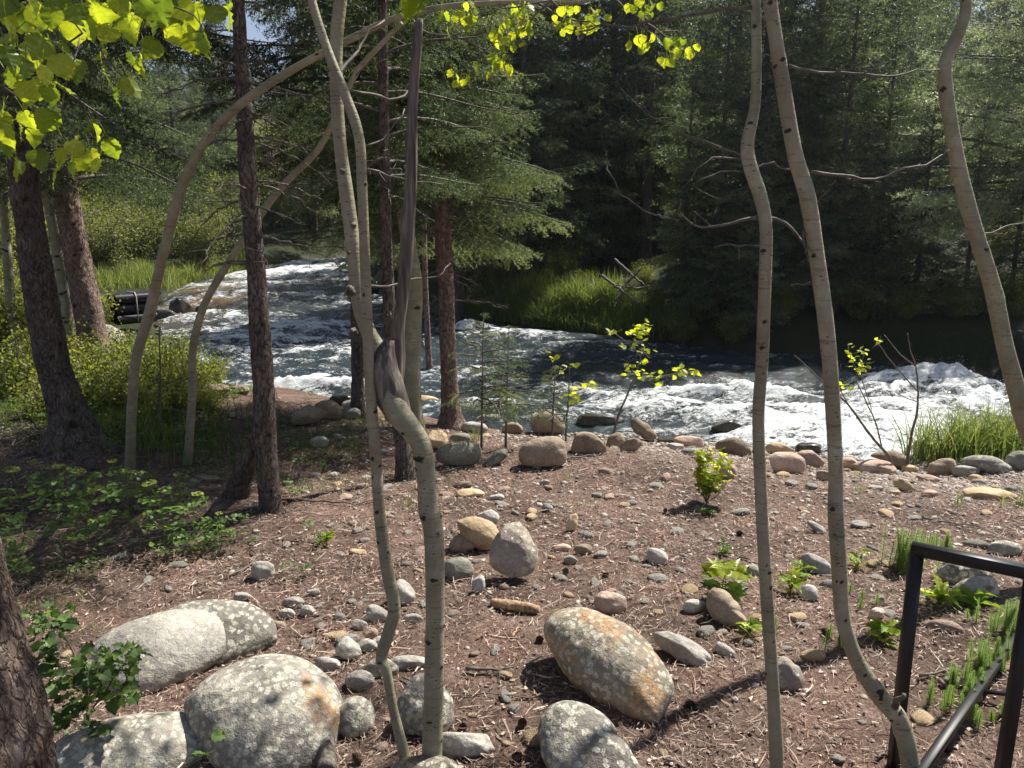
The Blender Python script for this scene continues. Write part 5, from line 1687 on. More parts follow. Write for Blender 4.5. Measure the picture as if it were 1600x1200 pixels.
S(1264, 925, 28, 25, 0, 'grey', 'round dark-sided cobble right of the slim aspen', 'cobble')
S(1275, 880, 46, 28, -22, 'grey', 'flat grey stone touching the bent aspen', facets=2)
S(1133, 1016, 32, 18, -20, 'grey', 'grey cobble left of the slim aspen foot', 'cobble')
S(1176, 891, 20, 20, 0, 'grey', 'small grey cobble beside the slim aspen', 'cobble')
S(1371, 958, 24, 20, 0, 'pink', 'pinkish cobble hidden in the yellow-green tuft', 'cobble')
S(1508, 893, 84, 46, -8, 'lichen', 'mottled grey stone seen through the black frame below its top bar', facets=2)
S(1530, 918, 72, 40, 6, 'granite', 'pale stone beside the mottled one, seen through the black frame', facets=3)
S(1571, 856, 50, 24, 0, 'granite', 'pale domed stone above the black frame at right', facets=1)
S(1566, 884, 52, 16, -4, 'granite', 'low pale stone just above the sloping top bar', facets=1)
S(1546, 771, 80, 20, -4, 'tan', 'broad flat sand-coloured stone on the gravel at right', lump=0.06)
S(1277, 824, 30, 12, -28, 'grey', 'slim dark stone slanting beside the bent aspen', 'cobble')
# the row along the water's edge
S(847, 709, 76, 54, -4, 'brown', 'broad brown boulder with a ridged right end, lower of two stacked by the water', 'boulder', 'boulder', lump=0.10, facets=2, box=0.10, level=5)
S(857, 668, 56, 44, -4, 'brown', 'round brown boulder resting above the broad brown one by the water', 'boulder', 'boulder', lump=0.08, level=4)
S(719, 711, 78, 44, 4, 'greenish', 'smooth greenish-grey boulder right of the aspen bend', 'boulder', 'boulder', lump=0.10, level=5)
S(773, 715, 40, 18, 30, 'greenish', 'slim pointed stone tilted upward beside the greenish boulder', facets=1)
S(683, 687, 32, 34, -20, 'tan', 'tan upright stone peeping from behind the thick aspen', facets=3)
S(719, 684, 34, 18, 0, 'greenish', 'pale green-grey stone behind the greenish boulder')
S(918, 692, 62, 38, -8, 'brown', 'shaded brown boulder right of the stacked pair', 'boulder', 'boulder', facets=2)
S(962, 688, 30, 22, 30, 'brown', 'small tilted block right of the shaded brown boulder', facets=4)
S(1003, 671, 46, 24, -40, 'brown', 'dark thick slab tipped up on its edge at the water', facets=3, lump=0.16)
S(985, 695, 34, 22, 26, 'brown', 'layered flat stone leaning below the tipped slab', facets=4)
S(1054, 686, 52, 12, 0, 'wet', 'thin dark flat slab at the water line', facets=2)
S(1076, 690, 46, 22, -8, 'pink', 'low pinkish stone at the water line left of the brown-topped block', facets=2)
S(1055, 697, 26, 12, 0, 'grey', 'pale cobble below the thin dark slab', 'cobble')
S(1083, 706, 36, 14, 0, 'grey', 'flat cobble in front of the low pinkish stone', 'cobble')
S(1136, 668, 44, 36, -6, 'wet', 'wet black pointed boulder standing in the white water', 'boulder', 'boulder', facets=4, sink=0.1)
S(1146, 699, 58, 30, 0, 'brown', 'brown block with a pale lower face left of the slim aspen at the shore', facets=4, box=0.3)
S(1133, 733, 34, 26, -36, 'pink', 'tilted pale stone behind the yellow-green shrub', facets=3)
S(1205, 687, 18, 16, 0, 'wet', 'small wet red-brown stone behind the slim aspen', 'cobble')
S(1217, 700, 40, 20, 0, 'tan', 'sand-coloured stone at the water right of the slim aspen')
S(1229, 722, 58, 36, -10, 'pink', 'large smooth pink-tan boulder right of the slim aspen at the shore', 'boulder', 'boulder', lump=0.10)
S(1263, 700, 42, 20, 0, 'wet', 'dark-topped pointed stone at the water behind the pink-tan ones', facets=3)
S(1266, 716, 46, 28, -6, 'pink', 'pink-tan stone left of the bent aspen at the shore', lump=0.1)
S(1286, 742, 20, 18, 0, 'brown', 'small block at the left side of the bent aspen', 'cobble', box=0.4)
S(1326, 723, 34, 20, 0, 'pink', 'pale stone just right of the bent aspen at the shore', facets=2)
S(1365, 728, 70, 24, -4, 'pink', 'wide flat pinkish stone on the shore gravel', lump=0.08, facets=1)
S(1392, 716, 52, 28, -8, 'brown', 'reddish-brown domed stone at the foot of the bare stems', lump=0.12, facets=2)
S(1421, 732, 26, 12, 0, 'tan', 'pale cobble right of the reddish-brown domed stone', 'cobble')
S(1444, 700, 26, 36, 20, 'pink', 'pinkish stone standing half behind the tall grass clump', facets=1)
S(1472, 729, 44, 26, 8, 'brown', 'brown stone under the left side of the tall grass clump')
S(1543, 727, 66, 30, -10, 'granite', 'long pale rounded stone in front of the tall grass clump', lump=0.1)
S(1510, 735, 44, 20, 0, 'grey', 'grey stone in front of the middle of the tall grass clump')
S(1592, 719, 34, 32, 0, 'greenish', 'round olive stone right of the tall grass clump')
S(1525, 747, 24, 12, 0, 'tan', 'small tan cobble below the tall grass clump', 'cobble')
S(1412, 757, 30, 20, -30, 'tan', 'angular pale stone set in the shore gravel', facets=4)
S(1450, 747, 34, 12, -6, 'pink', 'flat pink stone set in the shore gravel', facets=1)
S(1453, 771, 26, 12, 0, 'pink', 'oval pink cobble in the shore gravel', 'cobble')
S(1368, 762, 24, 9, -4, 'grey', 'flat pale-blue cobble in the shore gravel', 'cobble')
# left, along the water behind the slim dark trunk
S(482, 648, 54, 32, 24, 'brown', 'tilted light-brown boulder dappled with shade left of the slender aspen', 'boulder', 'boulder', facets=3)
S(512, 640, 44, 32, -20, 'brown', 'brown boulder leaning behind the dappled one', 'boulder', 'boulder', facets=1)
S(534, 625, 36, 24, 0, 'wet', 'dark round boulder at the water left of the slender aspen', 'boulder', 'boulder')
S(556, 634, 40, 22, -10, 'grey', 'grey shaded boulder behind the slender aspen', 'boulder', 'boulder')
S(545, 645, 34, 18, 0, 'grey', 'grey stone below the dark round boulder')
S(498, 690, 30, 18, 10, 'grey', 'striped grey cobble in the litter hollow', 'cobble', facets=1)
S(375, 609, 34, 14, 0, 'brown', 'low stone by the water left of the slim dark trunk')
S(325, 610, 58, 22, 4, 'brown', 'flat shaded stone by the water between the thin aspen and the slim trunk')
S(365, 648, 12, 9, 0, 'grey', 'tiny bright pebble on the shaded mound left of the slim trunk', 'cobble')
S(325, 746, 38, 11, -6, 'brown', 'flat stone in the shade below the thin leaning aspen')
S(520, 743, 16, 12, 20, 'grey', 'small pale stone on the shaded slope', 'cobble')
S(660, 625, 44, 18, 0, 'tan', 'tan stone at the water behind the red-brown spruce', facets=2)
S(740, 668, 40, 20, 0, 'grey', 'grey stone at the water right of the red-brown spruce', facets=2)
S(765, 655, 40, 18, 0, 'grey', 'pale grey stone further out at the water right of the red-brown spruce', facets=2)
S(800, 668, 34, 20, 0, 'brown', 'brown stone at the water left of the stacked boulders')
S(935, 655, 70, 26, 0, 'wet', 'wet shaded boulder in the shallows behind the stacked pair', 'boulder', 'boulder', facets=2)
S(655, 705, 22, 14, 0, 'greenish', 'small green-grey stone left of the greenish boulder', 'cobble')
S(1095, 660, 70, 20, 0, 'wet', 'dark wet rock awash left of the black pointed boulder', 'boulder', 'boulder', facets=2, sink=0.3)
S(580, 450, 26, 26, 0, 'wet', 'dark rock in the white water seen behind the aspen pair', 'boulder', 'boulder', facets=3)
S(60, 440, 95, 62, 0, 'granite', 'large pale grey boulder behind the big spruce trunk at the left edge', 'boulder', 'boulder', facets=3)
S(160, 540, 70, 70, 0, 'granite', 'grey rock buried in the leafy thicket left of the arching aspen', 'boulder', 'boulder', facets=3)

# pebbles: single ones where they show, the rest as gravel
PEB = []
for k in range(10):
    V, F = rock_shape(2, 500 + k, 0.22, (0, 2, 3)[k % 3])
    V = V * np.array([1, 0.78, 0.5 + 0.03 * (k % 4)])
    g = Geo(); g.add(V, F)
    PEB.append((V, F, g.mesh('pebble', M[('grey', 'pink', 'tan', 'grey', 'granite')[k % 5]], smooth=True)))
peb_mats = ['grey', 'pink', 'tan', 'grey', 'granite']
rp = np.random.default_rng(77)


def near_stone(x, y, m=0.0):
    return any((x - a) ** 2 + (y - b) ** 2 < (max(c, d) * 0.9 + m) ** 2 for a, b, c, d, _ in STONES)


cand = []
while len(cand) < 2300:
    x = rp.uniform(-2.5, 5.6); y = rp.uniform(2.5, 8.3)
    if abs(x) > 0.75 * y: continue
    dn_ = float(seg_dist(np.array([x]), np.array([y]), near_w)[0])
    if in_poly(np.array([x]), np.array([y]), POLY)[0] or dn_ < 0.03: continue
    shore = math.exp(-(dn_ / (1.35 if x > 1.2 else 0.8)) ** 2) * (1.0 if x > 0.2 else 0.35)
    mid = 0.08 + 0.22 * math.exp(-((x - 0.3) / 1.2) ** 2 - ((y - 5.3) / 0.9) ** 2) + 0.16 * math.exp(-((x + 0.75) / 0.45) ** 2 - ((y - 3.2) / 0.6) ** 2) + (0.16 if x > 1.6 and y > 4 else 0)
    if rp.random() > max(shore, mid): continue
    big = rp.random() < 0.12
    s_ = rp.uniform(0.035, 0.06) if big else rp.uniform(0.012, 0.032)
    if near_stone(x, y, s_): continue
    cand.append((x, y, s_, shore))
cand.sort(key=lambda c: -c[2] / math.hypot(c[0], c[1], 1.9))
PLB = {0: ('small grey river pebble lying on the clearing floor', 'grey pebbles on the clearing floor'),
       1: ('small pinkish river pebble lying on the clearing floor', 'pinkish pebbles on the clearing floor'),
       2: ('small sand-coloured river pebble lying on the clearing floor', 'sand-coloured pebbles on the clearing floor'),
       3: ('small grey river pebble lying on the clearing floor', 'grey pebbles on the clearing floor'),
       4: ('small speckled granite pebble lying on the clearing floor', 'speckled pebbles on the clearing floor')}
zz = terrain(np.array([c[0] for c in cand]), np.array([c[1] for c in cand]))
for k, ((x, y, s_, sh), z) in enumerate(zip(cand[:290], zz[:290])):
    q = int(rp.integers(10))
    o = bpy.data.objects.new('pebble', PEB[q][2]); COL.objects.link(o)
    o.location = (x, y, z + s_ * 0.12)
    o.rotation_euler = (rp.normal(0, 0.15), rp.normal(0, 0.15), rp.uniform(0, 6.28))
    o.scale = (s_ * rp.uniform(0.9, 1.4), s_ * rp.uniform(0.8, 1.1), s_ * rp.uniform(0.7, 1.1))
    tag(o, PLB[q % 5][0], 'pebble', PLB[q % 5][1])
ICO[0] = ico(0)
Vp, Fp = rock_shape(0, 900, 0.2)


def gravel_stuff(name, m, label, xy, sizes):
    x, y = xy
    z = terrain(x, y)
    n = len(x)
    a = rp.uniform(0, 6.28, n); ca, sa = np.cos(a), np.sin(a)
    sx, sy, sz = sizes * rp.uniform(0.9, 1.5, n), sizes * rp.uniform(0.7, 1.1, n), sizes * rp.uniform(0.35, 0.75, n)
    W = Vp[None] * (1 + 0.12 * rp.normal(size=(n, len(Vp), 1)))
    X_ = W[..., 0] * sx[:, None]; Y_ = W[..., 1] * sy[:, None]; Z_ = W[..., 2] * sz[:, None]
    V = np.stack([x[:, None] + X_ * ca[:, None] - Y_ * sa[:, None], y[:, None] + X_ * sa[:, None] + Y_ * ca[:, None], z[:, None] + Z_ + sz[:, None] * 0.1], -1).reshape(-1, 3)
    F = (Fp[None] + (np.arange(n) * len(Vp))[:, None, None]).reshape(-1, 3)
    g = Geo(); g.add(V, F, np.repeat(rp.random(n), len(Fp)))
    return tag(g.obj(name, m, smooth=True), label, 'gravel', kind='stuff')


m_, nt, b, out = mat('river_gravel')
gc = ramp(nt, attr(nt, 'rnd'), [(0.0, (0.10, 0.085, 0.075)), (0.25, (0.24, 0.21, 0.19)), (0.5, (0.40, 0.31, 0.26)), (0.75, (0.38, 0.35, 0.32)), (1.0, (0.58, 0.52, 0.45))])
nt.links.new(mix(nt, 1.0, gc, ramp(nt, noise(nt, coords(nt), 90, 4), [(0.3, 0.7), (0.6, 1.0)]), 'MULTIPLY'), b.inputs['Base Color'])
b.inputs['Roughness'].default_value = 0.8
M['gravel'] = m_
n = 90000
x = rp.uniform(-2.8, 6.3, n); y = rp.uniform(2.2, 8.4, n)
dn_ = seg_dist(x, y, near_w); ins_ = in_poly(x, y, POLY)
pr = np.exp(-(dn_ / np.where(x > 1.2, 1.15, 0.7)) ** 2) * np.where(x > 0.2, 1.0, 0.25) * 0.95 + 0.008 + 0.035 * (x > 1.4) * sstep(3.5, 6, y)
pr = pr * (0.5 + 1.0 * sstep(-0.3, 0.5, fbm(x * 2, y * 2, 4, 2)))
k_ = (rp.random(n) < pr) & (~ins_) & (np.abs(x) < 0.8 * y)
x, y = x[k_], y[k_]
gravel_stuff('gravel', M['gravel'], 'loose fine river gravel between the shore stones', (x, y), rp.uniform(0.006, 0.022, len(x)) * (0.6 + 0.8 * rp.random(len(x)) ** 3))
k2 = [c for c in cand[290:]]
gravel_stuff('pebbles', M['gravel'], 'scattered small pebbles in the needle litter', (np.array([c[0] for c in k2]), np.array([c[1] for c in k2])), np.array([c[2] * 0.85 for c in k2]))

# ------------------------------------------------------------------ needle litter, twigs, chips, cones
def curved_sticks(n, xr, yr, length, width, seg, dens, lift=0.012, rnd=None, curve=0.5, tilt=0.25, seed=1):
    r = np.random.default_rng(seed)
    x = r.uniform(*xr, n); y = yr[0] + (yr[1] - yr[0]) * r.random(n) ** 1.5
    k = (np.abs(x) < 0.78 * y + 0.3) & (r.random(n) < dens(x, y))
    x, y = x[k], y[k]; n = len(x)
    a = r.uniform(0, 6.28, n); c = r.normal(0, curve, n)
    L = length * r.uniform(0.5, 1.3, n); wd = width * r.uniform(0.6, 1.4, n)
    z0 = terrain(x, y) + np.abs(r.normal(0, lift, n)) + 0.002
    tl = r.normal(0, tilt, n)
    s = np.linspace(-0.5, 0.5, seg + 1)
    P = []
    for t in s:
        ang = a + c * t
        P.append(np.stack([x + np.cos(ang) * L * t, y + np.sin(ang) * L * t, z0 + tl * L * t + 0.004], 1))
    P = np.stack(P, 1)
    nx, ny = -np.sin(a), np.cos(a)
    up = r.normal(0, 0.6, n)
    Wv = np.stack([nx, ny, up], 1) * (wd * 0.5)[:, None]
    tap = np.clip(1.25 - 1.4 * np.abs(s), 0.2, 1)[None, :, None]
    A = P - Wv[:, None] * tap; B = P + Wv[:, None] * tap
    V = np.stack([A, B], 2).reshape(-1, 3)
    m = 2 * (seg + 1)
    q = np.arange(seg) * 2
    f = np.stack([q, q + 1, q + 3, q + 2], 1)
    F = (f[None] + (np.arange(n) * m)[:, None, None]).reshape(-1, 4)
    rr = r.random(n) if rnd is None else rnd(r, n)
    g = Geo(); g.add(V, F, np.repeat(rr, seg))
    return g


def dens_l(x, y):
    d = seg_dist(x, y, near_w)
    v = sstep(0.2, 1.6, d) * (~in_poly(x, y, POLY))
    return np.clip(v * (0.45 + 0.55 * sstep(-0.5, 0.5, fbm(x * 1.6, y * 1.6, 9, 3))), 0, 1)


tag(curved_sticks(230000, (-5.5, 5.5), (1.7, 8.0), 0.036, 0.0023, 2, dens_l, seed=3, lift=0.010, curve=0.3).obj('needle_litter', M['litter']), 'dry brown pine needle litter covering the clearing', 'needle litter', kind='stuff')
tag(curved_sticks(4500, (-5.0, 5.0), (1.7, 8.0), 0.10, 0.004, 3, dens_l, seed=4, lift=0.012, curve=0.22, rnd=lambda r, n: 0.5 + 0.5 * r.random(n)).obj('dry_grass_litter', M['litter']), 'longer straw-coloured dry stalks lying in the litter', 'dry stalks', kind='stuff')
# bark flakes and bits
r = np.random.default_rng(8)
n = 42000
x = r.uniform(-5, 5.5, n); y = 1.8 + 6.4 * r.random(n) ** 1.3
k = (np.abs(x) < 0.78 * y + 0.3) & (r.random(n) < dens_l(x, y))
x, y = x[k], y[k]; n = len(x)
z = terrain(x, y) + 0.004
a = r.uniform(0, 6.28, n); s_ = r.uniform(0.003, 0.010, n)
q = np.array([[-1, -.6], [1, -.5], [1.1, .5], [-.8, .7]])
V = np.zeros((n, 4, 3))
jj = q[None] * (1 + 0.3 * r.normal(size=(n, 4, 2)))
V[..., 0] = x[:, None] + (jj[..., 0] * np.cos(a)[:, None] - jj[..., 1] * np.sin(a)[:, None]) * s_[:, None]
V[..., 1] = y[:, None] + (jj[..., 0] * np.sin(a)[:, None] + jj[..., 1] * np.cos(a)[:, None]) * s_[:, None]
V[..., 2] = z[:, None] + r.normal(0, 0.4, (n, 4)) * s_[:, None] + 0.004
g = Geo(); g.add(V.reshape(-1, 3), np.arange(n * 4).reshape(-1, 4), r.random(n) ** 1.3)
tag(g.obj('bark_flakes', M['litter']), 'bark flakes and cone scales in the litter', 'bark flakes', kind='stuff')

# fallen sticks
def fallen(pts, w, label, m='twig', name='fallen_stick', lift=0.012, side=2, wig=0.02):
    P = []
    for px, py in pts:
        p = on_ground(px, py); p[2] += lift + 0.5 * w * depth_of(p) / FOC * 0.6
        P.append(p)
    r0 = 0.5 * w * depth_of(P[0]) / FOC
    g = branch_geo(P, r0, r0 * 0.5, 7, side, 0.08, wig)
    return tag(g.obj(name, M[m], smooth=True, vattr='knot', origin=P[0]), label, 'stick')


fallen([(628, 1062), (700, 1090), (770, 1088), (830, 1092), (895, 1083)], 3, 'thin twig curving across the litter right of the thick aspen')
fallen([(728, 1050), (770, 1052), (800, 1048)], 7, 'short stick lying right of the thick aspen')
fallen([(425, 783), (500, 786), (560, 789), (640, 770)], 3.5, 'long thin pale stick on the shaded slope behind the slender aspen')
fallen([(862, 735), (878, 728), (885, 720), (915, 716), (940, 712)], 4, 'pale bare twig lying below the broad brown boulder', side=1)
fallen([(1436, 1061), (1470, 1055), (1508, 1052), (1530, 1055)], 5, 'crooked stick lying inside the black frame')
fallen([(1468, 1068), (1490, 1092), (1520, 1096)], 6, 'short dark stick lying beside the crooked one inside the frame')
fallen([(1370, 1190), (1382, 1178), (1397, 1172)], 5, 'pale stub of stick at the bottom right by the frame foot')
fallen([(800, 1000), (806, 990), (812, 985)], 5, 'split sliver of wood above the egg-shaped boulder', 'wood_chip', side=0)
fallen([(1035, 1190), (1060, 1198), (1080, 1210)], 4, 'twig at the bottom edge right of the pale lumpy boulder')
fallen([(240, 1140), (300, 1110), (330, 1080)], 3, 'thin twig among needles between the lower left boulders')
fallen([(730, 905), (760, 930), (800, 940)], 3, 'thin twig below the angular leaning stone')
fallen([(1150, 870), (1185, 885)], 3, 'short twig left of the slim aspen')
fallen([(355, 905), (385, 890), (402, 872), (392, 860)], 4, 'pale forked twig beside the blocky pale stone')
fallen([(690, 742), (720, 733), (745, 731)], 3.5, 'thin pale stick below the greenish boulder')
fallen([(1440, 812), (1475, 818), (1530, 826)], 3, 'thin dark stick lying on the gravelly clearing at right')
# log of split wood
p0, p1 = on_ground(768, 946), on_ground(842, 958)
g = Geo()
s = np.linspace(0, 1, 14)
Cl = p0[None] * (1 - s[:, None]) + p1[None] * s[:, None] + np.array([0, 0, 0.018])
V, F, F2 = tube(Cl, 0.020 + 0.008 * np.sin(s * 3.1), 12, True, lambda P, N, R: R[:, None] * 0.35 * fbm(P[..., 0] * 14, P[..., 1] * 30, P[..., 2] * 30, 3))
g.add(V, F, 0.5, 0.0); g.T.append(F2); g.rT.append(np.full(len(F2), .5))
tag(g.obj('wood_scrap', M['wood_chip'], smooth=False, vattr='knot', origin=p0), 'rotten orange-brown piece of split wood between the leaning stones and the egg-shaped boulder', 'wood scrap')
p0, p1 = on_ground(508, 1150), on_ground(512, 1215)
g = Geo()
Cl = p0[None] * (1 - s[:, None]) + p1[None] * s[:, None] + np.array([0, 0, 0.03])
V, F, F2 = tube(Cl, 0.035, 14, True, lambda P, N, R: R[:, None] * 0.4 * fbm(P[..., 0] * 30, P[..., 1] * 8, P[..., 2] * 30, 3))
g.add(V, F, 0.5, 0.0); g.T.append(F2); g.rT.append(np.full(len(F2), .5))
tag(g.obj('wood_scrap', M['dead'], smooth=False, vattr='knot', origin=p0), 'dark splintered stub of wood beside the broad mottled boulder', 'wood scrap')

# pine cones
def cone_mesh():
    g = Geo(); r = np.random.default_rng(3)
    add_tube(g, np.array([[0, 0, 0], [0, 0, 0.03], [0, 0, 0.06]]), [0.006, 0.009, 0.003], 6)
    for k in range(64):
        t = k / 64; a = k * 2.39996; z = 0.004 + 0.055 * t
        R = 0.022 * math.sin(math.pi * (0.12 + 0.83 * t)) + 0.004
        c, s_ = math.cos(a), math.sin(a)
        w = 0.007
        P = np.array([[c * 0.004, s_ * 0.004, z], [c * R * 0.75 - s_ * w, s_ * R * 0.75 + c * w, z + 0.004], [c * R, s_ * R, z + 0.010], [c * R * 0.75 + s_ * w, s_ * R * 0.75 - c * w, z + 0.004]])
        g.add(P, [[0, 1, 2, 3]])
        P2 = P.copy(); P2[:, 2] -= 0.003; g.add(P2[::-1], [[0, 1, 2, 3]])
    return g.mesh('pine_cone', M['cone'])


CM = cone_mesh()
for px, py, lb in [(724, 1135, 'pine cone right of the thick aspen foot'), (819, 1128, 'pine cone left of the pale lumpy boulder'), (883, 902, 'pine cone right of the angular leaning stone'), (800, 1185, 'pine cone near the bottom edge left of the lumpy boulder'),
                   (1040, 800, 'pine cone out in the open clearing'), (845, 1000, 'pine cone touching the egg-shaped boulder'), (1150, 835, 'pine cone left of the slim aspen'), (1296, 994, 'dark cone left of the bend of the bent aspen'),
                   (566, 1195, 'pine cone at the foot of the kinked aspen'), (940, 905, 'pine cone left of the pinkish stone'), (620, 915, 'pine cone beside the angular grey stone'), (1070, 1100, 'pine cone right of the egg-shaped boulder')]:
    p = on_ground(px, py)
    o = bpy.data.objects.new('pine_cone', CM); COL.objects.link(o)
    o.location = p + np.array([0, 0, 0.014]); o.rotation_euler = (1.5 + 0.15 * rp.normal(), 0.1, rp.uniform(-1.2, 1.2) + (math.pi if rp.random() < 0.3 else 0))
    s_ = rp.uniform(0.6, 0.85); o.scale = (s_,) * 3
    tag(o, lb, 'pine cone')
# ------------------------------------------------------------------ plants
rq = np.random.default_rng(404)


def root_at(name, p, label, cat, group=None):
    o = bpy.data.objects.new(name, None); COL.objects.link(o)
    o.location = p
    return tag(o, label, cat, group)


def stem_to(g, p0, p1, r0, r1, bend=0.15, n=8, rnd=0.5):
    s = np.linspace(0, 1, n)[:, None]
    q = p0 * (1 - s) + p1 * s
    L = np.linalg.norm(p1 - p0)
    q = q + np.array([rq.normal(0, bend), rq.normal(0, bend), 0]) * L * (s * (1 - s)) * 2
    add_tube(g, q, np.linspace(r0, r1, n), 5, rnd)
    return q


def rue_leaf(g, p, d, size, rnd):
    """a compound leaf: small round three-lobed leaflets on a flat spray"""
    d = d / np.linalg.norm(d)
    side = np.cross(d, [0, 0, 1.0]); side /= np.linalg.norm(side) + 1e-9
    nrm = np.cross(side, d)
    add_tube(g, np.array([p, p + d * size]), [0.0014, 0.0008], 3, 0.3)
    for t, w in ((0.25, 0.0), (0.45, 0.55), (0.45, -0.55), (0.7, 0.4), (0.7, -0.4), (0.72, 0.85), (0.72, -0.85), (1.0, 0.0), (1.0, 0.32), (1.0, -0.32), (0.85, 0.15)):
        if rq.random() < 0.08: continue
        c = p + d * size * (t + rq.normal(0, 0.04)) + side * size * (w * 0.75 + rq.normal(0, 0.05)) + nrm * rq.normal(0, 0.03) * size
        R = 0.135 * size * rq.uniform(0.8, 1.25)
        a0 = rq.uniform(0, 6.28)
        th = np.linspace(0, 2 * np.pi, 8)[:-1] + a0
        rr = R * (1 + 0.18 * np.cos(3 * th))
        n2 = nrm + rq.normal(0, 0.35, 3); n2 /= np.linalg.norm(n2)
        e1 = np.cross(n2, side); e1 /= np.linalg.norm(e1) + 1e-9; e2 = np.cross(n2, e1)
        P = np.vstack([c[None], c + np.cos(th)[:, None] * rr[:, None] * e1 + np.sin(th)[:, None] * rr[:, None] * e2 + n2 * R * 0.15])
        i = np.arange(7)
        g.add(P, np.stack([np.zeros(7, int), 1 + i, 1 + (i + 1) % 7], 1), np.clip(rnd + rq.normal(0, 0.12), 0, 1))


def meadow_rue(px, py, hpx, label, tone=0.45, group=None, bare=False):
    p = on_ground(px, py)
    H = 1.0 * hpx * depth_of(p) / FOC
    root = root_at('meadow_rue', p, label, 'meadow rue', group)
    gs, gl = Geo(), Geo()
    tip = np.array([rq.normal(0, 0.06) * H, rq.normal(0, 0.06) * H, H])
    q = stem_to(gs, np.zeros(3), tip, 0.0032, 0.0016)
    for k in range(9):
        t = 0.15 + 0.75 * (k + rq.random()) / 9
        c = np.array([np.interp(t, np.linspace(0, 1, len(q)), q[:, i]) for i in range(3)])
        a = k * 2.4 + rq.normal(0, 0.4)
        rue_leaf(gl, c, np.array([math.cos(a), math.sin(a), rq.uniform(0.0, 0.5)]), H * 0.30 * rq.uniform(0.8, 1.3) * (1.2 - 0.5 * t), tone + 0.15 * t)
    for k in range(7):      # the crumpled yellow tip
        a = rq.uniform(0, 6.28)
        rue_leaf(gl, tip, np.array([math.cos(a), math.sin(a), rq.uniform(0.1, 0.9)]), H * 0.09, 0.95)
    gs.obj('stem', M['rue'], root)
    gl.obj('foliage', M['rue'], root)
    return root


RUE = [(35, 855, 125, 'tall plant with round leaves at the far left edge, its yellow tip highest'), (128, 850, 110, 'round-leaved plant with a bright yellow tip, second from the left edge'), (150, 880, 120, 'broad round-leaved plant in the middle of the left cluster'),
       (205, 835, 100, 'round-leaved plant in half shade in front of the arching aspen'), (255, 862, 112, 'round-leaved plant with a green tip right of the arching aspen foot'), (318, 868, 100, 'slender round-leaved plant standing alone at the right of the left cluster'),
       (12, 880, 80, 'low round-leaved plant cut by the left edge'), (95, 820, 90, 'shaded round-leaved plant behind the left cluster'), (175, 800, 80, 'shaded round-leaved plant beside the arching aspen foot'),
       (60, 800, 80, 'shaded round-leaved plant between the big trunk roots and the left cluster'), (230, 805, 70, 'shaded round-leaved plant behind the one with a green tip'), (275, 800, 60, 'dim round-leaved plant below the thin leaning aspen'),
       (30, 910, 70, 'low leafy plant in front of the left cluster at the edge'), (345, 860, 60, 'small round-leaved plant beside the slender lone one')]
for a in RUE:
    meadow_rue(*a)
# shaded low herbs under the left trees: ground cover nobody could count
g = Geo()
n = 1500
x = rq.uniform(-6.5, -1.2, n); y = rq.uniform(4.0, 9.0, n)
k = (fbm(x * 1.3, y * 1.3, 2, 2) > -0.05) & (x < -0.9 - 0.12 * (y - 4)) & (~in_poly(x, y, POLY))
for xx, yy, z_ in zip(x[k], y[k], terrain(x[k], y[k])):
    if rq.random() < 0.68: continue
    for j in range(2):
        a = rq.uniform(0, 6.28)
        rue_leaf(g, np.array([xx, yy, z_ + rq.uniform(0.02, 0.12)]), np.array([math.cos(a), math.sin(a), 0.25]), rq.uniform(0.05, 0.10), rq.uniform(0.1, 0.6))
tag(g.obj('ground_cover', M['rue']), 'low green herbs covering the shaded ground under the left trees', 'ground cover', kind='stuff')


# grass
def grass_geo(x, y, z, h, lean=0.35, w=0.005, seg=4, rnd=None, spread=0.0):
    n = len(x)
    a = rq.uniform(0, 6.28, n); ln = np.abs(rq.normal(0, lean, n))
    H = h * rq.uniform(0.55, 1.15, n)
    s = np.linspace(0, 1, seg + 1)
    P = np.stack([np.stack([x + np.cos(a) * H * ln * t ** 2, y + np.sin(a) * H * ln * t ** 2, z + H * (t - 0.25 * ln * t ** 2)], 1) for t in s], 1)
    b_ = rq.uniform(0, 6.28, n)
    Wv = np.stack([np.cos(b_), np.sin(b_), 0 * b_], 1) * (w * 0.5 * rq.uniform(0.7, 1.3, n))[:, None]
    tap = (1 - s ** 2 * 0.95)[None, :, None]
    V = np.stack([P - Wv[:, None] * tap, P + Wv[:, None] * tap], 2).reshape(-1, 3)
    q = np.arange(seg) * 2
    f = np.stack([q, q + 1, q + 3, q + 2], 1)
    F = (f[None] + (np.arange(n) * 2 * (seg + 1))[:, None, None]).reshape(-1, 4)
    g = Geo(); g.add(V, F, np.repeat(rq.random(n) if rnd is None else rnd, seg))
    return g


def grass_patch(name, label, pxs, spread, n, h, w=0.006, lean=0.35, cat='grass', kind=None, m='grass', tone=None):
    X_, Y_ = [], []
    for px, py in pxs:
        c = on_ground(px, py)
        k = n // len(pxs)
        X_.append(c[0] + rq.normal(0, spread, k)); Y_.append(c[1] + rq.normal(0, spread * 0.7, k))
    x, y = np.concatenate(X_), np.concatenate(Y_)
    z = terrain(x, y) - 0.01
    ok_ = ~in_poly(x, y, POLY)
    x, y, z = x[ok_], y[ok_], z[ok_]
    H = h * (0.55 + 0.9 * sstep(-0.35, 0.5, fbm(x * 1.1, y * 1.1, 6.0, 3))) if kind == 'stuff' else h * np.ones(len(x))
    g = grass_geo(x, y, z, H, lean, w, rnd=None if tone is None else np.clip(rq.normal(tone, 0.2, len(x)), 0, 1))
    o = g.obj(name, M[m], origin=np.array([x.mean(), y.mean(), z.mean()]))
    return tag(o, label, cat, kind=kind)


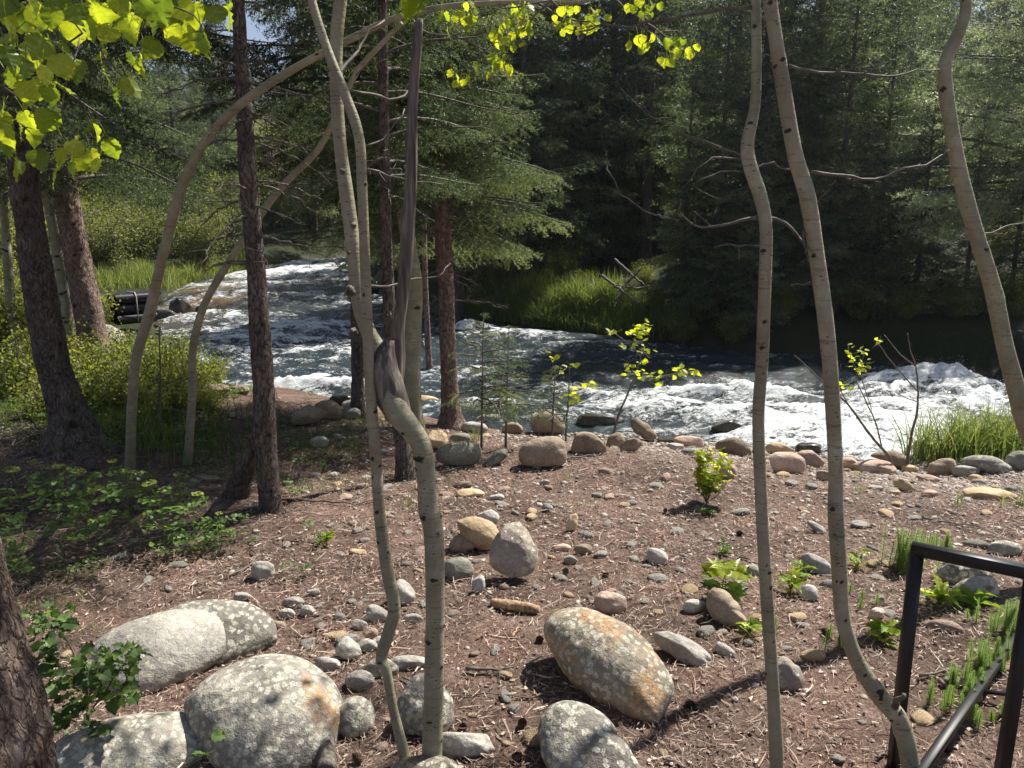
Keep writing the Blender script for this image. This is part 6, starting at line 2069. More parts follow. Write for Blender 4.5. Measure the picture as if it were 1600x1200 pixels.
grass_patch('grass_clump', 'tall bright green grass clump at the water edge on the right', [(1472, 718), (1500, 716), (1530, 714), (1560, 712), (1585, 714), (1455, 720), (1545, 706)], 0.17, 900, 0.56, 0.012, 0.65, 'grass clump', tone=0.75)
grass_patch('far_bank_grass', 'long green grass hanging over the shaded far bank', [(730, 494), (770, 496), (810, 498), (850, 502), (890, 506), (930, 510), (960, 516), (920, 500), (860, 495), (800, 490), (990, 520)], 0.50, 11000, 0.48, 0.016, 0.55, kind='stuff', tone=0.7)
grass_patch('river_bend_grass', 'bright grass along the left bank of the river bend', [(170, 445), (200, 442), (235, 442), (265, 440), (300, 436), (340, 428), (380, 422), (280, 434), (220, 438), (420, 416)], 0.8, 11000, 0.5, 0.02, 0.5, kind='stuff', tone=0.85)
grass_patch('thicket_grass', 'fresh green grass under the sunny thicket bushes', [(30, 640), (80, 600), (140, 640), (180, 620), (230, 640), (160, 590), (20, 580), (270, 620), (60, 560), (200, 680), (160, 660), (120, 600), (330, 680), (300, 700)], 0.35, 6500, 0.24, 0.007, 0.5, kind='stuff', tone=0.55)
grass_patch('sparse_grass', 'sparse dry and green grass on the mound by the stones', [(480, 690), (520, 680), (560, 660), (580, 670), (500, 710), (600, 660), (540, 700), (490, 760), (560, 760)], 0.25, 900, 0.12, 0.004, 0.8, kind='stuff', tone=0.8)
for px, py, n_, h, lb in [(744, 690, 26, 0.22, 'small grass tuft at the foot of the red-brown spruce'), (698, 660, 30, 0.2, 'grass tuft left of the red-brown spruce foot'), (560, 668, 30, 0.15, 'grass tuft beside the grey shaded stones'),
                          (1345, 770, 30, 0.10, 'small green tuft right of the bent aspen near the shore'), (1343, 745, 24, 0.09, 'tiny green tuft nearest the flat pinkish stone'), (1595, 790, 60, 0.22, 'green tuft at the right edge on the gravel'),
                          (1500, 790, 20, 0.15, 'thin yellowish sprig on the gravel at right'), (905, 790, 60, 0.05, 'flat light green patch of seedlings in mid clearing'), (880, 752, 8, 0.12, 'few grass blades below the broad brown boulder'),
                          (640, 790, 30, 0.10, 'small light green tuft behind the slender aspen'), (475, 700, 30, 0.16, 'bright green fern-like sprig on the shaded mound'), (700, 755, 8, 0.12, 'lone grass blades below the greenish boulder')]:
    grass_patch('grass_tuft', lb, [(px, py)], 0.03 if n_ < 50 else 0.07, n_, h, 0.004, 0.6, 'grass tuft', tone=0.8)


# horsetails: feathery upright stems
def horsetail(px, py, hpx, nst, label, spread=0.05):
    p = on_ground(px, py)
    H = hpx * depth_of(p) / FOC
    g = Geo()
    for k in range(nst):
        o = np.array([rq.normal(0, spread), rq.normal(0, spread * 0.8), 0])
        h = H * rq.uniform(0.6, 1.05)
        tip = o + np.array([rq.normal(0, 0.08), rq.normal(0, 0.08), 1]) * h
        add_tube(g, np.array([[0, 0, -0.03], o * 0.9 - [0, 0, 0.01], o, (o + tip) / 2, tip]), [0.0015, 0.0018, 0.0018, 0.0015, 0.0006], 4, 0.4, cap=False)
        nl = 13
        for t in np.linspace(0.12, 0.97, nl):
            c = o * (1 - t) + tip * t
            for a in np.linspace(0, 6.28, 9)[:-1] + rq.uniform(0, 1):
                L = 0.040 * (1.15 - t) ** 0.6 * rq.uniform(0.7, 1.2) * (H / 0.2) ** 0.5
                d = np.array([math.cos(a), math.sin(a), 0.55]); d /= np.linalg.norm(d)
                w = np.array([-math.sin(a), math.cos(a), 0]) * 0.0020
                g.add(np.array([c - w, c + w, c + d * L]), [[0, 1, 2]], rq.uniform(0.2, 1))
    o = g.obj('horsetail', M['horsetail'])
    o.location = p
    return tag(o, label, 'horsetail')


for a in [(1412, 890, 70, 34, 'thick bright horsetail clump just left above the black frame corner', 0.06), (1448, 858, 26, 5, 'small horsetail tuft just above the black frame corner'), (1472, 862, 34, 14, 'horsetail tuft right of the black frame corner, behind the top bar'),
          (1541, 975, 36, 6, 'small upright horsetail seen inside the frame, highest of a column'), (1535, 1045, 54, 18, 'bright horsetail inside the frame, middle of a column'), (1520, 1080, 46, 14, 'bright horsetail next to the low slanting rail'),
          (1580, 995, 60, 20, 'feathery horsetail half hidden by the right frame post'), (1480, 1105, 40, 8, 'shaded horsetail low inside the frame', 0.06), (1333, 945, 30, 5, 'small horsetail just right of the bent aspen'),
          (1308, 1010, 34, 4, 'small horsetail behind the lower bend of the bent aspen'), (1556, 1140, 34, 6, 'shaded horsetail between the low rail and the right post'), (1185, 985, 24, 4, 'tiny horsetail left of the slim aspen')]:
    horsetail(*a)

# broad-leaved plants built leaf by leaf
LM = {k: leaf_mesh('leaf', M[m], 1.0, kd, fold, curl, pet, rnd, sd) for k, (m, kd, fold, curl, pet, rnd, sd) in {
    'lobed_y': ('aspen_leaf', 'lobed', 0.15, 0.25, 0.8, 1.0, 1), 'lobed_g': ('rue', 'lobed', 0.12, 0.2, 0.6, 0.35, 2),
    'holly': ('grape', 'holly', 0.35, 0.2, 0.3, 0.6, 3), 'holly2': ('grape', 'holly', 0.2, 0.35, 0.3, 0.95, 4), 'holly3': ('rue', 'holly', 0.3, 0.1, 0.3, 0.5, 5),
    'a1': ('aspen_leaf', 'aspen', 0.12, 0.12, 0.8, 0.4, 6), 'a2': ('aspen_leaf', 'aspen', 0.35, 0.25, 0.8, 0.7, 7), 'a3': ('aspen_leaf', 'aspen', 0.05, -0.12, 0.8, 0.95, 8), 'a4': ('aspen_leaf', 'aspen', 0.22, 0.40, 0.8, 0.15, 9),
    'long': ('horsetail', 'aspen', 0.3, 0.5, 0.2, 0.5, 10), 'longy': ('aspen_leaf', 'aspen', 0.2, 0.3, 0.2, 1.0, 11)}.items()}


def leaf(root, key, loc, direction, size, roll=0.0, name='leaf', aspect=1.0):
    o = bpy.data.objects.new(name, LM[key]); COL.objects.link(o)
    o.parent = root
    q = Vector(direction).normalized().to_track_quat('Y', 'Z')
    o.rotation_mode = 'QUATERNION'
    from mathutils import Quaternion
    o.rotation_quaternion = q @ Quaternion((0, 1, 0), roll)
    o.location = loc
    o.scale = (size * aspect, size, size)
    return o


def rosette(px, py, hpx, n, key, label, cat='plant', name='leafy_plant', size=0.5, up=0.8, aspect=1.0, spread=0.6):
    p = on_ground(px, py); H = hpx * depth_of(p) / FOC
    root = root_at(name, p, label, cat)
    g = Geo()
    for k in range(n):
        a = k * 2.4 + rq.normal(0, 0.3); t = (k + 0.5) / n
        el = rq.uniform(0.35, 1.0) * up
        c = np.array([math.cos(a) * spread * H * 0.25 * rq.random(), math.sin(a) * spread * H * 0.25 * rq.random(), H * rq.uniform(0.0, 0.55) * (1 if n > 6 else 0.4)])
        add_tube(g, np.array([np.zeros(3), c * 0.6, c]), [0.0025, 0.002, 0.0015], 4, 0.3)
        leaf(root, key if isinstance(key, str) else key[k % len(key)], c, (math.cos(a), math.sin(a), el), H * size * rq.uniform(0.75, 1.15), rq.normal(0, 0.3), aspect=aspect)
    g.obj('stem', M['rue'], root)
    return root


# cow parsnip on the stone: a pale green fan below, a yellow lit leaf above
p = on_ground(1128, 935); dd = depth_of(p)
root = root_at('cow_parsnip', p + np.array([0, 0, 0.02]), 'broad lobed leaves, one yellow above a grey-green one, growing behind a round stone', 'cow parsnip')
u = dd / FOC
leaf(root, 'lobed_g', (0, -0.05, 18 * u), (-0.25, -1, -0.25), 44 * u, 0.1)
leaf(root, 'lobed_g', (0.02, -0.02, 22 * u), (0.8, -0.7, -0.1), 34 * u, -0.1)
leaf(root, 'lobed_g', (-0.02, 0, 20 * u), (-1, -0.3, 0.1), 32 * u, 0.1)
leaf(root, 'lobed_y', (0.02, 0, 42 * u), (0.9, -0.35, 0.05), 40 * u, 0.15)
leaf(root, 'lobed_y', (0.0, 0, 42 * u), (-1.0, -0.2, 0.12), 38 * u, -0.15)
leaf(root, 'lobed_y', (0.0, 0, 43 * u), (0.15, 1.0, 0.30), 30 * u, 0.0)
g = Geo()
add_tube(g, np.array([[0, 0, -0.03], [0.0, 0, 20 * u], [0.01, 0, 43 * u]]), [0.004, 0.003, 0.002], 6, 0.4)
add_tube(g, np.array([[0, 0, -0.03], [0.01, -0.01, 10 * u], [0.0, -0.04, 18 * u]]), [0.004, 0.003, 0.002], 6, 0.4)
g.obj('stem', M['rue'], root)
rosette(1380, 1000, 46, 16, ('longy', 'long', 'a2'), 'yellow-green leafy tuft standing left of the frame post', size=0.5, aspect=0.6)
rosette(1235, 925, 46, 9, ('long', 'lobed_y'), 'narrow-leaved plant between the slim and the bent aspen', size=0.55, aspect=0.4)
rosette(1250, 900, 40, 7, ('long', 'a1'), 'small sprig with a round leaf between the two right aspens', size=0.45, aspect=0.5)
rosette(1468, 945, 52, 12, ('long', 'longy'), 'spiky yellow-green rosette inside the frame at upper left', size=0.7, aspect=0.28)
rosette(1520, 950, 50, 10, ('long',), 'spiky grey-green rosette inside the frame right of the brighter one', size=0.75, aspect=0.25)
rosette(1130, 865, 34, 9, ('lobed_g', 'long'), 'dull green low sprig above the broad-leaved plant', size=0.4, aspect=0.5)
rosette(1105, 805, 22, 7, ('long', 'lobed_g'), 'tiny pale green sprig below the yellow-green shrub', size=0.6, aspect=0.5)
rosette(1170, 990, 40, 7, ('longy', 'long'), 'yellow-green sprig at the left of the slim aspen', size=0.55, aspect=0.5)
rosette(1340, 885, 60, 9, ('a3', 'long', 'longy'), 'sprig with a round yellow leaf at the right side of the bent aspen', size=0.28, aspect=0.6)
rosette(510, 850, 30, 10, ('longy', 'long'), 'small red and green sprig on the slope left of the slender aspen', size=0.5, aspect=0.5)
rosette(690, 655, 52, 18, ('longy', 'long'), 'yellow-leaved sprig between the sapling pole and the red-brown spruce', size=0.42, aspect=0.45)

# the yellow-green shrub at the clearing's edge
p = on_ground(1104, 787); H = 95 * depth_of(p) / FOC
root = root_at('small_shrub', p, 'small yellow-green shrub casting a dark shadow on the open clearing', 'shrub')
g = Geo()
for k in range(11):
    a = rq.uniform(0, 6.28)
    tip = np.array([math.cos(a) * H * rq.uniform(0.1, 0.32), math.sin(a) * H * 0.25, H * rq.uniform(0.55, 1.02)])
    q_ = stem_to(g, np.zeros(3), tip, 0.003, 0.0012, 0.2)
    for j in range(11):
        t = 0.25 + 0.75 * (j + 0.5) / 11
        c = np.array([np.interp(t, np.linspace(0, 1, len(q_)), q_[:, i]) for i in range(3)])
        a2 = rq.uniform(0, 6.28)
        leaf(root, 'lobed_g' if (t < 0.55 and rq.random() < 0.5) else ('lobed_y' if rq.random() < 0.5 else 'longy'), c, (math.cos(a2), math.sin(a2), rq.uniform(-0.3, 0.5)), H * 0.13 * rq.uniform(0.7, 1.2), rq.normal(0, 0.4))
g.obj('stem', M['twig'], root)


# saplings with few leaves at the water
def sapling(name, label, lines, y, leaves, key=('longy', 'a3'), lsz=11, cat='sapling'):
    base = at_y(lines[0][0][0], lines[0][0][1], y); base[2] = tz(base[0], base[1]) - 0.01
    root = root_at(name, base, label, cat)
    for ln in lines:
        px_branch(root, ln, y, y + rq.normal(0, 0.1), name='stem' if ln is lines[0] else 'branch', side=0, wig=0.008)
    for (px, py, n_, sp_) in leaves:
        for _ in range(n_):
            c = at_y(px + rq.normal(0, sp_), py + rq.normal(0, sp_), y + rq.normal(0, 0.06))
            a = rq.uniform(0, 6.28)
            leaf(root, key[rq.integers(len(key))], c - base, (math.cos(a), math.sin(a) * 0.5, rq.uniform(-0.4, 0.8)), lsz * depth_of(c) / FOC * rq.uniform(0.7, 1.2), rq.normal(0, 0.6), aspect=0.7)
    return root


yy = float(on_ground(960, 693)[1])
sapling('sapling', 'thin leafy sapling at the water with yellow-green tufts on spreading twigs', [[(957, 694, 6), (962, 664, 5), (970, 640, 5), (985, 605, 4), (998, 570, 4), (1003, 540, 3), (1000, 510, 2)], [(990, 592, 3), (1030, 588, 3), (1065, 582, 2), (1090, 580, 2)], [(1000, 556, 3), (985, 540, 2), (962, 522, 2), (945, 520, 2)], [(1001, 545, 2), (1015, 560, 2)]],
        yy, [(1000, 510, 8, 6), (1010, 522, 8, 7), (990, 522, 6, 6), (1005, 548, 8, 7), (980, 540, 5, 6), (955, 522, 5, 5), (1060, 583, 12, 6), (1085, 580, 6, 4), (985, 578, 8, 7), (1010, 590, 8, 7), (1030, 592, 6, 6), (1000, 570, 5, 6)])
sapling('sapling', 'short thin sapling right above the stacked boulders with small leaf tufts', [[(884, 692, 5), (885, 660, 4), (888, 630, 4), (889, 600, 3), (890, 575, 2)], [(888, 615, 2), (905, 608, 2), (925, 602, 1.5)], [(888, 640, 3), (878, 660, 3), (872, 650, 2)]],
        yy + 0.05, [(890, 575, 6, 5), (905, 607, 6, 5), (922, 601, 7, 5), (880, 620, 4, 6), (900, 628, 6, 8), (860, 560, 4, 12)])
y2 = float(on_ground(1400, 738)[1])
sapling('bare_shrub', 'bare thin-stemmed shrub leaning over the white water, few leaves', [[(1396, 738, 8), (1389, 714, 7), (1360, 680, 6), (1325, 632, 4), (1290, 600, 3), (1242, 555, 2)], [(1378, 700, 4), (1368, 660, 3), (1350, 620, 3), (1338, 590, 2), (1350, 555, 2)],
                                                                                      [(1325, 632, 3), (1310, 600, 2), (1314, 570, 1.5)], [(1362, 640, 2), (1345, 590, 2), (1330, 560, 2), (1325, 540, 2)]],
        y2, [(1350, 552, 8, 7), (1355, 570, 10, 8), (1335, 560, 8, 7), (1328, 545, 4, 5), (1348, 582, 6, 7), (1320, 612, 8, 7), (1310, 600, 4, 6)], lsz=8, cat='shrub')
sapling('bare_shrub', 'bare reddish upright stems right of the leaning ones at the shore', [[(1417, 738, 8), (1419, 712, 7), (1424, 680, 6), (1433, 640, 5), (1434, 600, 5), (1430, 570, 4), (1422, 545, 3), (1418, 520, 2)], [(1433, 610, 3), (1410, 585, 3), (1385, 555, 3), (1372, 537, 2), (1362, 545, 2)], [(1430, 572, 3), (1405, 552, 2), (1382, 523, 2)],
                                                                                       [(1434, 628, 3), (1412, 620, 2), (1398, 612, 1.5)], [(1372, 537, 2), (1376, 525, 1.5)]], y2 + 0.05, [(1372, 533, 5, 4)], lsz=8, cat='shrub')
sapling('twig_plant', 'dark twiggy sapling standing in the thicket between the arching and thin aspens', [[(253, 690, 6), (250, 640, 5), (250, 580, 4), (249, 510, 3)], [(250, 640, 3), (275, 640, 2), (300, 655, 2)], [(250, 600, 3), (235, 585, 2), (225, 560, 2)], [(251, 650, 3), (235, 660, 2), (222, 690, 2)], [(251, 620, 2), (262, 600, 2), (285, 590, 2)]],
        float(on_ground(253, 690)[1]), [(250, 530, 6, 10), (240, 590, 6, 10), (270, 640, 6, 12)], key=('holly', 'lobed_g'), lsz=9)

# dark-leaved shrub at lower left, the leaves near enough to be built one by one
def holly_shrub(label, lines, y, leaves, key=('holly', 'holly2', 'holly3'), lsz=24):
    base = at_y(lines[0][0][0], lines[0][0][1], y)
    root = root_at('leafy_shrub', base, label, 'shrub')
    for ln in lines:
        px_branch(root, ln, y, y + 0.05, name='stem', side=0, wig=0.01)
    for (px, py, n_, sx, sy) in leaves:
        for _ in range(n_):
            c = at_y(px + rq.uniform(-sx, sx), py + rq.uniform(-sy, sy), y + rq.normal(0, 0.05))
            a = rq.uniform(0, 6.28)
            leaf(root, key[rq.integers(len(key))], c - base, (math.cos(a), math.sin(a) * 0.6 - 0.2, rq.uniform(-0.5, 0.5)), lsz * depth_of(c) / FOC * rq.uniform(0.65, 1.15), rq.normal(0, 0.7), aspect=0.95)


yh = float(on_ground(120, 1190)[1]) + 0.05
holly_shrub('dark glossy serrated-leaved shrub in front of the boulders at lower left', [[(118, 1205, 10), (132, 1150, 8), (138, 1100, 6), (128, 1050, 5), (110, 1010, 4), (85, 980, 3)], [(135, 1120, 5), (165, 1080, 4), (190, 1040, 3)], [(136, 1110, 4), (95, 1075, 3), (60, 1050, 2)]],
            yh, [(180, 1030, 30, 34, 28), (172, 1070, 36, 36, 26), (100, 1075, 40, 48, 32), (75, 985, 24, 28, 26), (60, 1025, 20, 30, 22), (110, 1120, 24, 44, 24), (165, 1150, 9, 22, 14), (150, 1175, 8, 26, 12), (130, 1045, 18, 32, 22), (90, 960, 10, 20, 14)])
holly_shrub('small sunlit scalloped-leaf sprig rising at the bottom edge over the mottled boulder', [[(345, 1230, 6), (345, 1190, 4), (344, 1150, 3)]], float(on_ground(345, 1195)[1]) + 0.02,
            [(350, 1160, 7, 22, 22), (340, 1185, 5, 26, 14)], key=('holly3', 'lobed_g'), lsz=26)
for px, py, n_ in [(120, 940, 20), (60, 950, 24), (90, 905, 20), (30, 960, 16), (140, 985, 14)]:
    grass_patch('grass_tuft', {120: 'thin grass blades left of the leaning boulders', 60: 'thin grass tuft above the dark-leaved shrub', 90: 'wispy grass in front of the round-leaved plants', 30: 'grass tuft at the left edge beside the flaky trunk', 140: 'grass blades behind the dark-leaved shrub'}[px],
                [(px, py)], 0.06, n_, 0.14, 0.004, 0.9, 'grass tuft', tone=0.7)

# ------------------------------------------------------------------ the near aspen bough hanging in at the top left
LV = [(30, 130), (60, 200), (150, 60), (235, 75), (345, 60), (440, 100), (520, 20), (600, 110), (660, 110), (700, 150), (740, 20), (790, 160), (860, 200), (900, 60), (980, 70), (1050, 60), (720, 230), (600, 280), (660, 290), (520, 170), (160, 180), (90, 300),
      (180, 280), (300, 240), (300, 330), (260, 300), (480, 270), (380, 330), (480, 370), (550, 440), (590, 400), (120, 420), (180, 400), (260, 420), (150, 500), (240, 520), (15, 500), (30, 380), (95, 620), (50, 690), (140, 640), (260, 600), (240, 560), (360, 670),
      (430, 620), (430, 590), (500, 690), (420, 740), (260, 740), (270, 820), (460, 780), (380, 770), (340, 790), (80, 780), (120, 800), (170, 740), (840, 140), (900, 130), (820, 60), (640, 40), (860, 30), (560, 30), (430, 20), (200, 120), (40, 60), (100, 100),
      (330, 130), (420, 60), (700, 70), (770, 90), (500, 80), (20, 250), (10, 560), (120, 330), (220, 440), (320, 700), (280, 20), (120, 20), (30, 20), (400, 130), (200, 220), (130, 250), (60, 340), (200, 350), (110, 560), (20, 620), (460, 60), (560, 90), (800, 20), (930, 190)]
YL = 1.32
root = root_at('aspen_bough', at_y(-120, -60, YL), 'close aspen bough of bright backlit leaves hanging in at the top left corner', 'aspen bough')
base = np.array(root.location)
for ln in [[(-120, -60, 9), (0, -20, 8), (60, -5, 7), (130, 40, 6), (115, 60, 5), (80, 90, 4)], [(130, 45, 5), (150, 65, 4), (170, 100, 3), (180, 115, 3)], [(128, 40, 5), (140, 10, 4), (200, -20, 5)], [(-120, 60, 8), (-40, 100, 6), (10, 140, 5), (60, 170, 4), (100, 215, 3), (110, 240, 2)],
           [(200, -20, 6), (270, 10, 4), (310, 30, 3), (316, 60, 2)], [(125, 60, 4), (110, 110, 3), (95, 170, 3)], [(170, 105, 3), (190, 118, 2), (184, 135, 2)], [(115, 145, 3), (130, 165, 3), (140, 195, 2), (150, 215, 2)], [(-60, 250, 5), (-20, 215, 4), (15, 190, 3), (30, 185, 2)], [(200, -20, 5), (230, 20, 3), (215, 60, 2)]]:
    px_branch(root, ln, YL, YL + rq.normal(0, 0.04), side=0, wig=0.006)
for k, (a_, b_) in enumerate(LV):
    px, py = a_ * 0.3375, b_ * 0.3375
    y = YL + rq.normal(0, 0.09)
    sz = (38 if py < 90 else 34) * rq.uniform(0.72, 1.12) * (y / FOC)
    c = at_y(px, py - 0.35 * 44, y)
    a = rq.uniform(0, 6.28)
    facing = rq.uniform(-0.9, 0.9)
    # hangs from its stalk: tip down, blade turned about the hanging axis
    d = Vector((rq.normal(0, 0.42), rq.normal(0, 0.30), -1.0))
    o = leaf(root, ('a1', 'a2', 'a3', 'a4')[rq.integers(4)], c - base, d, sz, rq.choice([0, math.pi]) + rq.normal(0, 0.95))
root = root_at('aspen_twig', at_y(650, -40, 1.5), 'pair of big backlit leaves dipping in at the top edge above the dead stem', 'aspen twig')
px_branch(root, [(655, -60, 4), (650, -30, 3), (642, -12, 2)], 1.5, 1.5, side=0)
base = np.array(root.location)
leaf(root, 'a3', at_y(648, -14, 1.5) - base, (-0.25, 0, -1), 46 * 1.5 / FOC, 0.3)
leaf(root, 'a1', at_y(664, -22, 1.5) - base, (-0.3, 0.1, -1), 52 * 1.5 / FOC, math.pi - 0.3)
leaf(root, 'a4', at_y(626, -18, 1.5) - base, (0.1, 0.1, -1), 38 * 1.5 / FOC, 0.5)

# leaf sprays further off along the top edge
SPR = [(793, 34), (817, 17), (780, 64), (800, 61), (773, 101), (800, 101), (786, 84), (878, 20), (881, 40), (905, 40), (925, 37), (928, 17), (1002, 20), (1016, 13), (1013, 61), (1060, 61), (1067, 78), (1046, 88), (729, 20), (712, 20), (726, 37), (714, 123), (1075, 70), (1008, 58), (890, 15), (820, 35), (808, 10), (1000, 8)]
root = root_at('aspen_twigs', at_y(880, -60, 3.9), 'loose sprays of small yellow-green leaves dangling along the top centre', 'aspen bough')
base = np.array(root.location)
for ln in [[(880, -60, 8), (860, 0, 6), (830, 30, 4), (800, 60, 3), (790, 95, 2)], [(880, -60, 8), (960, 0, 5), (1000, 30, 4), (1040, 55, 3), (1070, 70, 2)], [(860, 0, 5), (885, 25, 3), (920, 40, 2)], [(860, 0, 4), (780, 15, 3), (725, 30, 2)], [(800, 60, 3), (770, 70, 2), (716, 118, 1.5)], [(1000, 30, 3), (1012, 50, 2)]]:
    px_branch(root, ln, 3.9, 3.9 + rq.normal(0, 0.1), side=1, wig=0.02)
for px, py in SPR:
    for _ in range(5):
        y = 3.9 + rq.normal(0, 0.12)
        c = at_y(px + rq.normal(0, 9), py + rq.normal(0, 8), y)
        leaf(root, ('a1', 'a2', 'a3', 'a3')[rq.integers(4)], c - base, (rq.normal(0, 0.4), rq.normal(0, 0.3), -1), 14 * y / FOC * rq.uniform(0.7, 1.2), rq.normal(0, 1.0))

# ------------------------------------------------------------------ the black tube frame at lower right
def box_beam(g, a, b, w, h=None):
    a, b = np.asarray(a, float), np.asarray(b, float); h = h or w
    t = (b - a) / np.linalg.norm(b - a)
    up = np.array([0, 0, 1.0]) if abs(t[2]) < 0.9 else np.array([0, 1.0, 0])
    s_ = np.cross(t, up); s_ /= np.linalg.norm(s_); u_ = np.cross(s_, t)
    c = 0.05
    prof = [(-.5 + c, -.5), (.5 - c, -.5), (.5, -.5 + c), (.5, .5 - c), (.5 - c, .5), (-.5 + c, .5), (-.5, .5 - c), (-.5, -.5 + c)]
    V = np.array([e + s_ * w * p + u_ * h * q for e in (a, b) for p, q in prof])
    F = [[i, (i + 1) % 8, 8 + (i + 1) % 8, 8 + i] for i in range(8)]
    n0 = g.n
    g.add(V, F)
    T = [[0, i + 1, i] for i in range(1, 7)] + [[8, 8 + i, 8 + i + 1] for i in range(1, 7)]
    g.T.append(np.array(T) + n0); g.rT.append(np.full(len(T), 0.5))


f1 = on_ground(1396, 1200); f1[2] -= 0.02
d = ray(1433, 858); top1 = CAM + d * (f1[1] / d[1])
f2x = at_y(1566, 1200, 2.30); f2 = np.array([f2x[0], 2.30, tz(f2x[0], 2.30) - 0.02])
top2 = np.array([f2[0] + 0.005, 2.30, top1[2]])
root = root_at('firewood_rack', (f1 + f2) / 2, 'empty black square-tube metal frame standing in the lower right corner', 'metal frame')
W_ = 0.036
for nm, a, b in [('post', f1, top1 - np.array([0, 0, W_ / 2])), ('post', f2, top2 - np.array([0, 0, W_ / 2])), ('top_rail', top1 - (top2 - top1) / np.linalg.norm(top2 - top1) * W_ / 2, top2 + (top2 - top1) / np.linalg.norm(top2 - top1) * W_ / 2)]:
    g = Geo(); box_beam(g, a, b, W_ if nm == 'post' else W_ + 0.004); part(g, nm, M['black_paint'], root)


def at_z(px, py, z):
    d = ray(px, py)
    return CAM + d * ((z - CAMZ) / d[2])


b0, b1 = at_z(1440, 1205, 0.13), at_z(1588, 992, 0.13)
dirb = (b1 - b0) / np.linalg.norm(b1 - b0)
b0 = b0 - dirb * 0.5
g = Geo(); box_beam(g, b0, b1, 0.032); part(g, 'base_rail', M['black_paint'], root)
off = np.array([0.42, -0.10, 0])
g = Geo(); box_beam(g, b0 + off, b1 + off, 0.032); part(g, 'base_rail', M['black_paint'], root)
for px, py in ((1483, 1140), (1563, 1036)):
    c = at_z(px, py, 0.115); gz = tz(c[0], c[1]) - 0.02
    g = Geo(); box_beam(g, [c[0], c[1], gz], [c[0], c[1], 0.114], 0.030); part(g, 'foot', M['black_paint'], root)
c0 = at_z(1536, 1080, 0.10); c1 = c0 + off * 0.97
g = Geo(); box_beam(g, c0, c1, 0.016, 0.012); part(g, 'crossbar', M['black_paint'], root)
c0 = at_z(1462, 1178, 0.10) - dirb * 0.15; c1 = c0 + off * 0.97
g = Geo(); box_beam(g, c0, c1, 0.016, 0.012); part(g, 'crossbar', M['black_paint'], root)

# ------------------------------------------------------------------ strapped bundle of dark pipes and river wreckage, left
pl = on_ground(205, 520)
yb = float(pl[1])
root = root_at('pipe_bundle', pl, 'strapped stack of dark pipes lying at the river edge behind the arching aspen', 'pipe bundle')
L0, L1 = at_y(180, 480, yb), at_y(236, 474, yb + 0.5)
rad_ = 0.5 * 17 * depth_of(L0) / FOC
dirp = (L1 - L0); dirp[2] = 0; dirp /= np.linalg.norm(dirp)
Lp = float(np.linalg.norm((L1 - L0)[:2])) * 1.1
perp = np.array([-dirp[1], dirp[0], 0])
for row, (cnt, zoff) in enumerate(((2, 0), (2, 1), (2, 2))):
    for j in range(cnt):
        c = np.array([L0[0], L0[1], at_y(180, 500, yb)[2]]) + np.array([0, 0, zoff * rad_ * 1.9]) + perp * (j * 2.02 * rad_ + (row % 2) * 0.3 * rad_)
        g = Geo()
        P = np.array([c + dirp * t for t in np.linspace(0, Lp, 14)])
        V, F, F2 = tube(P, rad_ * 0.97, 18, False)
        g.add(V, F)
        V, F, F2 = tube(P[[0, 1, -2, -1]], rad_ * 0.86, 18, False)
        g.add(V, F[:, ::-1])
        part(g, 'pipe', M['pipe'], root, smooth=True)
c = np.array([L0[0], L0[1], at_y(180, 500, yb)[2]]) + dirp * Lp * 0.48
g = Geo()
loop = [c + perp * u + np.array([0, 0, v]) for u, v in ((-rad_ * 1.05, -rad_ * 0.5), (-rad_ * 1.08, rad_ * 4.0), (-rad_ * 0.6, rad_ * 4.85), (rad_ * 2.6, rad_ * 4.85), (rad_ * 3.3, rad_ * 4.0), (rad_ * 3.3, -rad_ * 0.5))]
add_tube(g, np.array(loop), 0.012, 5)
part(g, 'strap', M['strap'], root)
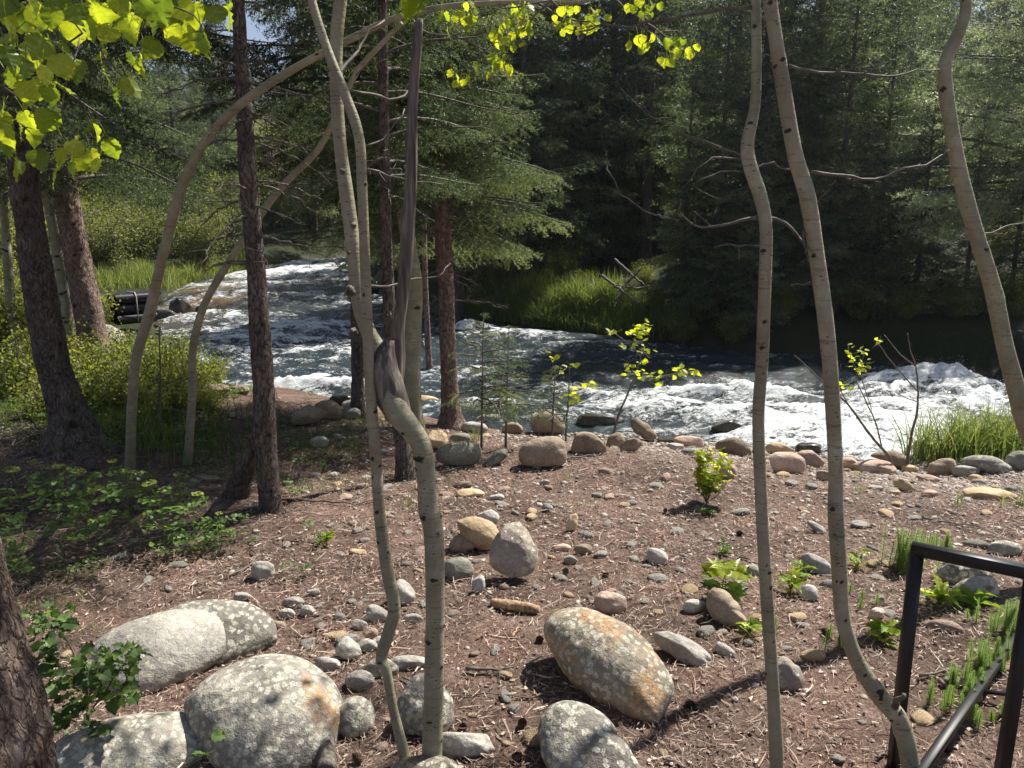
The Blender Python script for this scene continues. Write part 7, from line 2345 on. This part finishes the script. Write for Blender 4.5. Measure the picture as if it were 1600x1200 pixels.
S(282, 482, 30, 36, 10, 'wet', 'black jagged stump of rock sticking out of the water beside the pipes', 'boulder', 'boulder', facets=6, lump=0.3, sink=0.2)
S(258, 492, 44, 20, -6, 'wet', 'low black rock at the water left of the jagged one', 'boulder', 'boulder', facets=4, lump=0.25, sink=0.2)
S(315, 483, 18, 14, 0, 'wet', 'small black rock in the rapids right of the jagged one', 'stone', 'stone', facets=4, lump=0.25)

# fallen bare branches on the far bank
for k, (a, b, c) in enumerate([((940, 430), (985, 465), (1010, 480)), ((1000, 420), (970, 455), (960, 480)), ((1040, 440), (1000, 450), (960, 445)), ((960, 405), (1000, 440), (1040, 470))]):
    yk = 15.2 + 0.3 * k
    P = [at_y(a[0], a[1], yk), at_y(b[0], b[1], yk - 0.3), at_y(c[0], c[1], yk - 0.6)]
    g = branch_geo(P, 0.03, 0.012, 6, 5, 0.5, 0.05)
    tag(g.obj('fallen_branch', M['dead'], smooth=True, vattr='knot', origin=P[0]), ['pale dead branch sloping down the far bank right of the grass', 'dead branch leaning left across the others on the far bank', 'dead branch lying level above the far bank grass', 'longest dead branch sloping over the dark far bank'][k], 'dead branch')
# ------------------------------------------------------------------ haze volume added to give the veiling glare
hm = bpy.data.materials.new('haze')
hm.use_nodes = True
hm.node_tree.nodes.clear()
ho = hm.node_tree.nodes.new('ShaderNodeOutputMaterial')
hv = hm.node_tree.nodes.new('ShaderNodeVolumePrincipled')
hv.inputs['Color'].default_value = (0.85, 0.90, 1.0, 1)
hv.inputs['Density'].default_value = 0.0007
hv.inputs['Anisotropy'].default_value = 0.65
hm.node_tree.links.new(hv.outputs[0], ho.inputs['Volume'])
g = Geo()
x0, x1, y0, y1, z0_, z1_ = -262, 262, -62, 422, -4.0, 80.0
V = np.array([[x, y, z] for z in (z0_, z1_) for x, y in ((x0, y0), (x1, y0), (x1, y1), (x0, y1))])
g.add(V, [[0, 3, 2, 1], [4, 5, 6, 7], [0, 1, 5, 4], [1, 2, 6, 5], [2, 3, 7, 6], [3, 0, 4, 7]])
haze = g.obj('haze', hm)
tag(haze, 'thin haze volume added for the veiling glare over the trees', kind='stuff')
